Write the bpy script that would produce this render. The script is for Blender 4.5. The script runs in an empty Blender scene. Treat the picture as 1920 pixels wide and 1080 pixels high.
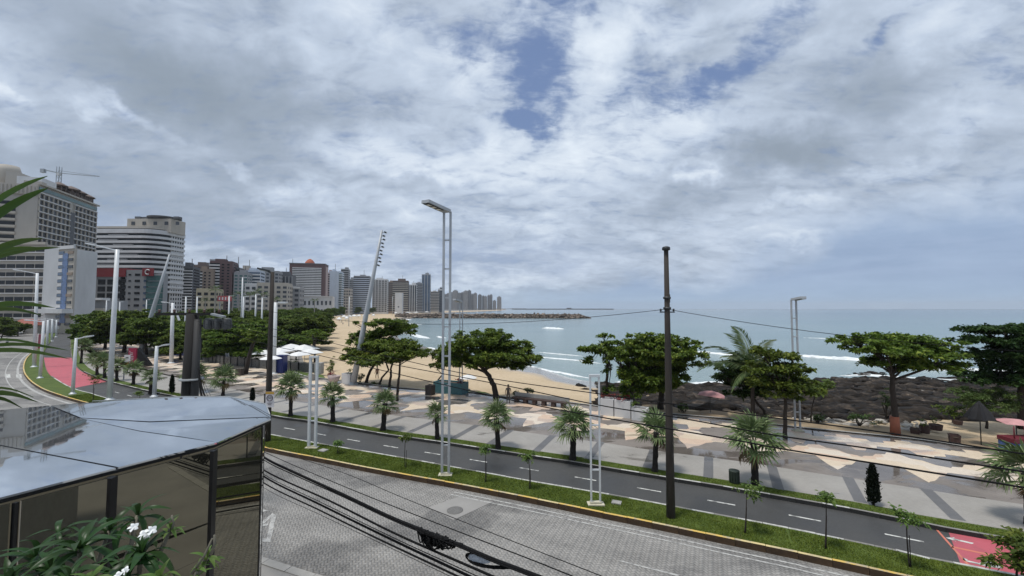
import bpy, bmesh, math, random
import numpy as np
from mathutils import Vector, Matrix, Euler
from mathutils.geometry import tessellate_polygon
pi = math.pi
rad = math.radians
C = bpy.context.scene.collection
SC = bpy.context.scene

# ---------------------------------------------------------------- camera, sky, sun, exposure
EYE = 9.0
FPX = 780.0
PITCH = math.atan(38 / FPX)
cam_d = bpy.data.cameras.new('camera')
cam_d.sensor_width = 36.0
cam_d.lens = 36.0 * FPX / 1920
cam_d.clip_start = 0.05
cam_d.clip_end = 60000
cam = bpy.data.objects.new('camera', cam_d)
cam.location = (0, 0, EYE)
cam.rotation_euler = (pi / 2 + PITCH, 0, 0)
C.objects.link(cam)
SC.camera = cam

SUN_EL, SUN_AZ = rad(73), rad(-120)          # azimuth measured from +Y towards +X
sd = bpy.data.lights.new('sun', 'SUN')
sd.energy = 2.5
sd.angle = rad(10)
sd.color = (1.0, 0.96, 0.90)
sun = bpy.data.objects.new('sun', sd)
sdir = Vector((math.sin(SUN_AZ) * math.cos(SUN_EL), math.cos(SUN_AZ) * math.cos(SUN_EL), math.sin(SUN_EL)))
sun.rotation_euler = sdir.to_track_quat('Z', 'Y').to_euler()
sun.location = (0, 0, 80)
C.objects.link(sun)

SC.view_settings.view_transform = 'Standard'
SC.view_settings.look = 'None'
SC.view_settings.gamma = 1.0
SC.view_settings.exposure = 0.16
SC.view_settings.use_curve_mapping = False
SC.render.engine = 'CYCLES'
SC.cycles.use_denoising = True
SC.cycles.max_bounces = 6
SC.cycles.transparent_max_bounces = 8
SC.cycles.volume_bounces = 0


def ray(px, py):
    u = (px - 960) / FPX
    v = (540 - py) / FPX
    c, s = math.cos(PITCH), math.sin(PITCH)
    return Vector((u, c - v * s, s + v * c))


def azel(px, py):
    r = ray(px, py).normalized()
    return math.atan2(r.x, r.y), math.asin(r.z)


class NT:
    """small helper to write node trees"""
    def __init__(self, tree):
        self.t = tree
        self.n = tree.nodes
        self.l = tree.links

    def set(self, sock, v):
        if isinstance(v, bpy.types.NodeSocket):
            self.l.new(v, sock)
        elif v is not None:
            if hasattr(sock.default_value, '__len__') and not hasattr(v, '__len__'):
                v = (v,) * len(sock.default_value)
            if hasattr(sock.default_value, '__len__') and len(sock.default_value) == 4 and len(v) == 3:
                v = (*v, 1)
            sock.default_value = v

    def math(self, op, a, b=None, c=None, clamp=False):
        m = self.n.new('ShaderNodeMath')
        m.operation = op
        m.use_clamp = clamp
        self.set(m.inputs[0], a)
        self.set(m.inputs[1], b)
        self.set(m.inputs[2], c)
        return m.outputs[0]

    def vmath(self, op, a, b=None):
        m = self.n.new('ShaderNodeVectorMath')
        m.operation = op
        self.set(m.inputs[0], a)
        self.set(m.inputs[1], b)
        return m.outputs['Value'] if op in ('LENGTH', 'DOT_PRODUCT', 'DISTANCE') else m.outputs[0]

    def xyz(self, x, y, z=0.0):
        m = self.n.new('ShaderNodeCombineXYZ')
        self.set(m.inputs[0], x)
        self.set(m.inputs[1], y)
        self.set(m.inputs[2], z)
        return m.outputs[0]

    def sep(self, v):
        m = self.n.new('ShaderNodeSeparateXYZ')
        self.set(m.inputs[0], v)
        return m.outputs

    def noise(self, vec, scale=1.0, detail=4.0, rough=0.55, dist=0.0, out=0):
        m = self.n.new('ShaderNodeTexNoise')
        if vec is not None:
            self.set(m.inputs['Vector'], vec)
        m.inputs['Scale'].default_value = scale
        m.inputs['Detail'].default_value = detail
        m.inputs['Roughness'].default_value = rough
        m.inputs['Distortion'].default_value = dist
        return m.outputs[out]

    def mapping(self, vec, loc=(0, 0, 0), rot=(0, 0, 0), scale=(1, 1, 1)):
        m = self.n.new('ShaderNodeMapping')
        self.set(m.inputs['Vector'], vec)
        m.inputs['Location'].default_value = loc
        m.inputs['Rotation'].default_value = rot
        m.inputs['Scale'].default_value = scale
        return m.outputs[0]

    def ramp(self, f, stops, interp='LINEAR'):
        m = self.n.new('ShaderNodeValToRGB')
        m.color_ramp.interpolation = interp
        e = m.color_ramp.elements
        while len(e) < len(stops):
            e.new(0.5)
        for k, (p, c) in enumerate(stops):
            e[k].position = p
            c = (c, c, c) if not hasattr(c, '__len__') else c
            e[k].color = (*c[:3], 1)
        self.set(m.inputs[0], f)
        return m.outputs[0]

    def maprange(self, v, a, b, c=0.0, d=1.0, smooth=True):
        m = self.n.new('ShaderNodeMapRange')
        m.interpolation_type = 'SMOOTHSTEP' if smooth else 'LINEAR'
        self.set(m.inputs[0], v)
        for k, x in enumerate((a, b, c, d)):
            m.inputs[k + 1].default_value = x
        return m.outputs[0]

    def mix(self, f, a, b, kind='MIX'):
        m = self.n.new('ShaderNodeMix')
        m.data_type = 'RGBA'
        m.blend_type = kind
        self.set(m.inputs[0], f)
        self.set(m.inputs[6], a)
        self.set(m.inputs[7], b)
        return m.outputs[2]


def build_sky():
    w = bpy.data.worlds.new('World')
    SC.world = w
    w.use_nodes = True
    w.cycles.sampling_method = 'MANUAL'
    w.cycles.sample_map_resolution = 512
    t = NT(w.node_tree)
    t.n.clear()
    out = t.n.new('ShaderNodeOutputWorld')
    bg = t.n.new('ShaderNodeBackground')
    bg.inputs['Strength'].default_value = 0.1
    t.l.new(bg.outputs[0], out.inputs[0])
    sky = t.n.new('ShaderNodeTexSky')
    sky.sky_type = 'NISHITA'
    sky.sun_disc = False
    sky.sun_elevation = SUN_EL
    sky.sun_rotation = SUN_AZ
    tc = t.n.new('ShaderNodeTexCoord')
    d = t.vmath('NORMALIZE', tc.outputs['Generated'])
    x, y, z = t.sep(d)
    az = t.math('ARCTAN2', x, y)
    el = t.math('ARCSINE', z)
    zp = t.math('ADD', t.math('MAXIMUM', z, 0.0), 0.30)
    pl = t.xyz(t.math('DIVIDE', x, zp), t.math('DIVIDE', y, zp))
    # cloud structure on a plane overhead: it narrows towards the horizon by itself
    n_big = t.noise(pl, 1.15, 4, 0.5, 0.6)
    n_mid = t.noise(t.mapping(pl, (3.1, 1.7, 0), (0, 0, 0.5), (1.0, 1.35, 1)), 2.2, 6, 0.55, 0.5)
    n_fine = t.noise(t.mapping(pl, (7.7, 2.2, 0), (0, 0, -0.5), (1.0, 1.5, 1)), 7.0, 6, 0.60, 0.5)
    # ripples of small clouds
    n_rip = t.noise(t.mapping(pl, (1.7, 9.2, 0), (0, 0, -0.6), (1.0, 2.1, 1)), 17.0, 4, 0.6, 0.6)
    nc = t.n.new('ShaderNodeTexNoise')
    t.set(nc.inputs['Vector'], t.xyz(az, el))
    nc.inputs['Scale'].default_value = 6.0
    nc.inputs['Detail'].default_value = 6
    nc.inputs['Roughness'].default_value = 0.6
    wob = t.vmath('SUBTRACT', nc.outputs['Color'], (0.5, 0.5, 0.5))
    ang = t.vmath('ADD', t.xyz(az, el), t.vmath('MULTIPLY', wob, (0.30, 0.20, 0)))

    def blob(px, py, rx, ry, rot=0, hard=0.0):
        a0, e0 = azel(px, py)
        r1 = abs(azel(px + rx, py)[0] - azel(px - rx, py)[0]) / 2
        r2 = abs(azel(px, py + ry)[1] - azel(px, py - ry)[1]) / 2
        v = t.vmath('SUBTRACT', ang, (a0, e0, 0))
        if rot:
            v = t.mapping(v, rot=(0, 0, rad(rot)))
        v = t.vmath('DIVIDE', v, (r1, r2, 1))
        v = t.vmath('MULTIPLY', v, (1, 1, 0))
        return t.maprange(t.vmath('LENGTH', v), 1.0, hard)

    def total(lst):
        s = None
        for wt, b in lst:
            v = t.math('MULTIPLY', b, wt)
            s = v if s is None else t.math('ADD', s, v)
        return s

    hole = total([(1.15, blob(1010, 140, 110, 170)), (1.2, blob(965, 228, 90, 50)), (0.9, blob(1060, 5, 130, 60)),
                  (0.85, blob(1420, 85, 260, 60, -18)), (0.9, blob(1310, 175, 140, 60, -10)), (0.7, blob(1190, 160, 120, 60)),
                  (0.6, blob(1690, 40, 230, 40, -12)), (0.5, blob(1850, 115, 140, 36)), (0.6, blob(870, 60, 120, 70))])
    bright = total([(0.62, blob(215, 195, 200, 30, 26)), (0.35, blob(40, 175, 90, 16, 5)), (0.50, blob(1170, 60, 200, 90)),
                    (0.55, blob(1200, 250, 300, 90)), (0.40, blob(1040, 320, 300, 80)), (0.42, blob(660, 265, 190, 70)),
                    (0.42, blob(430, 303, 80, 18, 6)), (0.42, blob(570, 365, 130, 32, 12)), (0.35, blob(830, 300, 280, 80)),
                    (0.50, blob(1300, 330, 40, 30)), (0.30, blob(1480, 390, 110, 16)), (0.25, blob(1510, 452, 130, 12)),
                    (0.32, blob(1670, 320, 140, 30, -8)), (0.30, blob(1820, 200, 220, 60, -8)), (0.42, blob(880, 535, 230, 50)),
                    (0.30, blob(560, 520, 170, 50)), (0.38, blob(460, 470, 120, 20)), (0.35, blob(1760, 75, 180, 50, -10)),
                    (0.30, blob(880, 110, 170, 90)), (0.30, blob(1010, 420, 330, 60)), (0.30, blob(720, 20, 200, 60))])
    dark = total([(0.75, blob(330, 150, 520, 170, 16)), (0.40, blob(60, 290, 330, 90, 10)), (0.35, blob(600, 195, 260, 80, 14)),
                  (0.68, blob(1480, 290, 230, 66, 0, 0.1)), (0.40, blob(1620, 145, 200, 95, 0, 0.1)), (0.25, blob(1560, 30, 180, 50)),
                  (0.40, blob(1270, 388, 150, 45)), (0.38, blob(760, 350, 130, 36)), (0.34, blob(330, 350, 430, 120)),
                  (0.25, blob(1900, 260, 180, 50)), (0.45, blob(950, 548, 150, 18)), (0.22, blob(300, 400, 330, 60))])
    bluegrey = total([(0.55, blob(520, 450, 330, 46)), (0.60, blob(780, 487, 330, 40)), (0.35, blob(220, 400, 200, 50)), (0.5, blob(1010, 480, 260, 40))])
    f1 = t.math('SUBTRACT', n_mid, 0.5)
    f2 = t.math('SUBTRACT', n_fine, 0.5)
    f3 = t.math('SUBTRACT', n_rip, 0.5)
    dens = t.math('ADD', t.math('ADD', t.math('MULTIPLY', f1, 0.8), t.math('MULTIPLY', f2, 1.3)), t.math('MULTIPLY', f3, 1.0))
    dens = t.math('ADD', t.math('SUBTRACT', dens, t.math('MULTIPLY', hole, 0.74)), 0.62)
    cover = t.maprange(dens, -0.28, 0.66)
    soft = t.math('SUBTRACT', 1.0, t.math('MULTIPLY', t.math('MINIMUM', t.math('MULTIPLY', dark, 1.5), 1.0), 0.8))
    lum = t.math('ADD', t.math('MULTIPLY', f1, 0.90), t.math('MULTIPLY', f2, 0.58))
    lum = t.math('ADD', lum, t.math('MULTIPLY', t.math('SUBTRACT', n_big, 0.5), 0.65))
    lum = t.math('ADD', 0.44, t.math('MULTIPLY', lum, soft))
    lum = t.math('ADD', lum, t.math('MULTIPLY', bright, 0.56))
    lum = t.math('SUBTRACT', lum, t.math('MULTIPLY', dark, 0.50), None, True)
    cloud = t.ramp(lum, [(0.0, (2.3, 2.8, 3.4)), (0.28, (3.5, 4.15, 5.15)), (0.55, (5.0, 5.8, 7.0)), (0.85, (7.2, 7.9, 8.7)), (1.0, (8.9, 9.35, 9.7))])
    blue = t.mix(0.6, sky.outputs[0], (1.75, 2.5, 4.5, 1))
    col = t.mix(cover, blue, cloud)
    bgm = t.math('MULTIPLY', t.math('MINIMUM', bluegrey, 0.85), t.math('ADD', 0.65, t.math('MULTIPLY', f2, -2.5)), None, True)
    col = t.mix(bgm, col, (3.05, 3.9, 5.6, 1))
    veil = total([(1.1, blob(1900, 470, 800, 170)), (1.0, blob(1540, 560, 760, 110)), (0.75, blob(1150, 575, 480, 60)), (0.7, blob(1950, 560, 400, 170))])
    keep = t.math('SUBTRACT', 1.0, t.math('MULTIPLY', t.math('MINIMUM', bright, 1.0), 0.9))
    veil = t.math('MULTIPLY', t.math('MINIMUM', veil, 0.85), keep, None, True)
    streak = t.noise(t.mapping(t.xyz(az, el), scale=(2.2, 22, 1)), 1.5, 6, 0.6, 0.5)
    vc = t.ramp(streak, [(0.3, (2.55, 3.5, 5.2)), (0.7, (3.25, 4.3, 6.0))])
    col = t.mix(veil, col, vc)
    # the air thickens near the horizon
    hz = t.maprange(el, 0.07, -0.005)
    col = t.mix(t.math('MULTIPLY', hz, 0.5), col, (3.4, 4.9, 6.5, 1))
    t.l.new(col, bg.inputs['Color'])


build_sky()


# ---------------------------------------------------------------- helpers
def G(px, py, z=0.0):
    r = ray(px, py)
    k = (z - EYE) / r.z
    return Vector((r.x * k, r.y * k, z))


def D(px, py, y):
    r = ray(px, py)
    k = y / r.y
    return Vector((r.x * k, y, EYE + r.z * k))


def new_obj(name, me, parent=None, loc=(0, 0, 0), rot=(0, 0, 0), scale=None):
    o = bpy.data.objects.new(name, me)
    C.objects.link(o)
    if parent is not None:
        o.parent = parent
    o.location = loc
    o.rotation_euler = rot
    if scale is not None:
        o.scale = scale if hasattr(scale, '__len__') else (scale,) * 3
    return o


def tag(o, label=None, cat=None, group=None, kind=None):
    if label:
        o['label'] = label
    if cat:
        o['category'] = cat
    if group:
        o['group'] = group
    if kind:
        o['kind'] = kind
    return o


def thing(name, label, cat, loc=(0, 0, 0), rz=0.0, group=None):
    o = new_obj(name, None, None, loc, (0, 0, rz))
    o.empty_display_size = 0.1
    return tag(o, label, cat, group)


def children(o, _c={}):
    return [c for c in C.objects if c.parent == o]


def copy_tree(src, loc, rz=None, label=None, group=None, scale=None, kids=None):
    c = src.copy()
    C.objects.link(c)
    c.location = loc
    if rz is not None:
        c.rotation_euler = (src.rotation_euler[0], src.rotation_euler[1], rz)
    if scale is not None:
        c.scale = (scale,) * 3
    if label:
        c['label'] = label
    if group:
        c['group'] = group
    for k, sub in (kids or [(k, []) for k in children(src)]):
        d = k.copy()
        C.objects.link(d)
        d.parent = c
        for s in sub:
            e = s.copy()
            C.objects.link(e)
            e.parent = d
    return c


def kids_of(o):
    ks = children(o)
    return [(k, children(k)) for k in ks]


class MB:
    def __init__(self):
        self.v, self.f, self.m, self.s = [], [], [], []

    def add(self, vs, fs, mi=0, smooth=False):
        b = len(self.v)
        self.v += [tuple(p) for p in vs]
        for f in fs:
            self.f.append(tuple(i + b for i in f))
            self.m.append(mi)
            self.s.append(smooth)
        return self

    def box(self, c, s, rz=0.0, mi=0, M=None, taper=1.0):
        x, y, z = (k / 2 for k in s)
        vs = []
        for dz in (-1, 1):
            t = taper if dz > 0 else 1.0
            for dx, dy in ((-1, -1), (1, -1), (1, 1), (-1, 1)):
                vs.append(Vector((dx * x * t, dy * y * t, dz * z)))
        if M is None:
            M = Matrix.Rotation(rz, 3, 'Z')
        vs = [M @ p + Vector(c) for p in vs]
        return self.add(vs, [(0, 3, 2, 1), (4, 5, 6, 7), (0, 1, 5, 4), (1, 2, 6, 5), (2, 3, 7, 6), (3, 0, 4, 7)], mi)

    def beam(self, p, q, w, h=None, mi=0, up=(0, 0, 1)):
        p, q = Vector(p), Vector(q)
        h = h or w
        d = q - p
        L = d.length
        d.normalize()
        u = Vector(up)
        if abs(d.dot(u)) > 0.99:
            u = Vector((0, 1, 0))
        sx = d.cross(u).normalized()
        sy = sx.cross(d).normalized()
        M = Matrix((sx, d, sy)).transposed()
        return self.box((p + q) / 2, (w, L, h), M=M, mi=mi)

    def tube(self, pts, r, n=8, mi=0, cap=True, smooth=True):
        pts = [Vector(p) for p in pts]
        rs = r if hasattr(r, '__len__') else [r] * len(pts)
        b = len(self.v)
        ref = Vector((0.13, 0.31, 0.94))
        for i, p in enumerate(pts):
            d = (pts[min(i + 1, len(pts) - 1)] - pts[max(i - 1, 0)]).normalized()
            u = d.cross(ref)
            if u.length < 0.05:
                u = d.cross(Vector((1, 0, 0)))
            u.normalize()
            w = d.cross(u)
            for k in range(n):
                a = 2 * pi * k / n
                self.v.append(tuple(p + (u * math.cos(a) + w * math.sin(a)) * rs[i]))
        for i in range(len(pts) - 1):
            for k in range(n):
                a, c = b + i * n + k, b + i * n + (k + 1) % n
                self.f.append((a, a + n, c + n, c))
                self.m.append(mi)
                self.s.append(smooth)
        if cap:
            self.f.append(tuple(b + k for k in range(n)))
            self.f.append(tuple(b + (len(pts) - 1) * n + k for k in reversed(range(n))))
            self.m += [mi, mi]
            self.s += [False, False]
        return self

    def prism(self, poly, z0, z1, mi=0, mside=None):
        """closed prism from a ccw xy polygon"""
        n = len(poly)
        b = len(self.v)
        self.v += [(p[0], p[1], z0) for p in poly] + [(p[0], p[1], z1) for p in poly]
        tris = tessellate_polygon([[Vector((p[0], p[1], 0)) for p in poly]])
        for t in tris:
            a = [Vector((poly[i][0], poly[i][1], 0)) for i in t]
            if (a[1] - a[0]).cross(a[2] - a[0]).z < 0:
                t = t[::-1]
            self.f.append(tuple(b + n + i for i in t))
            self.m.append(mi)
            self.s.append(False)
            self.f.append(tuple(b + i for i in t[::-1]))
            self.m.append(mi)
            self.s.append(False)
        for i in range(n):
            j = (i + 1) % n
            self.f.append((b + i, b + j, b + n + j, b + n + i))
            self.m.append(mi if mside is None else mside)
            self.s.append(False)
        return self

    def lathe(self, prof, n=12, c=(0, 0, 0), mi=0, smooth=True):
        b = len(self.v)
        for r, z in prof:
            for k in range(n):
                a = 2 * pi * k / n
                self.v.append((c[0] + r * math.cos(a), c[1] + r * math.sin(a), c[2] + z))
        for i in range(len(prof) - 1):
            for k in range(n):
                a, d = b + i * n + k, b + i * n + (k + 1) % n
                self.f.append((a, d, d + n, a + n))
                self.m.append(mi)
                self.s.append(smooth)
        self.f.append(tuple(b + k for k in reversed(range(n))))
        self.f.append(tuple(b + (len(prof) - 1) * n + k for k in range(n)))
        self.m += [mi, mi]
        self.s += [False, False]
        return self

    def mesh(self, name, mats):
        me = bpy.data.meshes.new(name)
        me.from_pydata(self.v, [], self.f)
        for m in (mats if isinstance(mats, (list, tuple)) else [mats]):
            me.materials.append(m)
        me.polygons.foreach_set('material_index', self.m)
        me.polygons.foreach_set('use_smooth', self.s)
        me.update()
        return me

    def build(self, name, mats, parent=None, loc=(0, 0, 0), rot=(0, 0, 0)):
        return new_obj(name, self.mesh(name, mats), parent, loc, rot)


def np_mesh(name, V, F, mats, mi=None, var=None, smooth=False):
    """V (n,3); F (m,k) with constant k"""
    me = bpy.data.meshes.new(name)
    n, (m, k) = len(V), F.shape
    me.vertices.add(n)
    me.vertices.foreach_set('co', np.ascontiguousarray(V, dtype=np.float32).ravel())
    me.loops.add(m * k)
    me.loops.foreach_set('vertex_index', np.ascontiguousarray(F, dtype=np.int32).ravel())
    me.polygons.add(m)
    me.polygons.foreach_set('loop_start', np.arange(0, m * k, k, dtype=np.int32))
    for x in (mats if isinstance(mats, (list, tuple)) else [mats]):
        me.materials.append(x)
    if mi is not None:
        me.polygons.foreach_set('material_index', np.asarray(mi, dtype=np.int32))
    if smooth:
        me.polygons.foreach_set('use_smooth', np.ones(m, dtype=bool))
    if var is not None:
        a = me.attributes.new('var', 'FLOAT', 'FACE')
        a.data.foreach_set('value', np.asarray(var, dtype=np.float32))
    me.update(calc_edges=True)
    me.validate()
    return me


# ---------------------------------------------------------------- materials
MAT = {}


def principled(name):
    m = bpy.data.materials.new(name)
    m.use_nodes = True
    t = NT(m.node_tree)
    return m, t, t.n['Principled BSDF']


def plain(name, col, rough=0.6, metal=0.0, spec=0.5, vary=0.12, scale=6.0, bump=0.0, dirt=0.0, dirtcol=(0.12, 0.10, 0.08), stretch=(1, 1, 1)):
    """one colour with wear: fine value noise, larger soft stains, a little relief"""
    if name in MAT:
        return MAT[name]
    m, t, b = principled(name)
    tc = t.n.new('ShaderNodeTexCoord')
    p = t.mapping(tc.outputs['Object'], scale=stretch)
    n = t.noise(p, scale, 5, 0.6)
    lo = tuple(c * (1 - vary) for c in col)
    hi = tuple(min(1, c * (1 + vary)) for c in col)
    c = t.ramp(n, [(0.3, lo), (0.7, hi)])
    if dirt > 0:
        d = t.maprange(t.noise(p, scale * 0.35, 6, 0.65, 0.3), 0.48, 0.75, 0, dirt)
        c = t.mix(d, c, dirtcol)
    t.l.new(c, b.inputs['Base Color'])
    t.set(b.inputs['Roughness'], t.ramp(n, [(0.3, max(0, rough - 0.06)), (0.7, min(1, rough + 0.06))]))
    b.inputs['Metallic'].default_value = metal
    b.inputs['Specular IOR Level'].default_value = spec
    if bump:
        bp = t.n.new('ShaderNodeBump')
        bp.inputs['Strength'].default_value = bump
        bp.inputs['Distance'].default_value = 0.02
        t.l.new(t.noise(p, scale * 4, 4, 0.6), bp.inputs['Height'])
        t.l.new(bp.outputs[0], b.inputs['Normal'])
    MAT[name] = m
    return m


def leaf_mat(name, c0, c1, c2, rough=0.5, trans=0.32):
    m, t, b = principled(name)
    a = t.n.new('ShaderNodeAttribute')
    a.attribute_name = 'var'
    oi = t.n.new('ShaderNodeObjectInfo')
    c = t.ramp(a.outputs['Fac'], [(0.0, c0), (0.55, c1), (1.0, c2)])
    hsv = t.n.new('ShaderNodeHueSaturation')
    t.set(hsv.inputs['Color'], c)
    t.set(hsv.inputs['Value'], t.maprange(oi.outputs['Random'], 0, 1, 0.85, 1.15, False))
    t.set(hsv.inputs['Hue'], t.maprange(oi.outputs['Random'], 0, 1, 0.488, 0.512, False))
    t.l.new(hsv.outputs[0], b.inputs['Base Color'])
    b.inputs['Roughness'].default_value = rough
    b.inputs['Specular IOR Level'].default_value = 0.18
    tr = t.n.new('ShaderNodeBsdfTranslucent')
    t.l.new(hsv.outputs[0], tr.inputs['Color'])
    mx = t.n.new('ShaderNodeMixShader')
    mx.inputs[0].default_value = trans
    t.l.new(b.outputs[0], mx.inputs[1])
    t.l.new(tr.outputs[0], mx.inputs[2])
    t.l.new(mx.outputs[0], t.n['Material Output'].inputs[0])
    return m


LEAF_ALMOND = leaf_mat('almond_leaf', (0.045, 0.080, 0.013), (0.112, 0.165, 0.026), (0.22, 0.265, 0.045))
LEAF_GROVE = leaf_mat('grove_leaf', (0.040, 0.076, 0.014), (0.100, 0.152, 0.026), (0.19, 0.235, 0.045))
LEAF_LIGHT = leaf_mat('light_leaf', (0.06, 0.11, 0.03), (0.11, 0.17, 0.05), (0.17, 0.22, 0.08))
LEAF_DARK = leaf_mat('dark_leaf', (0.018, 0.038, 0.012), (0.036, 0.068, 0.018), (0.075, 0.115, 0.03))
LEAF_FAN = leaf_mat('fan_palm_leaf', (0.070, 0.110, 0.040), (0.130, 0.180, 0.072), (0.225, 0.275, 0.130), 0.5, 0.15)
LEAF_COCO = leaf_mat('coconut_leaf', (0.05, 0.085, 0.03), (0.09, 0.13, 0.05), (0.17, 0.19, 0.08), 0.45, 0.2)
LEAF_SHINY = leaf_mat('plumeria_leaf', (0.018, 0.042, 0.014), (0.032, 0.075, 0.020), (0.07, 0.125, 0.03), 0.35, 0.2)
LEAF_BRIGHT = leaf_mat('young_leaf', (0.07, 0.13, 0.03), (0.12, 0.19, 0.045), (0.2, 0.27, 0.08), 0.45, 0.3)
LEAF_CYPRESS = leaf_mat('cypress_leaf', (0.006, 0.010, 0.006), (0.011, 0.018, 0.010), (0.022, 0.030, 0.016), 0.7, 0.05)
LEAF_RED = leaf_mat('red_flower', (0.14, 0.02, 0.02), (0.22, 0.03, 0.035), (0.30, 0.06, 0.06), 0.6, 0.15)
BARK = plain('bark', (0.030, 0.022, 0.017), 0.85, vary=0.4, scale=7, bump=0.6, stretch=(1, 1, 0.4))
BARK_DARK = plain('palm_trunk_bark', (0.017, 0.013, 0.011), 0.9, vary=0.45, scale=9, bump=0.8, stretch=(1, 1, 2.5))
BARK_PALE = plain('pale_palm_bark', (0.30, 0.28, 0.25), 0.85, vary=0.2, scale=4, bump=0.3)
STEEL_WHITE = plain('white_painted_steel', (0.62, 0.64, 0.65), 0.38, vary=0.05, scale=3, dirt=0.35, dirtcol=(0.38, 0.37, 0.35))
STEEL_PALE = plain('pale_grey_steel', (0.40, 0.42, 0.44), 0.4, vary=0.06, scale=3, dirt=0.3, dirtcol=(0.22, 0.22, 0.22))
STEEL_GREY = plain('galvanised_steel', (0.33, 0.35, 0.36), 0.42, metal=0.25, vary=0.08, scale=4, dirt=0.3, dirtcol=(0.2, 0.2, 0.19))
DARK_METAL = plain('dark_metal', (0.045, 0.048, 0.05), 0.5, metal=0.3, vary=0.2)
LENS = plain('lamp_lens', (0.60, 0.62, 0.60), 0.2, vary=0.04)
CONC_POLE = plain('pole_concrete', (0.036, 0.029, 0.024), 0.85, vary=0.28, scale=3, bump=0.4, dirt=0.6, dirtcol=(0.02, 0.018, 0.016), stretch=(1, 1, 0.3))
CONC = plain('concrete', (0.33, 0.32, 0.30), 0.85, vary=0.12, scale=2.5, bump=0.25, dirt=0.4, dirtcol=(0.2, 0.19, 0.17))
BLACK = plain('black_rubber', (0.012, 0.012, 0.013), 0.55, vary=0.2)
CABLE = plain('black_cable', (0.006, 0.006, 0.0065), 0.75, vary=0.2, spec=0.15)
SOIL = plain('soil', (0.085, 0.062, 0.045), 0.95, vary=0.3, scale=5, bump=0.4)
# ---------------------------------------------------------------- ground materials
def ground_tc(t):
    g = t.n.new('ShaderNodeNewGeometry')
    return g.outputs['Position']


def m_road(name='worn_block_paving', per_face=False):
    m, t, b = principled(name)
    p = ground_tc(t)
    pr = t.mapping(p, rot=(0, 0, rad(23)))
    big = t.noise(p, 0.16, 5, 0.6, 0.5)
    mid = t.noise(t.mapping(pr, scale=(0.5, 1.8, 1)), 0.5, 6, 0.65, 0.3)
    c = t.ramp(big, [(0.30, (0.215, 0.206, 0.192)), (0.5, (0.29, 0.279, 0.26)), (0.72, (0.365, 0.352, 0.33))])
    c = t.mix(0.55, c, t.ramp(mid, [(0.30, (0.175, 0.168, 0.158)), (0.70, (0.38, 0.366, 0.342))]))
    if per_face:
        a = t.n.new('ShaderNodeAttribute')
        a.attribute_name = 'var'
        k = t.ramp(a.outputs['Fac'], [(0, 0.90), (0.5, 1.0), (1, 1.09)])
        c = t.mix(1.0, c, k, 'MULTIPLY')
        # tyre-worn, darker wheel paths and rain-dark patches have shapes of their own
    else:
        br = t.n.new('ShaderNodeTexBrick')
        t.set(br.inputs['Vector'], pr)
        br.inputs['Color1'].default_value = (1, 1, 1, 1)
        br.inputs['Color2'].default_value = (0.82, 0.82, 0.82, 1)
        br.inputs['Mortar'].default_value = (0.55, 0.55, 0.55, 1)
        br.inputs['Scale'].default_value = 2.5
        br.inputs['Mortar Size'].default_value = 0.03
        c = t.mix(1.0, c, br.outputs[0], 'MULTIPLY')
    pat = t.maprange(t.noise(t.mapping(p, (4, 9, 0), scale=(0.9, 1.5, 1)), 0.22, 3, 0.5, 0.2), 0.50, 0.60, 0, 0.95)
    spk = t.noise(pr, 2.4, 3, 0.7)
    c = t.mix(t.math('MULTIPLY', pat, spk), c, (0.075, 0.074, 0.074))
    t.l.new(c, b.inputs['Base Color'])
    t.set(b.inputs['Roughness'], t.ramp(mid, [(0.3, 0.62), (0.7, 0.85)]))
    bp = t.n.new('ShaderNodeBump')
    bp.inputs['Strength'].default_value = 0.4
    bp.inputs['Distance'].default_value = 0.01
    t.l.new(t.noise(p, 40, 3, 0.6), bp.inputs['Height'])
    t.l.new(bp.outputs[0], b.inputs['Normal'])
    return m


def m_asphalt():
    m, t, b = principled('asphalt')
    p = ground_tc(t)
    n = t.noise(p, 0.35, 6, 0.6, 0.4)
    f = t.noise(p, 30, 3, 0.7)
    c = t.ramp(n, [(0.3, (0.040, 0.040, 0.039)), (0.7, (0.066, 0.066, 0.063))])
    c = t.mix(0.35, c, t.ramp(f, [(0.35, (0.03, 0.03, 0.03)), (0.75, (0.13, 0.13, 0.13))]))
    t.l.new(c, b.inputs['Base Color'])
    t.set(b.inputs['Roughness'], t.ramp(n, [(0.35, 0.45), (0.65, 0.8)]))
    bp = t.n.new('ShaderNodeBump')
    bp.inputs['Strength'].default_value = 0.3
    bp.inputs['Distance'].default_value = 0.006
    t.l.new(f, bp.inputs['Height'])
    t.l.new(bp.outputs[0], b.inputs['Normal'])
    return m


def m_paint(name, col, wear=0.4, under=(0.07, 0.07, 0.07), rough=0.6, scale=3.0):
    m, t, b = principled(name)
    p = ground_tc(t)
    n = t.noise(p, scale, 7, 0.7, 0.3)
    w = t.maprange(n, 0.46, 0.62, 0, wear)
    c = t.mix(w, col, under)
    c = t.mix(0.25, c, t.mix(1.0, c, t.ramp(t.noise(p, 0.8, 4), [(0.3, 0.7), (0.7, 1.2)]), 'MULTIPLY'))
    t.l.new(c, b.inputs['Base Color'])
    b.inputs['Roughness'].default_value = rough
    return m


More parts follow.
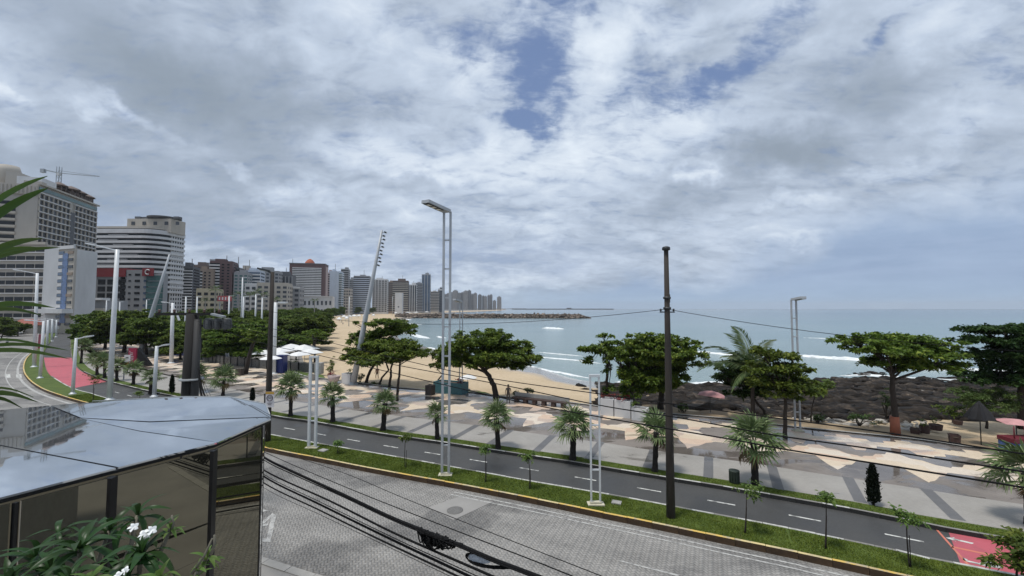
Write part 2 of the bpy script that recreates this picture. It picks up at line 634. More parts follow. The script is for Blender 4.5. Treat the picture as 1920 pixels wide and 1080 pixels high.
def m_wetpave(name, stops, tri=None, wet=0.5, tile=None):
    """stone setts, partly wet after rain: the wet parts are darker and smoother"""
    m, t, b = principled(name)
    p = ground_tc(t)
    pr = t.mapping(p, rot=(0, 0, rad(23)))
    n = t.noise(p, 0.45, 6, 0.6, 0.5)
    c = t.ramp(n, stops)
    if tri:
        ch = t.n.new('ShaderNodeTexVoronoi')
        ch.feature = 'F1'
        ch.distance = 'MANHATTAN'
        t.set(ch.inputs['Vector'], t.mapping(pr, scale=(0.55, 0.95, 1)))
        ch.inputs['Scale'].default_value = 1.0
        ch.inputs['Randomness'].default_value = 0.35
        cs = t.sep(ch.outputs['Color'])
        c = t.mix(0.65, c, t.ramp(cs[0], tri, 'CONSTANT'))
    br = t.n.new('ShaderNodeTexBrick')
    t.set(br.inputs['Vector'], pr)
    br.inputs['Color1'].default_value = (1, 1, 1, 1)
    br.inputs['Color2'].default_value = (0.86, 0.86, 0.86, 1)
    br.inputs['Mortar'].default_value = (0.6, 0.6, 0.6, 1)
    br.inputs['Scale'].default_value = tile or 3.0
    br.inputs['Mortar Size'].default_value = 0.02
    c = t.mix(0.8, c, br.outputs[0], 'MULTIPLY')
    wn = t.noise(t.mapping(p, (11, 3, 0), (0, 0, rad(23)), (0.32, 0.8, 1)), 0.55, 5, 0.6, 0.5)
    wm = t.maprange(wn, 0.60 - wet * 0.16, 0.70 - wet * 0.16)
    c = t.mix(t.math('MULTIPLY', wm, 0.55), c, t.mix(1.0, c, (0.36, 0.36, 0.38), 'MULTIPLY'))
    t.l.new(c, b.inputs['Base Color'])
    t.set(b.inputs['Roughness'], t.ramp(wm, [(0.0, 0.50), (0.6, 0.16), (1.0, 0.05)]))
    bp = t.n.new('ShaderNodeBump')
    t.set(bp.inputs['Strength'], t.ramp(wm, [(0, 0.35), (0.9, 0.02)]))
    bp.inputs['Distance'].default_value = 0.012
    t.l.new(t.noise(p, 14, 3, 0.6), bp.inputs['Height'])
    t.l.new(bp.outputs[0], b.inputs['Normal'])
    return m


def m_grass(name, c0, c1):
    m, t, b = principled(name)
    p = ground_tc(t)
    n = t.noise(p, 1.1, 6, 0.65, 0.3)
    a = t.n.new('ShaderNodeAttribute')
    a.attribute_name = 'var'
    c = t.ramp(n, [(0.3, c0), (0.7, c1)])
    c = t.mix(t.math('MULTIPLY', a.outputs['Fac'], 0.45), c, (c1[0] * 1.5, c1[1] * 1.25, c1[2] * 1.2))
    dry = t.maprange(t.noise(p, 2.3, 5, 0.7), 0.60, 0.74, 0, 0.45)
    c = t.mix(dry, c, (0.19, 0.17, 0.07))
    t.l.new(c, b.inputs['Base Color'])
    b.inputs['Roughness'].default_value = 0.75
    b.inputs['Specular IOR Level'].default_value = 0.2
    return m


def m_sand():
    m, t, b = principled('beach_sand')
    p = ground_tc(t)
    z = t.sep(p)[2]
    n = t.noise(p, 0.12, 6, 0.6, 0.4)
    f = t.noise(p, 2.2, 5, 0.7)
    c = t.ramp(n, [(0.3, (0.44, 0.335, 0.205)), (0.7, (0.58, 0.455, 0.30))])
    c = t.mix(0.35, c, t.ramp(f, [(0.35, (0.33, 0.245, 0.15)), (0.7, (0.64, 0.52, 0.36))]))
    zz = t.math('ADD', z, t.math('MULTIPLY', t.math('SUBTRACT', n, 0.5), 0.5))
    wet = t.maprange(zz, -1.35, -1.75)
    c = t.mix(wet, c, (0.30, 0.27, 0.235))
    t.l.new(c, b.inputs['Base Color'])
    t.set(b.inputs['Roughness'], t.ramp(wet, [(0.0, 0.9), (0.6, 0.4), (1.0, 0.12)]))
    bp = t.n.new('ShaderNodeBump')
    t.set(bp.inputs['Strength'], t.ramp(wet, [(0, 0.7), (0.8, 0.02)]))
    bp.inputs['Distance'].default_value = 0.12
    t.l.new(f, bp.inputs['Height'])
    t.l.new(bp.outputs[0], b.inputs['Normal'])
    return m


def m_water():
    m, t, b = principled('sea_water')
    p = ground_tc(t)
    x, y, z = t.sep(p)
    n = t.noise(t.mapping(p, scale=(0.3, 1.0, 1)), 0.02, 5, 0.6, 0.4)
    c = t.ramp(t.math('MULTIPLY', y, 0.0012), [(0.0, (0.235, 0.315, 0.295)), (0.25, (0.165, 0.255, 0.27)), (0.9, (0.10, 0.165, 0.215))])
    c = t.mix(0.4, c, t.ramp(n, [(0.35, (0.115, 0.18, 0.20)), (0.7, (0.26, 0.315, 0.315))]))
    t.l.new(c, b.inputs['Base Color'])
    b.inputs['Roughness'].default_value = 0.16
    b.inputs['IOR'].default_value = 1.33
    w1 = t.noise(t.mapping(p, rot=(0, 0, rad(-14)), scale=(0.35, 1.6, 1)), 0.22, 6, 0.6, 0.5)
    w2 = t.noise(t.mapping(p, rot=(0, 0, rad(12)), scale=(0.5, 1.5, 1)), 1.3, 4, 0.6, 0.3)
    h = t.math('ADD', t.math('MULTIPLY', w1, 1.0), t.math('MULTIPLY', w2, 0.22))
    bp = t.n.new('ShaderNodeBump')
    bp.inputs['Strength'].default_value = 0.55
    bp.inputs['Distance'].default_value = 0.9
    t.l.new(h, bp.inputs['Height'])
    t.l.new(bp.outputs[0], b.inputs['Normal'])
    return m


def m_foam():
    m, t, b = principled('sea_foam')
    p = ground_tc(t)
    n = t.noise(t.mapping(p, scale=(0.5, 1.2, 1)), 0.9, 6, 0.7, 0.4)
    t.l.new(t.ramp(n, [(0.35, (0.60, 0.64, 0.64)), (0.65, (0.85, 0.87, 0.87))]), b.inputs['Base Color'])
    b.inputs['Roughness'].default_value = 0.7
    a = t.n.new('ShaderNodeAttribute')
    a.attribute_name = 'var'
    t.set(b.inputs['Alpha'], t.maprange(t.math('ADD', n, t.math('MULTIPLY', a.outputs['Fac'], 0.5)), 0.42, 0.68))
    return m


def m_rock(name='shore_rock', dark=1.0):
    m, t, b = principled(name)
    p = ground_tc(t)
    n = t.noise(p, 1.6, 6, 0.7, 0.3)
    a = t.n.new('ShaderNodeAttribute')
    a.attribute_name = 'var'
    c = t.ramp(n, [(0.3, (0.010 * dark, 0.009 * dark, 0.0085 * dark)), (0.55, (0.030 * dark, 0.024 * dark, 0.019 * dark)), (0.8, (0.125 * dark, 0.10 * dark, 0.08 * dark))])
    k = t.ramp(a.outputs['Fac'], [(0, 0.45), (0.75, 1.2), (1, 2.6)])
    t.l.new(t.mix(1.0, c, k, 'MULTIPLY'), b.inputs['Base Color'])
    t.set(b.inputs['Roughness'], t.ramp(n, [(0.3, 0.6), (0.7, 0.9)]))
    b.inputs['Specular IOR Level'].default_value = 0.12
    bp = t.n.new('ShaderNodeBump')
    bp.inputs['Strength'].default_value = 0.8
    bp.inputs['Distance'].default_value = 0.06
    t.l.new(t.noise(p, 5, 5, 0.65), bp.inputs['Height'])
    t.l.new(bp.outputs[0], b.inputs['Normal'])
    return m


M_ROAD = m_road()
M_FORE = plain('forecourt_paving', (0.27, 0.26, 0.245), 0.85, vary=0.15, scale=0.5, dirt=0.5, dirtcol=(0.17, 0.165, 0.155))
M_PAVER = m_road('loose_block', True)
M_ASPH = m_asphalt()
M_WHITE = m_paint('white_road_paint', (0.62, 0.62, 0.58), 0.75)
M_WORN = m_paint('worn_white_paint', (0.45, 0.445, 0.42), 0.97, (0.24, 0.235, 0.225), scale=5)
M_RED = m_paint('red_path_paint', (0.46, 0.10, 0.125), 0.35, (0.28, 0.09, 0.10), scale=1.4)
M_ORANGE = m_paint('orange_path_paint', (0.60, 0.19, 0.13), 0.2)
M_WALK = m_wetpave('pale_walk_setts', [(0.3, (0.305, 0.285, 0.255)), (0.7, (0.385, 0.362, 0.328))], wet=0.05, tile=4.0)
M_BAND = m_wetpave('dark_band_setts', [(0.3, (0.12, 0.118, 0.118)), (0.7, (0.17, 0.166, 0.165))], wet=0.2, tile=4.0)
M_PROM = m_wetpave('grey_promenade_stone', [(0.3, (0.175, 0.15, 0.13)), (0.7, (0.28, 0.245, 0.215))], wet=0.95, tile=3.0)
M_CREAM = m_wetpave('cream_mosaic_stone', [(0.3, (0.62, 0.48, 0.35)), (0.7, (0.72, 0.60, 0.47))],
                    tri=[(0.0, (0.72, 0.60, 0.44)), (0.3, (0.66, 0.47, 0.34)), (0.5, (0.76, 0.68, 0.57)), (0.82, (0.48, 0.38, 0.32))], wet=0.05, tile=3.0)
M_GRASS = m_grass('lawn_soil', (0.055, 0.085, 0.018), (0.10, 0.14, 0.030))
M_BLADE = m_grass('lawn_blade', (0.068, 0.112, 0.014), (0.130, 0.178, 0.028))
M_SAND = m_sand()
M_WATER = m_water()
M_FOAM = m_foam()
M_ROCK = m_rock()
M_ROCK2 = m_rock('breakwater_rock', 4.2)
M_LAND = plain('town_ground', (0.21, 0.195, 0.175), 0.9, vary=0.25, scale=0.08)
M_DIRT = plain('sandy_soil', (0.30, 0.225, 0.14), 0.95, vary=0.25, scale=0.7, bump=0.3)
M_KERB_TOP = m_paint('yellow_kerb_paint', (0.64, 0.43, 0.10), 0.85, (0.36, 0.32, 0.25), scale=2.2)
M_KERB_TOP2 = m_paint('pale_yellow_kerb_paint', (0.62, 0.50, 0.24), 0.9, (0.36, 0.32, 0.25), scale=2.2)
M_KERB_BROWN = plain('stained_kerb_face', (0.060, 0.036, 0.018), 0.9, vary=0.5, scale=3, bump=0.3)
M_KERB_WHITE = m_paint('whitewashed_kerb', (0.52, 0.51, 0.48), 0.6, (0.20, 0.195, 0.18))
M_KERB_GREY = plain('grey_kerb', (0.23, 0.22, 0.205), 0.9, vary=0.2, scale=2.5, bump=0.2)
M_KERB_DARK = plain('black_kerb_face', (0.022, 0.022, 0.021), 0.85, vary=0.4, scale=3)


# ---------------------------------------------------------------- polylines of the ground plan (metres, left to right)
def smooth_line(P, step=0.8):
    P = [Vector((p[0], p[1])) for p in P]
    out = []
    for i in range(len(P) - 1):
        p0, p1, p2, p3 = P[max(i - 1, 0)], P[i], P[i + 1], P[min(i + 2, len(P) - 1)]
        n = max(2, int((p2 - p1).length / step))
        for k in range(n):
            t = k / n
            q = 0.5 * ((2 * p1) + (p2 - p0) * t + (2 * p0 - 5 * p1 + 4 * p2 - p3) * t * t + (3 * p1 - p0 - 3 * p2 + p3) * t ** 3)
            out.append(q)
    out.append(P[-1])
    # even steps
    res, acc = [out[0]], 0.0
    for a, b in zip(out, out[1:]):
        L = (b - a).length
        while acc + L >= step:
            f = (step - acc) / L
            a = a + (b - a) * f
            res.append(a)
            L = (b - a).length
            acc = 0.0
        acc += L
    res.append(out[-1])
    return res


def extend(L, d, n):
    return L + [L[-1] + Vector(d) * n]


def offset(L, o):
    r = []
    for i in range(len(L)):
        d = (L[min(i + 1, len(L) - 1)] - L[max(i - 1, 0)]).normalized()
        r.append(L[i] + Vector((-d.y, d.x)) * o)
    return r


def pxline(P, z=0.0):
    return [G(a, b, z).xy for a, b in P]


RDIR = (0.903, -0.43)
K1 = smooth_line(extend(pxline([(99, 613), (91, 622), (83, 635), (78, 648), (62, 660), (50, 671), (44, 684), (44, 697), (50, 708), (61, 719), (83, 732),
                                (120, 745), (148, 753), (330, 803), (496, 842), (602, 863), (697, 882), (800, 901), (867, 913), (1000, 939), (1115, 963),
                                (1224, 985), (1386, 1019), (1500, 1042), (1667, 1079)], 0.14), RDIR, 30))
K2 = smooth_line(extend(pxline([(113, 612), (108, 622), (100, 635), (90, 650), (83, 664), (84, 680), (91, 700), (111, 716), (140, 731), (173, 740), (195, 747),
                                (350, 787), (504, 817), (594, 834), (710, 854), (783, 867), (913, 891), (1000, 907), (1088, 922), (1178, 938), (1294, 960),
                                (1430, 986), (1544, 1009), (1633, 1028), (1732, 1049), (1821, 1068)]), RDIR, 26))
K3 = smooth_line(extend(pxline([(134, 614), (133, 625), (132, 640), (132, 655), (134, 671), (140, 684), (150, 695), (170, 705), (202, 717), (240, 727),
                                (283, 737), (400, 761), (508, 783), (576, 793), (627, 802), (693, 814), (749, 823), (828, 834), (898, 845), (1020, 864),
                                (1069, 871), (1142, 884), (1245, 901), (1305, 911), (1373, 922), (1427, 932), (1500, 945), (1580, 959), (1660, 975),
                                (1725, 988), (1864, 1015)]), RDIR, 22))
K4 = offset(K3, 1.05)
K5 = smooth_line(extend(pxline([(150, 640), (165, 660), (230, 684), (295, 700), (347, 711), (430, 728), (471, 737), (550, 752), (592, 758), (642, 766),
                                (693, 773), (798, 786), (895, 798), (961, 807), (1046, 819), (1137, 831), (1222, 844), (1277, 851), (1342, 859), (1400, 867),
                                (1491, 881), (1580, 895), (1737, 918), (1920, 946)], 0.14), RDIR, 18))
K6 = smooth_line(extend(pxline([(215, 630), (260, 645), (300, 656), (366, 672), (420, 680), (523, 690), (570, 706), (620, 712), (680, 720), (739, 727),
                                (788, 731), (868, 735), (900, 739), (960, 747), (1060, 755), (1130, 764), (1200, 771), (1264, 778), (1379, 788), (1500, 803),
                                (1660, 819), (1762, 831), (1880, 847)], 0.14), RDIR, 18))
K0 = offset(K1, -7.8)


def at_len(L, f):
    i = f * (len(L) - 1)
    a = int(min(i, len(L) - 2))
    return L[a].lerp(L[a + 1], i - a)


def nearest(L, q):
    i = min(range(len(L)), key=lambda k: (L[k] - q).length_squared)
    return i


def evenly(L, n):
    acc = [0.0]
    for a, b in zip(L, L[1:]):
        acc.append(acc[-1] + (Vector(b) - Vector(a)).length)
    t = np.linspace(0, acc[-1], n)
    return np.stack([np.interp(t, acc, [p[0] for p in L]), np.interp(t, acc, [p[1] for p in L])], 1)


def sheet(name, A, B, z, mat, parent=None, kind='structure', depth=0.0):
    """strip of quads between two lines that run side by side (B on the left of A)"""
    if len(A) != len(B):
        n = max(len(A), len(B))
        A, B = evenly(A, n), evenly(B, n)
    n = len(A)
    m = MB()
    m.add([(p[0], p[1], z) for p in A] + [(p[0], p[1], z) for p in B], [(i, i + 1, n + i + 1, n + i) for i in range(n - 1)])
    if depth:
        ring = [(p[0], p[1]) for p in A] + [(p[0], p[1]) for p in list(B)[::-1]]
        k = len(ring)
        m.add([(x, y, z) for x, y in ring] + [(x, y, z - depth) for x, y in ring], [(i, i + k, (i + 1) % k + k, (i + 1) % k) for i in range(k)])
    o = m.build(name, mat, parent)
    if kind and parent is None:
        o['kind'] = kind
    return o


# ---------------------------------------------------------------- the large ground, beach and sea
INL = [(75, -8), (60, 4), (45, 14.0), (30.9, 25.4), (26.2, 28.7), (13.7, 34.8), (6, 38.6), (0, 41.4), (-6, 43.6), (-13.4, 47.0), (-23, 52.4), (-29, 60), (-50, 100),
       (-77, 167), (-110, 240), (-145, 319), (-190, 420), (-240, 700), (-240, 1000), (-150, 1500), (-60, 2600)]
SEA = [(190, 30), (140, 50), (100, 58), (68, 64), (61, 66), (30.6, 60), (12.6, 66), (5.2, 80), (-5, 97), (-25.6, 124.6), (-45, 165), (-62, 240), (-80, 320),
       (-100, 400), (-114, 472), (-114, 560), (-118, 650), (-140, 850), (-130, 1100), (-90, 1500), (-10, 2600)]
SEA_Z = -2.5


def resample(P, n=6):
    out = []
    for i in range(len(P) - 1):
        p = [Vector(P[max(i - 1, 0)]), Vector(P[i]), Vector(P[i + 1]), Vector(P[min(i + 2, len(P) - 1)])]
        for k in range(n):
            t = k / n
            out.append(0.5 * ((2 * p[1]) + (p[2] - p[0]) * t + (2 * p[0] - 5 * p[1] + 4 * p[2] - p[3]) * t * t + (3 * p[1] - p[0] - 3 * p[2] + p[3]) * t ** 3))
    out.append(Vector(P[-1]))
    return out


def build_ground():
    rng = np.random.default_rng(3)
    I, S = resample(INL), resample(SEA)
    # one land sheet far behind the town
    land = [(-6000, -60), (75, -60)] + [tuple(p) for p in I] + [(-60, 8000), (-6000, 8000)]
    m = MB()
    tr = tessellate_polygon([[Vector((*p, 0)) for p in land]])
    fs = []
    for t in tr:
        a = [Vector((*land[i], 0)) for i in t]
        fs.append(t if (a[1] - a[0]).cross(a[2] - a[0]).z > 0 else t[::-1])
    m.add([(x, y, -0.06) for x, y in land], fs)
    m.build('ground', M_LAND)['kind'] = 'structure'
    # beach: sloping strip that goes on under the water
    T = list(np.linspace(0, 1, 15)) + [1.15, 1.5]
    V, F = [], []
    for i, (a, b) in enumerate(zip(I, S)):
        for k, t in enumerate(T):
            p = a.lerp(b, t)
            z = -0.06 + (SEA_Z + 0.06) * t ** 1.15
            if 0.02 < t < 0.9:
                z += rng.normal(0, 0.035)
            V.append((p.x, p.y, z))
    n = len(T)
    for i in range(len(I) - 1):
        for k in range(n - 1):
            a = i * n + k
            F.append((a, a + 1, a + n + 1, a + n))
    V, F = np.array(V), np.array(F)
    global BEACH_V
    BEACH_V = V
    me = np_mesh('beach', V, F[:, ::-1], M_SAND, smooth=True)
    o = new_obj('beach', me)
    o['kind'] = 'structure'
    # sea
    xs = np.concatenate([np.linspace(-400, 500, 46), [900, 2000, 5000, 9000]])
    xs = np.concatenate([[-9000, -4000, -1500], xs])
    ys = np.concatenate([[20, 40], np.linspace(50, 700, 66), [900, 1300, 2000, 4000, 9000]])
    X, Y = np.meshgrid(xs, ys)
    V = np.stack([X.ravel(), Y.ravel(), np.full(X.size, SEA_Z)], 1)
    nx = len(xs)
    idx = (np.arange(len(ys) - 1)[:, None] * nx + np.arange(nx - 1)[None]).ravel()
    F = np.stack([idx, idx + 1, idx + nx + 1, idx + nx], 1)
    o = new_obj('sea', np_mesh('sea', V, F, M_WATER))
    o['kind'] = 'structure'


build_ground()


def wave(P, w, h, name='wave_crest', z=SEA_Z, seed=0, label=None):
    """a low breaking swell with a foam crest along the px polyline P"""
    rng = np.random.default_rng(seed)
    L = resample([G(a, b, z).xy for a, b in P], 8)
    prof = [(-1.0, 0.004), (-0.55, 0.25), (-0.15, 0.85), (0.1, 1.0), (0.3, 0.6), (0.55, 0.15), (1.6, 0.006)]
    V, F, var = [], [], []
    n = len(prof)
    for i, p in enumerate(L):
        d = (L[min(i + 1, len(L) - 1)] - L[max(i - 1, 0)]).normalized()
        nn = Vector((d.y, -d.x))
        e = min(1.0, 4.5 * min(i, len(L) - 1 - i) / len(L)) * rng.uniform(0.7, 1.15)
        for q, hh in prof:
            s = p + nn * q * w * (0.35 + 0.65 * e)
            V.append((s.x, s.y, z + 0.004 + hh * h * e))
    for i in range(len(L) - 1):
        for k in range(n - 1):
            a = i * n + k
            F.append((a, a + 1, a + n + 1, a + n))
            ed = 1 - abs(2 * i / len(L) - 1)
            var.append(min(1, ed * 1.6) * (0.25, 0.7, 1, 1, 0.85, 0.35)[k])
    me = np_mesh(name, np.array(V), np.array(F), M_FOAM, var=var, smooth=True)
    o = new_obj(name, me)
    o['kind'] = 'structure'
    return o


for k, (P, w, h) in enumerate([
        ([(1018, 615), (1035, 616), (1058, 617)], 2.2, 0.7),
        ([(1470, 664), (1500, 667), (1540, 671), (1590, 674), (1640, 678), (1700, 683), (1760, 688), (1815, 694), (1920, 702)], 1.1, 0.55),
        ([(1250, 655), (1320, 661), (1350, 664), (1390, 667), (1440, 669)], 0.7, 0.35),
        ([(1700, 690), (1740, 693), (1800, 694), (1920, 697)], 0.9, 0.4),
        ([(1575, 705), (1620, 703), (1660, 706), (1700, 709), (1760, 712), (1830, 711)], 0.8, 0.2),
        ([(1268, 718), (1300, 719), (1340, 717), (1400, 716), (1460, 714)], 0.7, 0.2),
        ([(1008, 689), (1030, 695), (1055, 699), (1078, 704), (1105, 709)], 0.55, 0.12),
        ([(752, 623), (772, 626), (790, 631), (805, 635)], 1.6, 0.25),
        ([(770, 606), (778, 608), (790, 608)], 2.5, 0.3),
        ([(800, 651), (818, 655), (830, 660)], 0.9, 0.2),
        ([(820, 630), (829, 633), (836, 634)], 0.8, 0.3),
        ([(960, 664), (1000, 668), (1040, 672), (1085, 676), (1130, 682)], 0.5, 0.14),
        ([(1005, 660), (1050, 664), (1095, 668)], 0.35, 0.1),
        ([(930, 681), (970, 684), (1010, 689)], 0.5, 0.1),
        ([(1150, 715), (1200, 719), (1262, 720)], 0.6, 0.15),
        ([(1500, 633), (1580, 636), (1640, 640)], 0.4, 0.15),
        ([(790, 593), (760, 597), (770, 600)], 3.5, 0.3)]):
    wave(P, w, h, seed=k)

# ---------------------------------------------------------------- road, median, bike path, walkway, promenade
Z1, Z14 = 0.0, 0.14
KR = K1[:]
sheet('road', K0, K1, 0.0, M_ROAD)
sheet('sidewalk', offset(K0, -7.0), offset(K0, -0.02), 0.13, M_FORE, depth=0.2)
sheet('median', offset(K1, 0.12), offset(K2, -0.10), Z14, M_GRASS)
sheet('bike_path', K2, K3, 0.02, M_ASPH)
sheet('verge', offset(K3, 0.12), K4, Z14, M_GRASS)
sheet('walkway', K4, K5, Z14 + 0.004, M_WALK)
sheet('promenade', K5, K6, Z14, M_PROM, depth=0.6)


def across(px_list, A, B):
    """pavement bands from line A to line B, square to the path"""
    for px, py in px_list:
        q = G(px, py, Z14).xy
        i = nearest(A, q)
        d = (A[min(i + 3, len(A) - 1)] - A[max(i - 3, 0)]).normalized()
        n = Vector((-d.y, d.x))
        L = (B[nearest(B, q + n * 3.5)] - q).dot(n)
        if L < 0.5:
            continue
        c = [q - d * 0.24, q + d * 0.24, q + d * 0.24 + n * (L + 0.1), q - d * 0.24 + n * (L + 0.1)]
        o = MB().add([(p.x, p.y, Z14 + 0.009) for p in c], [(0, 1, 2, 3)]).build('pavement_band', M_BAND)
        o['kind'] = 'structure'


across([(1004, 847), (1102, 861), (1213, 877), (1328, 896), (1460, 918), (1614, 942), (1797, 975), (917, 833), (848, 823), (767, 811), (700, 801), (637, 791),
        (592, 783), (530, 773), (480, 762), (432, 752), (385, 742), (345, 735)], K4, K5)


def zigzag(t0, t1, amp, per, s0, s1, mat, z, name='mosaic_band', phase=0.0):
    """light stone mosaic with saw-toothed borders inside the promenade"""
    A, B, n = [], [], 0
    Ls = [(K5[i + 1] - K5[i]).length for i in range(len(K5) - 1)]
    tot = sum(Ls)
    s = s0 * tot
    step = per / 24
    k = 0
    while s < s1 * tot:
        f = s / tot
        p = at_len(K5, f)
        i = nearest(K6, p + Vector((3.5, 8.3)))
        q = K6[i]
        w = (s / per + phase) % 1.0
        saw = 0.0 if w < 0.45 else (w - 0.45) / 0.12 if w < 0.57 else 1.0 - (w - 0.57) / 0.43
        w2 = (s / per + phase + 0.4) % 1.0
        saw2 = abs(w2 * 2 - 1)
        A.append(p.lerp(q, max(0.02, t0 - amp * saw)))
        B.append(p.lerp(q, min(0.97, t1 + amp * 0.8 * (saw2 - 0.5))))
        s += step
        k += 1
    return sheet(name, A, B, z, mat)


zigzag(0.34, 0.52, 0.22, 3.8, 0.10, 0.995, M_CREAM, Z14 + 0.004)
zigzag(0.72, 0.88, 0.15, 3.2, 0.10, 0.995, M_CREAM, Z14 + 0.005, phase=0.3)


# kerb stones, one object each
def kerb(name, L, a, b, w, h, z0, mats, step=1.0, side=0.0, alt=None, gap=0.015):
    root = new_obj(name, None)
    root['kind'] = 'structure'
    R = random.Random(5)
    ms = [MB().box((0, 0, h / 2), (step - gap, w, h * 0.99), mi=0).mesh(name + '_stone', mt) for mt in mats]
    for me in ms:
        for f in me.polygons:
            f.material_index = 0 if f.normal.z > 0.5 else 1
    P = smooth_line(L, step)
    pts = [(p, (P[i + 1] - p)) for i, p in enumerate(P[:-1])]
    k = 0
    for p, d in pts:
        c = p + d / 2
        if not (a <= c.x <= b):
            continue
        d.normalize()
        c = c + Vector((-d.y, d.x)) * side
        me = ms[(k // alt if alt else R.randrange(len(ms))) % len(ms)]
        o = new_obj('kerb_stone', me, root, (c.x, c.y, z0 + R.uniform(-0.006, 0.006)), (0, 0, math.atan2(d.y, d.x) + R.uniform(-0.008, 0.008)))
        k += 1
    return root


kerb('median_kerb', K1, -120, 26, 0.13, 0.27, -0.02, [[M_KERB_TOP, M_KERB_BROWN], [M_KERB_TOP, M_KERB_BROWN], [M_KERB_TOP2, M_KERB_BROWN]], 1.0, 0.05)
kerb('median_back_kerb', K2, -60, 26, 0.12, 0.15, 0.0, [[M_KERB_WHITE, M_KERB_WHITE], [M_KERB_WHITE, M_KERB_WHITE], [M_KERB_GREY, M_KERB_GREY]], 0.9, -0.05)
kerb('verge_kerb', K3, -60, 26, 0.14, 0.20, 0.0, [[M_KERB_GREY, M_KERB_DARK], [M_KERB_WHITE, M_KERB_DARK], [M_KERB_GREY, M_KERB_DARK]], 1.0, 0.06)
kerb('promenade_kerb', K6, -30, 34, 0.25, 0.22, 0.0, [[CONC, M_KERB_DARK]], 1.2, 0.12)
kerb('sidewalk_kerb', K0, -16, 14, 0.30, 0.16, 0.0, [[CONC, CONC]], 1.1, -0.16)


# block paving of the near road: bricks laid in herringbone
def pavers():
    rng = np.random.default_rng(11)
    A = np.array([tuple(p) for p in K1])
    sel = (A[:, 0] > -22) & (A[:, 0] < 18)
    A = A[sel]
    ang = math.atan2(RDIR[1], RDIR[0]) + rad(45)
    ca, sa = math.cos(ang), math.sin(ang)
    cell = 0.105
    N = 420
    i, j = np.meshgrid(np.arange(-N, N), np.arange(-N, N))
    i, j = i.ravel(), j.ravel()
    org = np.array([0.0, 15.0])
    out = []
    for r, vert in ((0, False), (3, True)):
        k = ((i - j) % 4) == r
        ii, jj = i[k].astype(float), j[k].astype(float)
        cx, cy = (ii + 0.5, jj + 1.0) if vert else (ii + 1.0, jj + 0.5)
        x, y = cx * cell, cy * cell
        X = org[0] + x * ca - y * sa
        Y = org[1] + x * sa + y * ca
        out.append(np.stack([X, Y, np.full(X.shape, 1.0 if vert else 0.0)], 1))
    P = np.concatenate(out)
    # visible wedge and between the kerbs
    vis = (P[:, 1] > 11.2) & (P[:, 1] < 24.5) & (P[:, 0] > -0.66 * P[:, 1]) & (P[:, 0] < 1.0 * P[:, 1])
    P = P[vis]
    d = np.full(len(P), 1e9)
    side = np.zeros(len(P))
    for a in range(0, len(A) - 1):
        v = A[a + 1] - A[a]
        L = np.hypot(*v)
        u = v / L
        rel = P[:, :2] - A[a]
        tt = np.clip(rel @ u, 0, L)
        e = rel - tt[:, None] * u
        dd = np.hypot(e[:, 0], e[:, 1])
        s = u[0] * rel[:, 1] - u[1] * rel[:, 0]
        b = dd < d
        d = np.where(b, dd, d)
        side = np.where(b, s, side)
    P = P[(side < 0) & (d > 0.16) & (d < 7.62)]
    dist = np.hypot(P[:, 0] + 4, P[:, 1] - 12)
    order = np.argsort(P[:, 1] + 0.15 * np.abs(P[:, 0] + 3))
    P = P[order]
    g = 0.004
    lx, ly = cell - g, cell / 2 - g
    ax = np.stack([np.where(P[:, 2] > 0, ly, lx), np.where(P[:, 2] > 0, lx, ly)], 1)
    z = rng.uniform(0.012, 0.016, len(P))
    tilt = rng.normal(0, 0.0016, (len(P), 4))
    cs = np.array([(-1, -1), (1, -1), (1, 1), (-1, 1)], float)
    V = np.zeros((len(P), 8, 3))
    for c in range(4):
        x = cs[c, 0] * ax[:, 0]
        y = cs[c, 1] * ax[:, 1]
        V[:, c, 0] = P[:, 0] + x * ca - y * sa
        V[:, c, 1] = P[:, 1] + x * sa + y * ca
        V[:, c, 2] = -0.01
        V[:, c + 4] = V[:, c]
        V[:, c + 4, 2] = z + tilt[:, c]
    f = np.array([(4, 5, 6, 7), (0, 1, 5, 4), (1, 2, 6, 5), (2, 3, 7, 6), (3, 0, 4, 7)])
    first = 300
    road = bpy.data.objects['road']
    shared = {}
    for k in range(first):
        vert = P[k, 2] > 0
        key = (vert, k % 6)
        if key not in shared:
            v = V[k].copy()
            v[:, :2] -= P[k, :2]
            shared[key] = np_mesh('paver', v, f, M_PAVER, var=[(k % 6 + 0.5) / 6] * 5)
        new_obj('paver', shared[key], road, (P[k, 0], P[k, 1], 0))
    V, n = V[first:], len(P) - first
    F = (f[None] + (np.arange(n) * 8)[:, None, None]).reshape(-1, 4)
    var = np.repeat(rng.uniform(0, 1, n), 5)
    o = new_obj('paver', np_mesh('pavers', V.reshape(-1, 3), F, M_PAVER, var=var), road)
    o['kind'] = 'stuff'


pavers()


# painted markings (each a thin sheet on its surface)
def strip(name, p, q, w, z, mat, parent=None):
    p, q = Vector(p[:2]), Vector(q[:2])
    d = (q - p).normalized()
    n = Vector((-d.y, d.x)) * w / 2
    o = MB().add([(*(p - n), z), (*(q - n), z), (*(q + n), z), (*(p + n), z)], [(0, 1, 2, 3)]).build(name, mat, parent)
    if parent is None:
        o['kind'] = 'structure'
    return o


MIDB = []
for f in np.linspace(0, 1, 260):
    a = at_len(K2, f)
    MIDB.append((a + K3[nearest(K3, a + Vector((1.2, 2.8)))]) / 2)
MIDB = smooth_line(MIDB[::6], 0.8)
pos = 0
k = 0
path = bpy.data.objects['bike_path']
while k + 3 < len(MIDB):
    c = MIDB[k]
    if -45 < c.x < 21.5:
        strip('centre_dash', MIDB[k], MIDB[k] + (MIDB[k + 2] - MIDB[k]).normalized() * 1.15, 0.10, 0.026, M_WHITE, path)
    k += 4


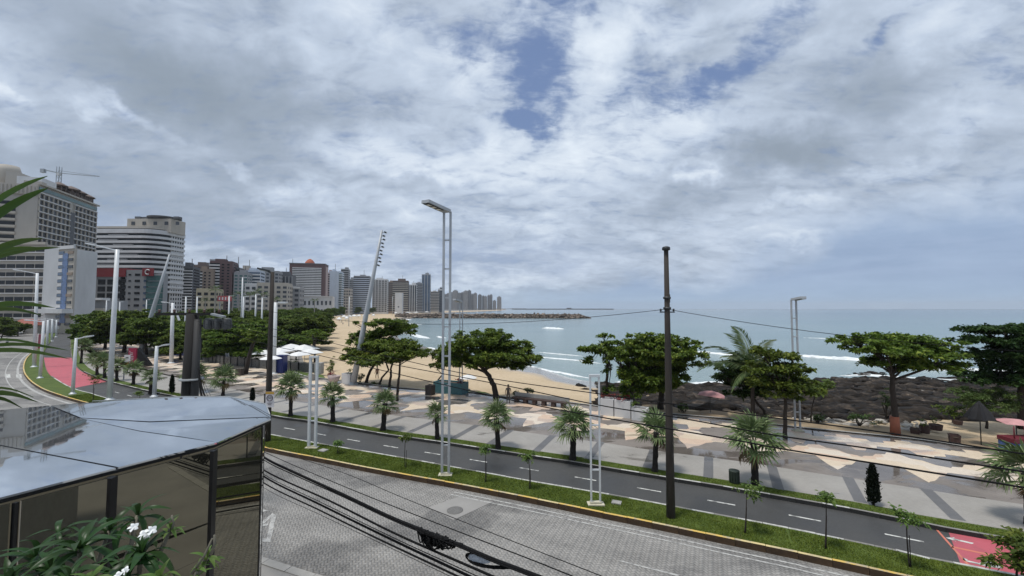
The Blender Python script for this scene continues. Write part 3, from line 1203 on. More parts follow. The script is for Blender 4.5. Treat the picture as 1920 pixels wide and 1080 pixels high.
def pxpoly(name, P, z, mat, parent=None):
    V = [G(a, b, z) for a, b in P]
    n = len(V)
    tr = tessellate_polygon([[Vector((v.x, v.y, 0)) for v in V]])
    fs = []
    for t in tr:
        a = [Vector((V[i].x, V[i].y, 0)) for i in t]
        fs.append(t if (a[1] - a[0]).cross(a[2] - a[0]).z > 0 else t[::-1])
    o = MB().add(V, fs).build(name, mat, parent)
    if parent is None:
        o['kind'] = 'structure'
    return o


def red_zone(i0, i1, j0, j1, name='red_path'):
    return sheet(name, K2[i0:i1], K3[j0:j1], 0.025, M_RED, path)


iA = nearest(K2, G(1822, 1068, 0).xy)
jA = nearest(K3, G(1757, 992, 0).xy)
red_zone(iA, len(K2), jA, len(K3))
iB0, iB1 = nearest(K2, G(83, 671, 0).xy), nearest(K2, G(136, 730, 0).xy)
jB0, jB1 = nearest(K3, G(133, 671, 0).xy), nearest(K3, G(199, 718, 0).xy)
red_zone(iB0, iB1, jB0, jB1)
# arrows, line and bike mark on the right-hand red zone
pxpoly('orange_line', [(1782, 1026), (1786, 1024), (1925, 1053), (1925, 1056)], 0.030, M_ORANGE, path)
pxpoly('path_arrow', [(1773, 1008), (1790, 1007.5), (1788, 1009.5), (1826, 1018), (1823, 1020), (1786, 1011.5), (1794, 1016)], 0.030, M_WHITE, path)
pxpoly('path_arrow', [(1805, 1045), (1815, 1049), (1812, 1050), (1850, 1059), (1846, 1061), (1810, 1052), (1806, 1050)], 0.030, M_WHITE, path)
pxpoly('bicycle_mark', [(1836, 1055), (1850, 1052), (1872, 1058), (1880, 1066), (1862, 1064), (1848, 1062)], 0.031, M_WORN, path)
pxpoly('red_border', [(1755, 993.5), (1757.5, 992), (1826, 1068), (1820, 1067)], 0.030, M_ORANGE, path)
road = bpy.data.objects['road']
for P in ([(1160, 1052), (1164, 1051), (1275, 1078), (1270, 1080)],):
    pxpoly('lane_dash', P, 0.024, M_WORN, road)
for off, w in ((-0.42, 0.09), (-0.72, 0.08)):
    L = offset(K1, off)
    i0 = nearest(L, G(860, 928, 0).xy)
    A, B = offset(L[i0:], w / 2), offset(L[i0:], -w / 2)
    sheet('edge_line', B, A, 0.023, M_WORN, road)
for off, w in ((-0.5, 0.22), (-1.6, 0.10)):
    L = offset(K1, off)
    i0, i1 = nearest(L, G(62, 660, 0).xy), nearest(L, G(160, 765, 0).xy)
    sheet('edge_line', offset(L[i0:i1], -w / 2), offset(L[i0:i1], w / 2), 0.010, M_WORN, road)
for P in ([(489, 980), (511, 962), (518, 966), (507, 1017), (489, 1015), (489, 1009), (500, 1010), (508, 970), (489, 987)],
          [(489, 952), (500, 957), (508, 957), (489, 960)], [(489, 984), (503, 981), (502, 985), (489, 988)]):
    pxpoly('road_marking', P, 0.024, M_WORN, road)
for x in (10, 31, 54):
    pxpoly('zebra_stripe', [(x - 1, 702), (x + 9, 701), (x + 10, 708), (x, 709)], 0.008, M_WHITE, road)
pxpoly('concrete_patch', [(803, 951), (862, 931), (890, 937), (925, 940), (850, 975)], 0.022, M_FORE, road)
MH = G(853, 958, 0)
tag(MB().lathe([(0.36, 0.0), (0.36, 0.024), (0.30, 0.029), (0.0, 0.029)], 20).build('manhole_cover', plain('cast_iron', (0.15, 0.145, 0.138), 0.8, metal=0.1, vary=0.3, scale=20), None, (MH.x, MH.y, 0.01)),
    'round dark iron manhole cover in the grey block paved road', 'manhole cover')


# grass blades of the median and the palm verge
def grass(name, A, B, x0, x1, dens, hmax, seed, mat=None):
    rng = np.random.default_rng(seed)
    P = []
    Bl = np.array([tuple(p) for p in B])
    for i in range(len(A) - 1):
        a = A[i]
        if not x0 < a.x < x1:
            continue
        w = math.sqrt(((Bl - np.array(a)) ** 2).sum(1).min()) - 0.02
        tg = (A[min(i + 1, len(A) - 1)] - A[max(i - 1, 0)]).normalized()
        b = np.array(a) + np.array((-tg.y, tg.x)) * w
        d = np.array(A[i + 1]) - np.array(a)
        dd = math.hypot(a.x, a.y)
        n = int(dens * w * np.hypot(*d) * min(1.0, (24 / dd) ** 1.5))
        u, v = rng.uniform(0, 1, n), rng.uniform(0.02, 0.98, n)
        q = np.array(a) + u[:, None] * d + v[:, None] * (b - np.array(a))
        P.append(q)
    P = np.concatenate(P)
    n = len(P)
    clump = np.sin(P[:, 0] * 2.3) * np.sin(P[:, 1] * 2.9 + P[:, 0]) * 0.25 + 0.8
    h = hmax * rng.uniform(0.35, 1.0, n) * clump
    az = rng.uniform(0, 2 * pi, n)
    w = rng.uniform(0.008, 0.016, n) * np.maximum(1, np.hypot(P[:, 0], P[:, 1]) / 22)
    V = np.zeros((n, 3, 3))
    V[:, 0, 0], V[:, 0, 1] = P[:, 0] - np.cos(az) * w, P[:, 1] - np.sin(az) * w
    V[:, 1, 0], V[:, 1, 1] = P[:, 0] + np.cos(az) * w, P[:, 1] + np.sin(az) * w
    lean = rng.normal(0, 0.45, (n, 2)) * h[:, None]
    V[:, 2, :2] = P + lean
    V[:, 0:2, 2] = Z14
    V[:, 2, 2] = Z14 + h
    o = new_obj(name, np_mesh(name, V.reshape(-1, 3), np.arange(n * 3).reshape(-1, 3), mat or M_BLADE, var=rng.uniform(0, 1, n)))
    return tag(o, kind='stuff')


tag(grass('lawn_grass', offset(K1, 0.14), offset(K2, -0.14), -45, 24, 1500, 0.085, 1), 'short green grass on the strip between road and bike path', 'grass')
tag(grass('verge_grass', offset(K3, 0.14), offset(K4, -0.05), -45, 24, 900, 0.075, 2), 'narrow green grass verge under the row of fan palms', 'grass')
# ---------------------------------------------------------------- buildings
WALLS = {}


def wallmat(name, col, rough=0.8, dirt=0.3):
    return plain(name, col, rough, vary=0.08, scale=0.25, dirt=dirt, dirtcol=tuple(c * 0.55 for c in col), stretch=(1, 1, 0.35))


W_CREAM = wallmat('cream_wall', (0.40, 0.365, 0.315))
W_BEIGE = wallmat('beige_wall', (0.36, 0.335, 0.30))
W_WHITE = wallmat('white_wall', (0.56, 0.56, 0.56))
W_GREY = wallmat('grey_wall', (0.27, 0.275, 0.285))
W_DGREY = wallmat('dark_grey_wall', (0.105, 0.11, 0.12))
W_BROWN = wallmat('brown_wall', (0.15, 0.115, 0.10))
W_MAROON = wallmat('maroon_wall', (0.115, 0.068, 0.068))
W_TAN = wallmat('tan_wall', (0.26, 0.205, 0.165))
W_YELLOW = wallmat('yellow_wall', (0.42, 0.37, 0.26))
W_PINK = wallmat('pale_pink_wall', (0.42, 0.34, 0.33))
W_BLUEW = wallmat('pale_blue_wall', (0.44, 0.49, 0.56))
W_RED = wallmat('deep_red_band', (0.20, 0.018, 0.024))
W_ORANGE = wallmat('orange_tile_roof', (0.36, 0.10, 0.05))
GLASS_DARK = plain('dark_window_glass', (0.016, 0.018, 0.021), 0.25, vary=0.5, scale=0.15, spec=0.25)
GLASS_GREY = plain('grey_window_glass', (0.06, 0.068, 0.08), 0.25, vary=0.5, scale=0.12, spec=0.25)
GLASS_TEAL = plain('teal_window_glass', (0.07, 0.14, 0.14), 0.12, vary=0.4, scale=0.12)
GLASS_BLUE = plain('blue_window_glass', (0.07, 0.105, 0.16), 0.12, vary=0.4, scale=0.1)
MOSAIC_BLUE = plain('blue_mosaic_panel', (0.10, 0.16, 0.30), 0.4, vary=0.35, scale=1.2)


class Tower:
    """box building in its own axes: front looks along -y, w wide (x), dp deep (y)"""
    def __init__(self, name, label, cat, x, y, yaw, w, dp, h, wall, group=None, z=0.0):
        self.o = thing(name, label, cat, (x, y, z), yaw, group)
        self.w, self.dp, self.h = w, dp, h
        self.me = {}
        MB().box((0, dp / 2, h / 2 - 0.5), (w, dp, h + 1)).build('wall', wall, self.o)

    def face(self, f):
        w, d = self.w, self.dp
        return {'front': ((-w / 2, 0), (1, 0), w, 0.0), 'right': ((w / 2, 0), (0, 1), d, pi / 2), 'left': ((-w / 2, d), (0, -1), d, -pi / 2)}[f]

    def put(self, name, f, s, z, sx, sz, th, out, mat):
        """one panel centred s along face f, at height z"""
        (ox, oy), (ux, uy), L, a = self.face(f)
        key = (name, round(sx, 3), round(sz, 3), th, mat.name)
        if key not in self.me:
            self.me[key] = MB().box((0, 0, 0), (sx, th, sz)).mesh(name, mat)
        nx, ny = uy, -ux
        return new_obj(name, self.me[key], self.o, (ox + ux * s + nx * out, oy + uy * s + ny * out, z), (0, 0, a))

    def grid(self, f, cols, z0, z1, rows, mat, fw=0.6, fh=0.6, s0=0, s1=None, skip=()):
        L = self.face(f)[2]
        s1 = s1 or L
        cw, ch = (s1 - s0) / cols, (z1 - z0) / rows
        for r in range(rows):
            for c in range(cols):
                if c in skip:
                    continue
                self.put('window', f, s0 + cw * (c + 0.5), z0 + ch * (r + 0.5), cw * fw, ch * fh, 0.16, 0.0, mat)

    def ribbon(self, f, z0, z1, rows, mat, fh=0.5, s0=0, s1=None, band=None, bh=0.35, out=0.5, wout=0.0):
        L = self.face(f)[2]
        s1 = s1 or L
        ch = (z1 - z0) / rows
        m = (s0 + s1) / 2
        for r in range(rows):
            if mat:
                self.put('window', f, m, z0 + ch * (r + 1 - fh / 2) - ch * 0.02, s1 - s0 - 0.3, ch * fh, 0.2, wout, mat)
            if band:
                self.put('balcony', f, m, z0 + ch * (r + bh / 2), s1 - s0 - 0.04, ch * bh, out, out / 2 + 0.01, band)

    def fins(self, f, cols, z0, z1, mat, wd=0.3, out=0.4, s0=0, s1=None):
        L = self.face(f)[2]
        s1 = s1 or L
        for c in range(cols + 1):
            s = s0 + (s1 - s0) * c / cols
            s = min(max(s, s0 + wd / 2), s1 - wd / 2)
            self.put('pillar', f, s, (z0 + z1) / 2, wd, z1 - z0, out, out / 2 + 0.012, mat)

    def slabs(self, f, z0, z1, rows, mat, th=0.45, out=0.55, s0=0, s1=None):
        L = self.face(f)[2]
        s1 = s1 or L
        for r in range(rows + 1):
            self.put('floor_slab', f, (s0 + s1) / 2, z0 + (z1 - z0) * r / rows, s1 - s0, th, out, out / 2 + 0.016, mat)

    def block(self, name, x, y, z, sx, sy, sz, mat):
        return MB().box((x, y, z + sz / 2), (sx, sy, sz)).build(name, mat, self.o)


def place(px0, px1, pyt, dist, dp=16.0, turn=0.0):
    """front face centre, yaw towards the viewer (+turn), width and height of a facade seen between px0 and px1"""
    c = D((px0 + px1) / 2, pyt, dist)
    yaw = math.atan2(c.x, -c.y) if False else math.atan2(-c.x, c.y) * 0.55 + turn
    w = abs(D(px1, pyt, dist).x - D(px0, pyt, dist).x) / max(0.3, math.cos(yaw))
    return c.x, c.y, yaw, w, c.z


# the big hotel on the left: grid of rooms facing the sea, strip windows on the land end, low wing in front
def hotel():
    A, B = D(73, 340, 180), D(182, 382, 219)
    dx, dy = B.x - A.x, B.y - A.y
    L = math.hypot(dx, dy)
    yaw = math.atan2(dy, dx) - pi / 2
    h = 63.0
    t = Tower('hotel_tower', 'tall cream hotel slab with a square window grid and a dark vertical stripe', 'hotel', A.x, A.y, yaw, 0.01, L, h, W_BEIGE)
    bpy.data.objects.remove(children(t.o)[0])
    wl = 62.0
    MB().box((-wl / 2, L / 2, h / 2 - 0.5), (wl, L, h + 1)).build('wall', W_BEIGE, t.o)
    rows, cols = 20, 13
    z0, z1 = 4.0, h - 3.2
    s_dark0, s_dark1 = L * 7 / 14.2, L * 8 / 14.2
    for s0, s1, n in ((0.2, s_dark0, 7), (s_dark1, L - 0.2, 6)):
        cw, ch = (s1 - s0) / n, (z1 - z0) / rows
        for r in range(rows):
            for c in range(n):
                t.put('window', 'right', s0 + cw * (c + 0.5), z0 + ch * (r + 0.47), cw * 0.80, ch * 0.74, 0.12, 0.0, (GLASS_DARK, GLASS_GREY, GLASS_DARK)[(r * 5 + c * 3 + r * c) % 3])
        t.slabs('right', z0, z1, rows, W_WHITE, 0.42, 0.7, s0, s1)
        t.fins('right', n, z0, z1, W_CREAM, 0.36, 0.45, s0, s1)
    t.put('dark_strip', 'right', (s_dark0 + s_dark1) / 2, h / 2 - 3, s_dark1 - s_dark0, h - 9, 0.6, 0.3, W_DGREY)
    t.put('glass_floor', 'right', L / 2, h - 1.5, L - 0.4, 1.6, 0.3, 0.12, GLASS_TEAL)
    t.put('parapet', 'right', L / 2, h + 0.5, L + 0.8, 0.7, 1.4, 0.4, W_CREAM)
    # end wall (looks at the camera): strip windows
    t.w = 0.0
    front = lambda name, x, z, sx, sz, th, out, mat: MB().box((x, -out, z), (sx, th, sz)).build(name, mat, t.o)
    for r in range(15):
        z = h - 8.5 - r * 2.95
        front('window', -11.6, z, 9.0, 1.5, 0.2, 0.0, GLASS_DARK)
        front('window', -21.5, z, 8.0, 1.5, 0.2, 0.0, GLASS_DARK)
        front('balcony', -14, z - 1.35, 14.5, 1.0, 0.7, 0.36, W_CREAM)
    front('cornice', -wl / 2, h - 2.6, wl, 4.0, 1.0, 0.5, W_CREAM)
    for k in range(26):
        front('rib', -0.7 - k * 1.3, h - 2.6, 0.35, 3.6, 0.4, 1.15, W_BEIGE)
    t.block('penthouse', -5.2, 8, h, 8.5, 9, 4.2, W_WHITE)
    t.block('penthouse', -12.5, 10, h, 4.6, 8, 6.4, W_BEIGE)
    MB().lathe([(3.8, 0), (3.8, 7.6), (3.2, 9.8), (0.0, 10.2)], 18, (-16.2, 10, h)).build('water_tank', W_CREAM, t.o)
    t.block('penthouse', -3.5, 4.0, h, 6.0, 3.0, 2.2, W_BEIGE)
    # dark roof pavilions over the seaward end
    R = random.Random(3)
    for k in range(9):
        q = MB()
        x, y = -1.5 - R.uniform(0, 4.5), L * (0.42 + 0.065 * k)
        r, hh = R.uniform(2.4, 3.8), R.uniform(2.6, 5.8) * (1.1 if k < 5 else 0.75)
        q.lathe([(r, 0), (r * 0.96, 0.3), (r * 0.5, 1.2), (0.1, 1.9)], 9, (x, y, h + hh))
        for sx, sy in ((-1, -1), (1, -1), (1, 1), (-1, 1)):
            q.box((x + sx * r * 0.5, y + sy * r * 0.5, h + hh / 2), (0.3, 0.3, hh))
        q.build('roof_pavilion', W_BROWN, t.o)
    t.block('roof_floor', -4, L * 0.75, h + 0.8, 6, L * 0.45, 2.4, W_BROWN)
    # low wing in front
    d = 164.0
    xr = D(86, 470, d).x
    t2 = Tower('hotel_wing', 'long low beige building with eight rows of dark strip windows', 'building', xr - 32, d, 0.0, 64, 15, D(40, 458, d).z, W_CREAM)
    hh = t2.h
    for r in range(9):
        z = 4.2 + (hh - 5.2) * (r + 0.62) / 9
        for c in range(17):
            t2.put('window', 'front', 64 - 2.2 - c * 3.75, z, 3.35, 1.55, 0.18, 0.0, GLASS_DARK)
        t2.put('sill_band', 'front', 32, z - 1.05, 64, 0.35, 0.5, 0.26, W_WHITE)
    t2.put('parapet', 'front', 32, hh + 0.3, 64.6, 1.0, 1.0, 0.2, W_CREAM)
    # slim white block with the blue mosaic
    d = 150.0
    P, Q = D(111, 463, d), D(140, 467, d - 3)
    t3 = Tower('office_block', 'slim white block with a blue mosaic stripe down its sea side', 'building', P.x, d, 0.0, 0.01, 14, P.z, W_WHITE)
    bpy.data.objects.remove(children(t3.o)[0])
    wl = P.x - D(84, 460, d).x
    MB().box((-wl / 2, 7, P.z / 2 - 0.5), (wl, 14, P.z + 1)).build('wall', W_WHITE, t3.o)
    yaw3 = math.atan2(Q.y - P.y, Q.x - P.x)
    # blue and white facade, slightly turned to the sea
    L3 = (Q - P).length
    u = Vector((math.cos(yaw3), math.sin(yaw3)))
    fp = [(0.01, 0), (u.x * L3, u.y * L3), (u.x * L3 - 6.5, 4), (0.01, 4)]
    MB().prism(fp, -0.5, P.z - 0.2).build('side_wall', W_CREAM, t3.o)
    nrm = Vector((u.y, -u.x))

    def on(name, s, z, sx, sz, th, out, mat):
        return MB().box((u.x * s + nrm.x * out, u.y * s + nrm.y * out, z), (sx, th, sz), yaw3).build(name, mat, t3.o)
    on('mosaic_stripe', L3 * 0.46, P.z * 0.52, L3 * 0.34, P.z * 0.80, 0.3, 0.02, MOSAIC_BLUE)
    for r in range(11):
        z = P.z - 2.3 - r * 2.55
        on('window', L3 * 0.20, z, L3 * 0.32, 1.05, 0.3, 0.05, GLASS_BLUE)
        on('window', L3 * 0.78, z, L3 * 0.34, 0.95, 0.3, 0.05, GLASS_GREY if r % 3 else W_TAN)
        on('spandrel', L3 * 0.17, z - 1.3, L3 * 0.26, 1.15, 0.3, 0.06, W_WHITE)
    on('parapet', L3 * 0.5, P.z - 0.4, L3 * 1.02, 1.2, 0.5, 0.1, W_WHITE)
    on('canopy', L3 * 0.35, 8.0, L3 * 1.5, 1.5, 3.0, 1.5, W_WHITE)
    # entrance terrace beside it
    d = 176
    x, y, yw, w, z = place(136, 196, 563, d)
    t4 = Tower('entrance_building', 'low grey entrance building with a flat overhanging white roof', 'building', x, y, 0, w, 10, z, W_GREY)
    t4.put('roof', 'front', w / 2, z + 0.5, w + 2, 0.9, 3.5, 1.0, W_WHITE)
    t4.put('balustrade', 'front', w / 2, z - 4.6, w, 2.6, 1.0, 0.7, W_CREAM)
    t4.ribbon('front', 0.3, 3.8, 1, GLASS_DARK, 0.8)
    # construction crane standing far behind
    d = 330
    base, top = D(110, 340, d), D(110, 313, d)
    cr = thing('tower_crane', 'thin grey tower crane rising behind the cream hotel', 'crane', (base.x, base.y, 0))
    H = top.z
    m = MB()
    for sx, sy in ((-1, -1), (1, -1), (1, 1), (-1, 1)):
        m.beam((sx, sy, 0), (sx, sy, H), 0.35)
    for k in range(int(H / 4)):
        z = k * 4
        s = 1 if k % 2 else -1
        m.beam((-s, -1, z), (s, -1, z + 4), 0.22)
        m.beam((1, -s, z), (1, s, z + 4), 0.22)
    m.build('mast', STEEL_GREY, cr)
    a0, a1 = D(81, 318, d) - Vector((base.x, base.y, 0)), D(186, 331, d) - Vector((base.x, base.y, 0))
    jz = H - 5
    m = MB()
    m.beam((0, 0, jz), a1, 0.5, 0.5)
    m.beam((0, 0, jz + 2), a1 + Vector((0, 0, 0.3)), 0.3, 0.3)
    m.build('jib', STEEL_GREY, cr)
    m = MB()
    m.beam((0, 0, jz), a0, 0.8, 0.8)
    m.box(a0 + Vector((0, 0, -1)), (3, 2, 3))
    m.build('counter_jib', STEEL_GREY, cr)
    MB().box((1.6, -1.6, jz - 1.5), (1.8, 1.8, 2.2)).build('cab', W_WHITE, cr)
    # curved hotel with white balcony bands
    d = 262
    P0, P1 = D(168, 430, d), D(297, 428, d)
    R = 10.0
    w = P1.x - P0.x
    h = P1.z
    t5 = Tower('curved_hotel', 'curved white hotel with dark bands between long balcony rows', 'hotel', P0.x, d, 0, 0.01, 18, h, W_GREY)
    bpy.data.objects.remove(children(t5.o)[0])

    def outline(o, n=9):
        pts = [(0, -o), (w - R, -o)]
        for k in range(1, n + 1):
            a = -pi / 2 + (pi / 2) * k / n
            pts.append((w - R + math.cos(a) * (R + o), R + math.sin(a) * (R + o)))
        return pts + [(w + o, 20), (0, 20)]
    MB().prism(outline(0), -0.5, h).build('wall', GLASS_DARK, t5.o)
    rows = 12
    z0 = D(200, 548, d).z
    ch = (h - 3 - z0) / rows
    for r in range(rows + 1):
        MB().prism(outline(1.6), z0 + ch * r - 0.2, z0 + ch * r + ch * (0.42 if r < rows else 0.75)).build('balcony', W_WHITE, t5.o)
    for r in range(rows):
        MB().box((w * (0.3 + 0.37 * ((r * 7) % 5) / 5), -1.0, z0 + ch * (r + 0.62)), (w * 0.28, 1.0, ch * 0.18)).build('loggia_rail', W_GREY, t5.o)
    MB().prism(outline(0.5), h, h + 1.2).build('parapet', W_CREAM, t5.o)
    bx0, bx1 = D(222, 415, d).x - P0.x, D(306, 415, d).x - P0.x
    MB().box(((bx0 + bx1) / 2, 12, h + 3), (bx1 - bx0, 12, 9)).build('roof_block', W_CREAM, t5.o)
    m = MB()
    for k in range(7):
        m.box((bx0 + 6 + k * 4.2, 8 + (k % 3), h + 8.4), (3.4, 3, 1.3))
    m.lathe([(8.5, 0), (9.2, 0.5), (9.2, 1.0), (7, 1.4)], 22, ((bx0 + bx1) / 2 + 5, 12, h + 8.2))
    m.build('roof_tank', W_DGREY, t5.o)
    for k in range(5):
        MB().box((bx0 + 4 + k * 7.2, 5.9, h + 4.4), (2.2, 0.3, 2.2)).build('window', GLASS_GREY, t5.o)
    # its square white end tower
    d = 272
    x, y, yw, w, z = place(305, 322, 433, d)
    t6 = Tower('white_tower', 'white square tower with a fine grid of small dark windows', 'hotel', x, y, -0.0, w, 10.5, z, W_WHITE)
    t6.put('dark_strip', 'front', w * 0.72, z / 2, w * 0.5, z - 4, 0.3, 0.0, W_BEIGE)
    rows = 20
    for r in range(rows):
        zz = 3 + (z - 6) * (r + 0.5) / rows
        t6.put('window', 'front', w * 0.70, zz, w * 0.36, 1.9, 0.3, 0.06, GLASS_DARK)
        t6.put('window', 'front', w * 0.2, zz, w * 0.22, 1.9, 0.2, 0.0, GLASS_DARK)
        for c in range(5):
            t6.put('window', 'right', 10.5 * (0.12 + 0.19 * c), zz, 0.85, 1.5, 0.2, 0.0, GLASS_DARK)
    t6.put('parapet', 'front', w / 2, z + 0.4, w + 0.4, 1.1, 0.6, 0.1, W_WHITE)
    # lower blocks at its foot
    d = 232
    x, y, yw, w, z = place(168, 232, 519, d)
    t7 = Tower('red_band_block', 'dark glass block crowned by a deep red band', 'building', x, y, 0, w, 16, z, W_GREY)
    zr = D(200, 503, d).z
    t7.block('red_band', 0, 8, z, w + 0.6, 16.6, zr - z, W_RED)
    t7.grid('front', 4, 2.5, z - 1.0, 6, GLASS_DARK, 0.80, 0.74)
    x, y, yw, w, z = place(229, 276, 506, d)
    t8 = Tower('grey_office', 'pale grey six storey block beside the red banded one', 'building', x, y, 0, w, 4, z, W_GREY)
    for r in range(8):
        zz = 2 + (z - 3) * (r + 0.5) / 8
        t8.put('window', 'front', w * 0.10, zz, w * 0.2, 2.0, 0.2, 0, GLASS_DARK)
        t8.put('window', 'front', w * 0.34, zz, w * 0.09, 0.9, 0.2, 0, GLASS_DARK)
        t8.put('window', 'front', w * 0.62, zz, w * 0.19, 1.3, 0.2, 0, GLASS_DARK)
        t8.put('window', 'front', w * 0.9, zz, w * 0.1, 1.2, 0.2, 0, GLASS_BLUE)
    x, y, yw, w, z = place(276, 306, 513, d)
    t9 = Tower('glass_office', 'low block with a green glass front and a red rooftop emblem', 'building', x, y, 0, w, 3, z, W_GREY)
    t9.ribbon('front', 1, z - 1, 8, GLASS_TEAL, 0.86)
    m = MB()
    m.box((-w * 0.36, -0.6, z + 0.8), (6.2, 0.5, 4.4))
    m.build('emblem_board', W_RED, t9.o)
    e = MB()
    e.tube([(-w * 0.36 + 1.3 * math.cos(a), -0.95, z + 0.8 + 1.3 * math.sin(a)) for a in np.linspace(0.6, 5.2, 14)], 0.32, 6)
    e.build('emblem', W_WHITE, t9.o)


hotel()

# ---- the line of towers along the bay, left to right
SKY = [
    # name, label, px0, px1, top, dist, wall, window, band, style, floors, turn, extra
    ('apartment_tower', 'white balconied tower right next to the white grid tower', 341, 359, 501, 300, W_DGREY, GLASS_DARK, W_WHITE, 'balcony', 17, 0),
    ('apartment_tower', 'dark brown tower with a flat green roof edge', 359, 385, 498, 360, W_BROWN, GLASS_DARK, None, 'grid', 16, 0),
    ('apartment_tower', 'tan tower with white balconies down its left side', 368, 396, 506, 330, W_TAN, GLASS_DARK, W_WHITE, 'half', 15, 0),
    ('apartment_tower', 'tallest maroon tower of the bay with white striped balconies', 398, 432, 491, 340, W_MAROON, GLASS_DARK, W_WHITE, 'half', 18, 0),
    ('apartment_tower', 'slate grey slab behind the tallest maroon tower', 383, 400, 494, 380, W_GREY, GLASS_GREY, None, 'grid', 16, 0),
    ('apartment_tower', 'pale striped tower right beside the maroon one', 432, 447, 503, 352, W_DGREY, GLASS_DARK, W_WHITE, 'balcony', 16, 0),
    ('apartment_tower', 'beige tower with a reddish top floor', 445, 474, 505, 420, W_BEIGE, GLASS_GREY, W_PINK, 'ribbon', 15, 0),
    ('apartment_block', 'greenish glass fronted block below the beige tower', 441, 463, 512, 345, W_GREY, GLASS_TEAL, None, 'grid', 13, 0),
    ('apartment_block', 'white block with bluish bands and a small billboard', 463, 486, 508, 360, W_BLUEW, GLASS_BLUE, W_WHITE, 'balcony', 13, 0),
    ('apartment_block', 'grey stepped block behind the dark street lamp', 484, 520, 509, 400, W_GREY, GLASS_GREY, None, 'grid', 12, 0),
    ('apartment_block', 'dark grey block with tall vertical windows', 512, 546, 516, 420, W_DGREY, GLASS_GREY, W_GREY, 'fins', 8, 0),
    ('low_building', 'yellow low building behind the trees', 372, 401, 543, 262, W_YELLOW, GLASS_DARK, None, 'grid', 5, 0),
    ('low_building', 'wide cream low building with rows of square windows', 486, 536, 532, 300, W_CREAM, GLASS_GREY, None, 'grid', 7, 0),
    ('low_building', 'cream long building with a stepped roof left of the lamp', 462, 490, 533, 320, W_WHITE, GLASS_GREY, None, 'grid', 6, 0),
    ('low_building', 'bare grey block with white edge beside the cream building', 530, 560, 538, 320, W_GREY, GLASS_GREY, W_WHITE, 'grid', 6, 0),
    ('apartment_tower', 'pinkish striped tower behind the banded hotel', 611, 622, 512, 560, W_PINK, GLASS_DARK, W_PINK, 'balcony', 17, 0),
    ('apartment_tower', 'blank pale blue slab right of the banded hotel', 619, 631, 509, 540, W_BLUEW, GLASS_GREY, None, 'plain', 1, 0),
    ('apartment_tower', 'teal glass tower with thin white floor lines', 630, 641, 511, 560, W_BLUEW, GLASS_TEAL, W_WHITE, 'balcony', 18, 0),
    ('apartment_tower', 'slim grey tower taller than its teal neighbour', 640, 653, 505, 620, W_GREY, GLASS_DARK, W_GREY, 'balcony', 20, 0),
    ('low_building', 'narrow beige mid rise at the foot of the slim grey tower', 645, 657, 542, 520, W_BEIGE, GLASS_GREY, None, 'grid', 8, 0),
    ('apartment_tower', 'plain grey tower between the slim tower and the leaning mast', 652, 664, 524, 660, W_GREY, GLASS_GREY, None, 'grid', 14, 0),
    ('apartment_tower', 'broad grey striped tower just left of the leaning mast', 664, 692, 518, 640, W_GREY, GLASS_DARK, W_BLUEW, 'balcony', 18, 0),
    ('apartment_tower', 'white gridded tower just right of the leaning mast', 699, 726, 524, 700, W_WHITE, GLASS_DARK, W_WHITE, 'gridband', 16, 0),
    ('apartment_tower', 'thin brown grey tower right of the white gridded one', 726, 738, 529, 760, W_TAN, GLASS_GREY, None, 'ribbon', 15, 0),
    ('apartment_tower', 'wide dark brown tower with pale floor lines', 737, 765, 527, 740, W_BROWN, GLASS_DARK, W_BEIGE, 'balcony', 16, 0),
    ('low_building', 'small plain white block in front of the dark brown tower', 741, 754, 550, 640, W_WHITE, GLASS_GREY, None, 'plain', 1, 0),
    ('apartment_tower', 'pale tower with vertical dark joints', 765, 781, 534, 820, W_WHITE, GLASS_GREY, None, 'stripes', 4, 0),
    ('apartment_tower', 'grey tower next to the tall blue glass one', 780, 792, 531, 860, W_GREY, GLASS_GREY, None, 'ribbon', 18, 0),
    ('apartment_tower', 'tall blue grey glass tower, the highest of the far bay', 791, 807, 515, 900, W_GREY, GLASS_BLUE, None, 'stripes', 3, 0),
    ('apartment_tower', 'pale beige tower left of the tall lamp mast', 808, 823, 547, 980, W_BEIGE, GLASS_GREY, None, 'ribbon', 12, 0),
    ('apartment_tower', 'dark top tower half hidden by the tall lamp mast', 821, 830, 542, 1000, W_DGREY, GLASS_GREY, W_WHITE, 'ribbon', 13, 0),
]


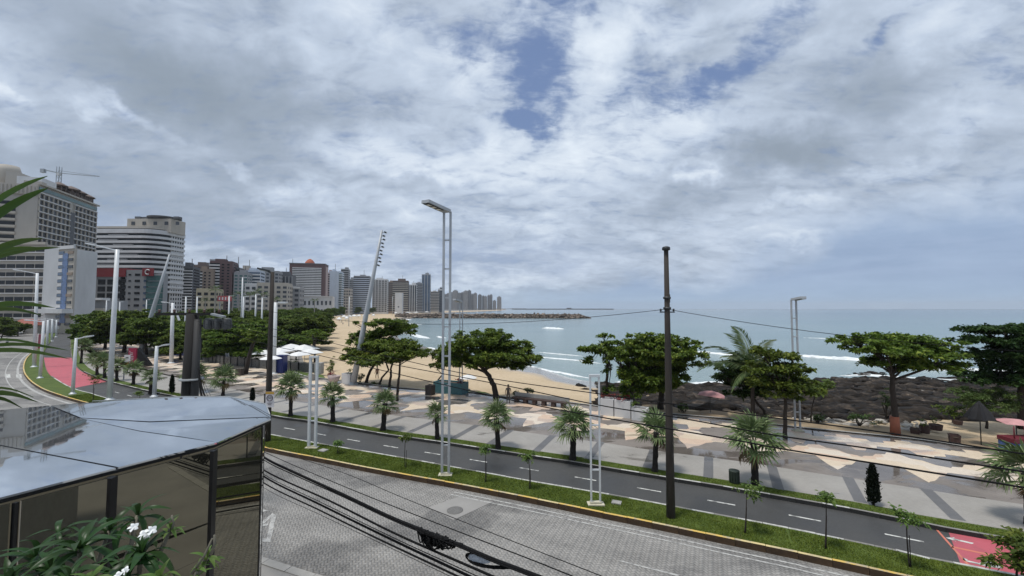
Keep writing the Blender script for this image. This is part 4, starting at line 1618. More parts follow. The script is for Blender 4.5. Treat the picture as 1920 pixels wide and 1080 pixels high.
def style(t, w, h, wall, win, band, st, fl):
    z0, z1 = 2.5, h - 1.0
    if st == 'balcony':
        t.ribbon('front', z0, z1, fl, win, 0.50, 0, None, band, 0.46, 1.2)
        t.ribbon('right', z0, z1, fl, win, 0.45, 2, t.dp - 2)
    elif st == 'half':
        t.ribbon('front', z0, z1, fl, win, 0.5, 0, w * 0.45, band, 0.45, 1.4)
        cw = w * 0.5 / 3
        for r in range(fl):
            zz = z0 + (z1 - z0) * (r + 0.5) / fl
            for c in range(2):
                t.put('window', 'front', w * 0.58 + c * w * 0.24, zz, w * 0.10, (z1 - z0) / fl * 0.45, 0.2, 0.0, win)
        t.ribbon('right', z0, z1, fl, win, 0.4, 4, t.dp - 4)
    elif st == 'ribbon':
        t.ribbon('front', z0, z1, fl, win, 0.5)
        t.ribbon('right', z0, z1, fl, win, 0.5, 1, t.dp - 1)
        if band:
            t.put('top_band', 'front', w / 2, h - 1.5, w, 3.5, 0.4, 0.21, band)
    elif st == 'grid':
        cols = max(3, int(round(w / 4.0)))
        t.grid('front', cols, z0, z1, fl, win, 0.6, 0.52)
        t.grid('right', 3, z0, z1, fl, win, 0.5, 0.5)
        if band:
            t.put('edge_band', 'front', w / 2, h - 0.6, w + 0.3, 1.2, 0.4, 0.21, band)
    elif st == 'gridband':
        t.grid('front', 5, z0, z1, fl, win, 0.78, 0.55)
        t.fins('front', 5, z0, z1, band, 0.9, 0.6)
        t.ribbon('right', z0, z1, fl, win, 0.5, 1, t.dp - 1)
    elif st == 'fins':
        t.grid('front', 6, z0, z1, 3, win, 0.55, 0.85)
        t.fins('front', 6, z0, z1, band, 0.7, 0.6)
    elif st == 'stripes':
        for c in range(fl):
            t.put('window', 'front', w * (c + 0.5) / fl, (z0 + z1) / 2, w / fl * 0.66, z1 - z0, 0.2, 0.0, win)
        t.ribbon('right', z0, z1, 12, win, 0.6, 1, t.dp - 1)
    elif st == 'plain':
        t.put('window', 'front', w * 0.5, h * 0.35, w * 0.2, h * 0.06, 0.2, 0, win)


def skyline():
    R = random.Random(21)
    for nm, lb, a, b, top, d, wall, win, band, st, fl in [s[:11] for s in SKY]:
        x, y, yaw, w, z = place(a, b, top, d)
        t = Tower(nm, lb, 'building' if nm == 'low_building' else 'tower', x, y, yaw, w, 16, z, wall)
        style(t, w, z, wall, win, band, st, fl)
        t.block('parapet', 0, 8, z, w * 0.98, 15.6, 0.8, wall)
        if nm != 'low_building':
            t.block('roof_house', R.uniform(-0.15, 0.15) * w, 8, z + 0.8, w * R.uniform(0.3, 0.5), 7, R.uniform(1.5, 4.0), wall)
            if R.random() < 0.5:
                MB().tube([(w * 0.1, 8, z), (w * 0.1, 8, z + R.uniform(6, 11))], 0.25, 5).build('aerial', DARK_METAL, t.o)
    # the banded hotel with its dark frame and tiled dome
    d = 470
    x, y, yaw, w, z = place(547, 606, 495, d)
    t = Tower('banded_hotel', 'wide hotel with white window bands in a dark frame and an orange dome', 'hotel', x, y, yaw, w, 22, z, W_MAROON)
    z0, z1 = D(580, 556, d).z, D(580, 502, d).z
    t.put('facade', 'front', w * 0.495, (z0 + z1) / 2, w * 0.82, z1 - z0, 0.5, 0.05, GLASS_DARK)
    rows = 17
    for r in range(rows):
        t.put('balcony', 'front', w * 0.495, z0 + (z1 - z0) * (r + 0.72) / rows, w * 0.82, (z1 - z0) / rows * 0.52, 1.0, 0.6, W_WHITE)
    t.put('side_bay', 'right', 11, z / 2, 12, z - 4, 0.8, 0.2, W_PINK)
    m = MB()
    m.lathe([(w * 0.155, 0), (w * 0.14, 2.4), (w * 0.09, 5.0), (w * 0.045, 6.4), (0.2, 7.0)], 18, (0.02 * w, 9, z))
    m.build('dome', W_ORANGE, t.o)
    t.block('roof_edge', 0, 11, z, w + 0.8, 22.8, 0.9, W_DGREY)
    MB().tube([(-w * 0.44, 4, z), (-w * 0.44, 4, z + 6)], 0.25, 5).build('aerial', DARK_METAL, t.o)
    x, y, yaw, w, z = place(556, 620, 556, 455)
    t = Tower('hotel_podium', 'long white podium at the foot of the banded hotel', 'building', x, y, yaw, w, 14, z, W_WHITE)
    t.grid('front', 9, 1.0, z - 2.5, 2, GLASS_GREY, 0.45, 0.5)
    t.put('roof', 'front', w / 2, z + 0.3, w + 2, 0.7, 1.4, 0.4, W_WHITE)
    # far towers across the bay: too far for single windows
    FARWALL = []
    for k, col in enumerate([(0.30, 0.29, 0.285), (0.36, 0.34, 0.325), (0.25, 0.25, 0.255)]):
        m, n, b = principled('far_facade_%d' % k)
        tc = n.n.new('ShaderNodeTexCoord')
        br = n.n.new('ShaderNodeTexBrick')
        n.set(br.inputs['Vector'], n.mapping(tc.outputs['Object'], rot=(pi / 2, 0, 0)))
        br.offset = 0.0
        br.inputs['Color1'].default_value = (*(c * 0.35 for c in col), 1)
        br.inputs['Color2'].default_value = (*(c * 0.5 for c in col), 1)
        br.inputs['Mortar'].default_value = (*col, 1)
        br.inputs['Scale'].default_value = 0.30
        br.inputs['Mortar Size'].default_value = 0.055
        br.inputs['Brick Width'].default_value = 1.6
        br.inputs['Row Height'].default_value = 1.0
        n.l.new(br.outputs[0], b.inputs['Base Color'])
        b.inputs['Roughness'].default_value = 0.7
        FARWALL.append(m)
    far = [(843, 850, 549), (849, 858, 545), (857, 864, 550), (863, 870, 549), (869, 877, 546), (876, 883, 545), (882, 889, 552), (888, 894, 550),
           (896, 903, 553), (904, 908, 555), (908, 913, 556), (914, 918, 554), (918, 923, 553), (932, 940, 557), (830, 836, 552), (836, 843, 551), (924, 930, 564)]
    R = random.Random(9)
    for k, (a, b, tp) in enumerate(far):
        d = 2300 + 40 * R.uniform(-1, 1) + 7 * k
        x, y, yaw, w, z = place(a, b, tp, d)
        lb = 'hazy pale tower in the distant cluster on the far point'
        if k == 13:
            lb = 'lone hazy tower standing apart at the tip of the far point'
        t = Tower('distant_tower', lb, 'tower', x, y, 0, w, 22, z, FARWALL[k % 3], None if k == 13 else 'distant towers on the far point')
        t.block('roof_house', 0, 10, z, w * 0.5, 8, 5, W_GREY)


skyline()
# ---------------------------------------------------------------- vegetation
def leaf_quads(rng, cen, k, L, W, el_mu=0.15, el_sd=0.35, droop=0.25):
    """k leaves round every twig end in cen; returns vertices, quads, per-leaf tone"""
    n = len(cen) * k
    c = np.repeat(cen, k, 0) + rng.normal(0, 0.03, (n, 3))
    az = np.tile(np.arange(k) * 2 * pi / k, len(cen)) + np.repeat(rng.uniform(0, 6.28, len(cen)), k) + rng.normal(0, 0.25, n)
    el = rng.normal(el_mu, el_sd, n)
    d = np.stack([np.cos(az) * np.cos(el), np.sin(az) * np.cos(el), np.sin(el)], 1)
    tw = rng.normal(0, 0.5, n)
    s = np.stack([-np.sin(az), np.cos(az), np.zeros(n)], 1)
    u = np.cross(s, d)
    s = s * np.cos(tw)[:, None] + u * np.sin(tw)[:, None]
    Ln = L * rng.uniform(0.65, 1.2, n)[:, None]
    Wn = W * rng.uniform(0.7, 1.15, n)[:, None]
    V = np.zeros((n, 4, 3))
    V[:, 0] = c + d * Ln * 0.08
    mid = c + d * Ln * 0.62 + np.array([0, 0, 0.03]) * Ln
    V[:, 1] = mid + s * Wn / 2
    V[:, 2] = c + d * Ln - np.array([0, 0, 1]) * Ln * droop
    V[:, 3] = mid - s * Wn / 2
    tone = np.clip(np.repeat(rng.normal(0.45, 0.22, len(cen)), k) + rng.normal(0, 0.12, n), 0, 1)
    return V.reshape(-1, 3), np.arange(n * 4).reshape(-1, 4), tone


def pad_points(rng, c, r, n, clump=9, flat=0.55, shell=0.45):
    """twig ends in a flattened pad: clustered, denser on the outside, thinner below"""
    m = max(3, n // clump)
    u = rng.normal(0, 1, (m, 3))
    u /= np.linalg.norm(u, axis=1)[:, None]
    rr = rng.uniform(0, 1, m) ** shell
    u *= rr[:, None]
    u[:, 2] = np.where(u[:, 2] < 0, u[:, 2] * flat, u[:, 2])
    sub = u * np.array(r)
    i = rng.integers(0, m, n)
    p = sub[i] + rng.normal(0, 1, (n, 3)) * np.array([0.17, 0.17, 0.075]) * (0.5 + 0.35 * min(r))
    return p + np.array(c)


def crown_mesh(name, pads, mat, seed, dens=20, k=6, L=0.32, W=0.19, el=0.12, maxn=100000):
    rng = np.random.default_rng(seed)
    pts = []
    for c, r in pads:
        n = int(min(maxn, dens * 4.0 * r[0] * r[1] * max(0.35, min(1.2, r[2]))))
        pts.append(pad_points(rng, c, r, max(8, n)))
    V, F, t = leaf_quads(rng, np.concatenate(pts), k, L, W, el)
    return np_mesh(name, V, F, mat, var=t)


def limb(m, a, b, r0, r1, R, bend=0.12, n=5, sides=7):
    a, b = Vector(a), Vector(b)
    L = (b - a).length
    pts = []
    o = Vector((R.uniform(-1, 1), R.uniform(-1, 1), R.uniform(-0.3, 0.8))) * L * bend
    for i in range(n + 1):
        t = i / n
        pts.append(a.lerp(b, t) + o * math.sin(pi * t))
    m.tube(pts, [r0 + (r1 - r0) * i / n for i in range(n + 1)], sides)
    return pts


def tree(name, label, cat, base, pads, trunk, r0, mat=None, seed=1, group=None, dens=20, L=0.33, W=0.20, twigs=6, bark=None, k=6):
    """base: world point; pads, trunk: offsets from the base in metres"""
    R = random.Random(seed)
    o = thing(name, label, cat, base, 0, group)
    m = MB()
    T = [Vector((0, 0, -0.15))] + [Vector(p) for p in trunk]
    n = len(T)
    fine = []
    for i in range(n - 1):
        for q in range(4):
            fine.append(T[i].lerp(T[i + 1], q / 4) + Vector((R.uniform(-1, 1), R.uniform(-1, 1), 0)) * r0 * 0.18)
    fine.append(T[-1])
    m.tube(fine, [r0 * (1.25 - 0.25 * min(1, i / 2)) * (1 - 0.42 * i / len(fine)) for i in range(len(fine))], 9)
    top = T[-1]
    for c, r in pads:
        c = Vector(c)
        st = top if len(T) < 3 or R.random() < 0.6 else T[-2].lerp(top, R.uniform(0.4, 1))
        pts = limb(m, st, c - Vector((0, 0, r[2] * 0.35)), r0 * 0.42, r0 * 0.16, R)
        for q in range(twigs):
            a = R.uniform(0, 2 * pi)
            e = c + Vector((math.cos(a) * r[0] * R.uniform(0.5, 0.85), math.sin(a) * r[1] * R.uniform(0.5, 0.85), R.uniform(-0.2, 0.5) * r[2]))
            limb(m, pts[R.randrange(2, len(pts))], e, r0 * 0.15, r0 * 0.05, R, 0.1, 4, 5)
    m.build('trunk', bark or BARK, o)
    pads = [(c, (r[0] * 1.2, r[1] * 1.2, r[2] * 0.98)) for c, r in pads]
    new_obj('crown', crown_mesh('crown', pads, mat or LEAF_ALMOND, seed, dens * 1.75, k, L, W), o)
    return o


def tree_px(name, label, cat, base, pads, trunk, r0, z=0.0, deep=0.9, **kw):
    """pads (px, py, rx, ry[, depth offset m]) and trunk points in photo pixels at the base's distance"""
    b = G(base[0], base[1], z)
    s = b.y / FPX
    P = []
    for p in pads:
        off = p[4] if len(p) > 4 else 0.0
        c = D(p[0], p[1], b.y + off) - b
        P.append((tuple(c), (p[2] * s, p[2] * s * deep, p[3] * s)))
    T = [tuple(D(x, y, b.y) - b) for x, y in trunk]
    return tree(name, label, cat, b, P, T, r0, **kw)


AL = 'almond trees along the promenade edge'
tree_px('almond_tree', 'almond tree with a tall layered crown beside the leaning floodlight mast', 'tree', (685, 719),
        [(727, 606, 34, 9, -1), (690, 628, 28, 9, 1), (738, 622, 36, 10, 0), (700, 642, 40, 11, 1), (752, 614, 26, 7, 1), (668, 606, 9, 6), (660, 632, 10, 6, 0), (705, 656, 34, 8)],
        [(692, 700), (702, 683), (712, 650)], 0.19, seed=11, group=AL)
tree_px('almond_tree', 'almond tree with a thin curved trunk, second of the four leaning together', 'tree', (710, 724),
        [(690, 660, 36, 11, 1), (662, 668, 22, 8, 0), (715, 655, 30, 9, 2), (655, 658, 12, 6)], [(716, 708), (729, 694), (722, 675)], 0.13, seed=12, group=AL)
tree_px('almond_tree', 'almond tree with a forked slim trunk, third of the four leaning together', 'tree', (729, 728),
        [(738, 648, 42, 13, 0), (720, 672, 40, 10, -1), (765, 662, 26, 9, 1)], [(733, 705), (733, 692), (738, 672)], 0.15, seed=13, group=AL)
tree_px('almond_tree', 'almond tree with a straight trunk standing on wet paving in front of its group', 'tree', (744, 755),
        [(750, 668, 38, 11, 0), (775, 660, 26, 9, 1), (700, 676, 42, 9, 0), (786, 666, 14, 6, 0), (750, 650, 32, 9, 1)], [(746, 725), (749, 700), (750, 680)], 0.14, seed=14, group=AL)
tree_px('almond_tree', 'wide dome crowned tree with a dark curved forking trunk', 'tree', (931, 749),
        [(905, 640, 48, 18, 0), (950, 652, 42, 18, 1), (870, 655, 38, 18, 0), (985, 672, 27, 15, 0), (930, 668, 45, 15, -1), (850, 672, 30, 16, 1),
         (890, 680, 46, 12, 0), (960, 683, 40, 9, 0.5), (915, 624, 24, 8, 0), (945, 626, 14, 8, 0), (862, 628, 10, 6, 0)],
        [(925, 722), (917, 705), (905, 692)], 0.30, seed=15, group=AL, dens=17)
tree_px('almond_tree', 'small low tree rising behind the teal planter', 'tree', (818, 724),
        [(825, 668, 20, 15, 1), (818, 685, 14, 9), (836, 680, 15, 12, 0)], [(822, 712), (831, 700)], 0.11, seed=16, group=AL)
tree_px('almond_tree', 'ivy clad tree with a tall thin crown at the left of the big clump', 'tree', (1138, 752),
        [(1132, 629, 15, 7, 0), (1128, 644, 8, 5), (1115, 655, 25, 10, 0), (1140, 662, 26, 10, 1), (1106, 676, 17, 7, 0), (1140, 690, 10, 26, 0), (1138, 725, 9, 26, 0)],
        [(1138, 715), (1139, 680), (1136, 650)], 0.16, seed=17, group=AL)
tree_px('almond_tree', 'big dark spreading tree clump right of the white planters', 'tree', (1196, 778),
        [(1205, 645, 40, 14, 0), (1250, 640, 45, 12, 1), (1180, 665, 34, 13, 0), (1235, 662, 48, 14, -0.5), (1290, 655, 26, 11, 0), (1215, 690, 50, 18, 1),
         (1175, 700, 24, 18, 0), (1220, 722, 40, 18, 0.5), (1190, 735, 26, 12, 0), (1300, 668, 24, 8, 0), (1230, 632, 20, 6, 0), (1160, 652, 26, 14, 0.3), (1158, 672, 18, 9, 0), (1225, 675, 50, 16, 0), (1270, 662, 40, 14, 0.4), (1205, 708, 44, 18, 0), (1245, 710, 36, 22, 0.3), (1200, 630, 22, 7, 0)],
        [(1192, 760), (1183, 745), (1186, 715)], 0.22, seed=18, group=AL, dens=18)
tree_px('almond_tree', 'tree with a thick trunk just left of the concrete lamp pole', 'tree', (1238, 768),
        [(1245, 690, 36, 22, 0), (1262, 665, 30, 12, 1), (1280, 680, 40, 9, 0), (1305, 644, 14, 7, 0), (1250, 720, 24, 16, 0)], [(1240, 745), (1242, 725), (1248, 690)], 0.28, seed=19, group=AL, dens=17)
tree_px('almond_tree', 'bushy tree with a lime green side branch beside the coconut palm', 'tree', (1472, 826),
        [(1455, 665, 40, 12, 1), (1440, 690, 42, 14, 0), (1480, 690, 32, 14, 0), (1460, 715, 48, 14, 0), (1425, 655, 20, 8, 0), (1500, 716, 34, 12, 1), (1515, 732, 26, 10, 0),
         (1470, 738, 36, 10, 0)], [(1472, 790), (1473, 755), (1468, 730)], 0.14, seed=20, group=AL, dens=18)
tree_px('almond_tree', 'low lime green sapling spray at the right of the bushy tree', 'tree', (1520, 792),
        [(1545, 723, 20, 9, 0), (1528, 727, 16, 9, 0), (1515, 735, 16, 8, 0)], [(1522, 765), (1528, 740)], 0.06, mat=LEAF_BRIGHT, seed=21, dens=20)
tree_px('almond_tree', 'dark undergrowth tree with a slanted trunk under the coconut palm', 'tree', (1440, 792),
        [(1400, 700, 30, 16, 0), (1385, 715, 28, 14, 1), (1420, 725, 30, 12, 0), (1365, 712, 20, 10, 0), (1350, 705, 18, 7), (1400, 680, 34, 20, 0), (1375, 695, 34, 16, 0.5), (1425, 700, 30, 18, 0), (1395, 735, 30, 14, 0.3)], [(1432, 770), (1415, 750), (1402, 730)], 0.13, mat=LEAF_DARK, seed=22, group=AL)
tree_px('almond_tree', 'flat umbrella crowned tree with a terracotta painted lower trunk', 'tree', (1679, 817),
        [(1625, 638, 46, 11, 0), (1690, 637, 62, 12, 1), (1750, 645, 46, 11, 0), (1660, 655, 60, 12, -1), (1590, 640, 24, 8, 0), (1720, 662, 60, 12, 0), (1780, 665, 30, 10, 0),
         (1645, 676, 40, 11, 0.6), (1740, 684, 46, 10, 0), (1785, 684, 24, 9, 0), (1700, 680, 44, 9, 0), (1675, 692, 24, 8, 0)],
        [(1678, 770), (1673, 730), (1673, 695)], 0.22, seed=23, group=AL, dens=19)
tree_px('almond_tree', 'dark tiered tree cut by the right edge of the picture', 'tree', (1918, 800),
        [(1880, 616, 60, 9, 0), (1930, 622, 60, 11, 1), (1870, 640, 56, 12, 0), (1930, 650, 60, 16, 0), (1880, 665, 52, 10, 0), (1925, 685, 60, 18, 0), (1880, 705, 62, 14, 0.5),
         (1940, 715, 50, 14, 0), (1850, 622, 26, 6, 0), (1845, 712, 32, 10, 0)],
        [(1916, 760), (1914, 710), (1918, 660)], 0.26, seed=24, group=AL, mat=LEAF_DARK, dens=20)
tree_px('willow_bush', 'pale green feathery small tree before the black rocks', 'tree', (1850, 800),
        [(1835, 740, 38, 14, 0), (1872, 738, 24, 16, 0), (1805, 750, 22, 10, 0), (1850, 760, 40, 14, 0), (1885, 752, 18, 12)], [(1850, 775), (1848, 760)], 0.08, mat=LEAF_LIGHT, seed=25, L=0.26, W=0.08, dens=24)
# terracotta paint collar of the umbrella tree
o = [x for x in C.objects if x.get('label', '').startswith('flat umbrella')][0]
MB().tube([(0, 0, 0), (0, 0, 0.7), (-0.02, 0, 1.35)], [0.31, 0.285, 0.265], 12).build('trunk_paint', plain('terracotta_paint', (0.30, 0.10, 0.055), 0.8, vary=0.15), o)


def bush(name, label, px, py, rx, ry, mat, seed, cat='bush', z=0.0, dens=26, L=0.22, W=0.11, group=None, kind=None):
    b = G(px, py, z)
    s = b.y / FPX
    R = random.Random(seed)
    o = thing(name, label, cat, b, 0, group)
    pads = []
    for k in range(5):
        pads.append(((R.uniform(-0.55, 0.55) * rx * s, R.uniform(-0.5, 0.5) * rx * s, ry * s * R.uniform(0.6, 1.25)), (rx * s * R.uniform(0.4, 0.6), rx * s * 0.5, ry * s * R.uniform(0.45, 0.7))))
    m = MB()
    for c, r in pads:
        limb(m, (0, 0, -0.1), c, 0.035, 0.012, R)
        limb(m, (R.uniform(-.2, .2) * rx * s, 0, -0.1), (c[0] * 1.3, c[1], c[2] * 1.1), 0.025, 0.01, R)
    m.build('stem', BARK, o)
    new_obj('crown', crown_mesh('crown', pads, mat, seed, dens, 6, L, W), o)
    return o


bush('shore_bush', 'round green bush on the sand in front of the black rocks', 1610, 796, 22, 16, LEAF_LIGHT, 31)
bush('shore_bush', 'small upright dark bush beside the double lamp post', 1532, 794, 9, 13, LEAF_DARK, 32)
bush('shore_bush', 'low olive scrub mixed with the rocks left of the closed parasol', 1790, 790, 30, 18, LEAF_GROVE, 33)
bush('shore_bush', 'thin scrub around the foot of the terracotta trunk', 1662, 782, 16, 30, LEAF_DARK, 34, dens=10)
bush('shore_bush', 'pale yellowish shrub near the pink parasol', 1282, 775, 9, 11, LEAF_LIGHT, 35)
bush('shore_bush', 'leafy shrub on the beach edge behind the long bench', 990, 738, 9, 6, LEAF_GROVE, 36)
bush('shore_bush', 'dark low shrub next to the standing statue like figure', 968, 742, 7, 5, LEAF_DARK, 37)
bush('shore_bush', 'slender green shrub on the beach left of the white planter tub', 620, 702, 10, 12, LEAF_GROVE, 38)
bush('shore_bush', 'tall thin shrub with sparse twigs on the beach', 623, 694, 7, 16, LEAF_GROVE, 39, dens=10)
bush('shore_bush', 'grassy scrub under the four leaning trees', 700, 722, 16, 3, LEAF_LIGHT, 40)
bush('shore_bush', 'scrubby hedge plant beside the restaurant fence', 575, 694, 26, 4, LEAF_GROVE, 41)
bush('shore_bush', 'dark bush right of the leaning mast foot', 675, 716, 8, 12, LEAF_DARK, 42, dens=14)
bush('shore_bush', 'agave like shrub beside the white planter wall', 1222, 778, 14, 9, LEAF_FAN, 43)


# ---- fan palms on the verge: trunk + single fronds
def fan_frond(seed):
    R = random.Random(seed)
    V, F, var = [], [], []
    stalk = 0.42
    for s in (-1, 1):
        pass
    V += [(0, -0.014, 0), (0, 0.014, 0), (stalk, 0.010, 0.02), (stalk, -0.010, 0.02)]
    F.append((0, 1, 2, 3))
    var.append(0.3)
    n = 17
    for k in range(n):
        a = rad(-105 + 210 * k / (n - 1)) + R.uniform(-0.04, 0.04)
        L = (0.62 - 0.16 * abs(k / (n - 1) - 0.5) * 2) * R.uniform(0.9, 1.08)
        d = Vector((math.cos(a), math.sin(a), 0))
        s = Vector((-d.y, d.x, 0))
        z0 = 0.02
        wd = 0.030
        p0 = Vector((stalk - 0.02, 0, z0))
        p1 = p0 + d * L * 0.62 + Vector((0, 0, 0.05 - 0.10 * abs(a) / 2))
        p2 = p0 + d * L + Vector((0, 0, -0.06 - R.uniform(0.02, 0.14)))
        fold = Vector((0, 0, 0.018 if k % 2 else -0.018))
        b = len(V)
        V += [tuple(p0 - s * 0.004), tuple(p0 + s * 0.004), tuple(p1 + s * wd + fold), tuple(p1 - s * wd - fold), tuple(p2 + s * 0.005), tuple(p2 - s * 0.005)]
        F += [(b, b + 1, b + 2, b + 3), (b + 3, b + 2, b + 4, b + 5)]
        t = R.uniform(0.2, 0.95)
        var += [t, t * 0.9]
    me = np_mesh('frond', np.array(V), np.array(F), LEAF_FAN, var=var)
    return me


FRONDS = [fan_frond(k) for k in range(5)]
LEAF_DEAD = leaf_mat('dry_frond', (0.10, 0.07, 0.035), (0.17, 0.12, 0.06), (0.24, 0.18, 0.10), 0.7, 0.1)
DEADF = [f.copy() for f in FRONDS[:2]]
for f in DEADF:
    f.materials[0] = LEAF_DEAD


def palm_trunk_mesh(h, r, seed):
    R = random.Random(seed)
    pts, rs = [], []
    n = 14
    for i in range(n + 1):
        t = i / n
        pts.append((R.uniform(-0.012, 0.012), R.uniform(-0.012, 0.012), -0.05 + h * t))
        rs.append(r * (1.18 - 0.3 * min(1, t * 5)) * R.uniform(0.92, 1.08) * (1 + 0.22 * max(0, t - 0.7)))
    return MB().tube(pts, rs, 11, smooth=False).mesh('trunk', BARK_DARK)


def fan_palm(label, base, trunk_h, scale, seed, rz=0.0, n=21, r=0.18, group='fan palms along the promenade verge'):
    R = random.Random(seed)
    o = thing('fan_palm', label, 'palm', base, rz, group)
    o.rotation_euler = (R.uniform(-0.05, 0.05), R.uniform(-0.05, 0.05), rz)
    for k in range(R.randrange(2, 5)):
        az = R.uniform(0, 6.28)
        new_obj('dead_frond', DEADF[k % 2], o, (math.cos(az) * r * 0.8, math.sin(az) * r * 0.8, trunk_h - 0.2), Euler((0, rad(R.uniform(48, 75)), az)), scale * R.uniform(0.6, 0.8))
    new_obj('trunk', palm_trunk_mesh(trunk_h, r, seed), o)
    for k in range(n):
        az = k * 2.399 + R.uniform(-0.2, 0.2)
        t = k / (n - 1)
        el = rad(82 - 104 * t ** 0.9) + R.uniform(-0.12, 0.12)
        q = Euler((R.uniform(-0.35, 0.35), -el, az), 'XYZ')
        new_obj('frond', FRONDS[R.randrange(5)], o, (math.cos(az) * r * 0.5, math.sin(az) * r * 0.5, trunk_h - 0.22 * t + 0.05), q, scale * R.uniform(0.88, 1.1))
    return o


PALMS = [((545, 780), 727, 30, 'fan palm right beside the dark street lamp pole'), ((624, 791), 742, 26, 'fan palm between the short lattice post and the leaning mast'),
         ((718, 807), 757, 26, 'fan palm just left of the small bushy sapling'), ((820, 823), 775, 22, 'fan palm half hidden by the tall double lamp mast'),
         ((934, 841), 785, 32, 'fan palm below the wide dome crowned tree'), ((1074, 862), 802, 42, 'fan palm left of the short double post'),
         ((1228, 884), 812, 40, 'fan palm partly behind the concrete lamp pole'), ((1416, 908), 828, 57, 'largest fan palm, next to the litter bin'),
         ((1935, 985), 892, 62, 'fan palm cut by the right picture edge'),
         ((418, 742), 722, 26, 'fan palm behind the mirror roof tip'), ((366, 735), 712, 26, 'fan palm behind the transformer pole')]
for k, (b, ty, rp, lb) in enumerate(PALMS):
    w = G(b[0], b[1], Z14)
    s = w.y / FPX
    h = (b[1] - ty) * s
    if k >= 9:
        h = 1.75
    fan_palm(lb, w, h, rp * s / 0.98, 50 + k, k * 1.3, r=0.16 + 0.02 * (k % 3))
for k, (b, hh, lb) in enumerate([((282, 737), 1.7, 'fan palm leaning behind the short arm lamp'), ((250, 721), 1.6, 'fan palm in front of the crimson totem'), ((219, 714), 1.6, 'fan palm left of the white notice board'),
                                 ((196, 708), 1.7, 'fan palm right of the pair by the red path'), ((182, 703), 1.7, 'left fan palm of the pair by the red path'),
                                 ((152, 681), 1.9, 'thin dark fan palm beyond the red path')]):
    w = G(b[0], b[1], Z14)
    fan_palm(lb, w, hh * w.y / 45, w.y / 45 * 1.05, 80 + k, k, n=20)


# clipped dark cypress cones
def cypress(label, base, h, r, seed):
    o = thing('dark_cypress', label, 'cypress', base)
    MB().tube([(0, 0, -0.05), (0, 0, h * 0.6)], [0.05, 0.03], 6).build('trunk', BARK_DARK, o)
    rng = np.random.default_rng(seed)
    n = 900
    t = rng.uniform(0, 1, n) ** 0.8
    prof = np.interp(t, [0, 0.12, 0.45, 0.8, 1], [0.75, 1.0, 0.95, 0.6, 0.06]) * r
    a = rng.uniform(0, 2 * pi, n)
    rr = prof * np.sqrt(rng.uniform(0.45, 1.0, n))
    P = np.stack([np.cos(a) * rr, np.sin(a) * rr, 0.08 + t * h], 1)
    V, F, v = leaf_quads(rng, P, 3, 0.16, 0.07, 1.1, 0.25, 0.0)
    new_obj('crown', np_mesh('crown', V, F, LEAF_CYPRESS, var=v), o)


cypress('clipped dark cypress on the verge at the right', G(1638, 947, Z14), 1.62, 0.20, 1)
cypress('small dark cypress near the speed sign', G(473, 754, Z14), 1.15, 0.16, 2)
cypress('dark cypress between the arm lamp and the transformer pole', G(322, 738, Z14), 1.75, 0.19, 3)


# staked saplings in the median
def sapling(label, base, top, cy, rp, seed, mat=None, lean=0.0):
    b = G(base[0], base[1], Z14)
    s = b.y / FPX
    R = random.Random(seed)
    o = thing('young_tree', label, 'sapling', b, 0, 'saplings in the median')
    c = D(top, cy, b.y) - b
    m = MB()
    limb(m, (0, 0, -0.05), c, 0.028, 0.014, R, 0.02, 8, 6)
    m.build('trunk', BARK, o)
    m = MB()
    m.tube([(0.06, 0.02, -0.05), (0.06 + c.x * 0.5, 0.02, c.z * 0.62)], [0.014, 0.014], 5)
    m.build('stake', BARK, o)
    r = rp * s
    if r > 0.08:
        pads = [((c.x + R.uniform(-.35, .35) * r, c.y + R.uniform(-.4, .4) * r, c.z + R.uniform(-0.3, 0.5) * r), (r * 0.75, r * 0.75, r * 0.55)) for k in range(4)]
        new_obj('crown', crown_mesh('crown', pads, mat or LEAF_BRIGHT, seed, 42, 6, 0.19, 0.075, 0.0), o)


for k, (b, tx, cy, r, lb, mt) in enumerate([((634, 851), 633, 832, 6, 'nearly bare sapling right of the short lattice post', None), ((760, 877), 760, 824, 16, 'bushy dark sapling left of the tall lamp mast', LEAF_GROVE),
                                            ((910, 904), 911, 845, 10, 'thin sapling with a tiny tuft right of the tall lamp mast', None), ((993, 917), 991, 856, 12, 'thin sapling left of the short double post', None),
                                            ((1396, 1001), 1400, 921, 21, 'round headed sapling near the litter bin', None), ((1547, 1029), 1549, 930, 13, 'staked sapling with few leaves left of the cypress', None),
                                            ((1706, 1064), 1700, 968, 18, 'leaning sapling beside the red path', None), ((174, 752), 176, 712, 12, 'small sapling by the left red path', LEAF_GROVE),
                                            ((262, 768), 262, 740, 7, 'short sapling behind the mirror roof', None)]):
    sapling(lb, b, tx, cy, r, 90 + k, mt)
# the larger young tree at the lower right corner
b = G(1905, 1105, Z14)
s = b.y / FPX
tree('young_tree', 'leafy young tree with drooping dark leaves at the lower right corner', 'tree', b,
     [((D(1900, 1012, b.y) - b)[:], (30 * s, 30 * s, 14 * s)), ((D(1925, 1030, b.y) - b)[:], (40 * s, 36 * s, 16 * s)), ((D(1890, 1050, b.y) - b)[:], (26 * s, 26 * s, 14 * s)),
      ((D(1930, 1062, b.y) - b)[:], (36 * s, 30 * s, 14 * s))], [(0.05, 0, 0.4), (0.1, 0, 0.8)], 0.035, mat=LEAF_GROVE, seed=101, L=0.24, W=0.085, dens=44, twigs=4)


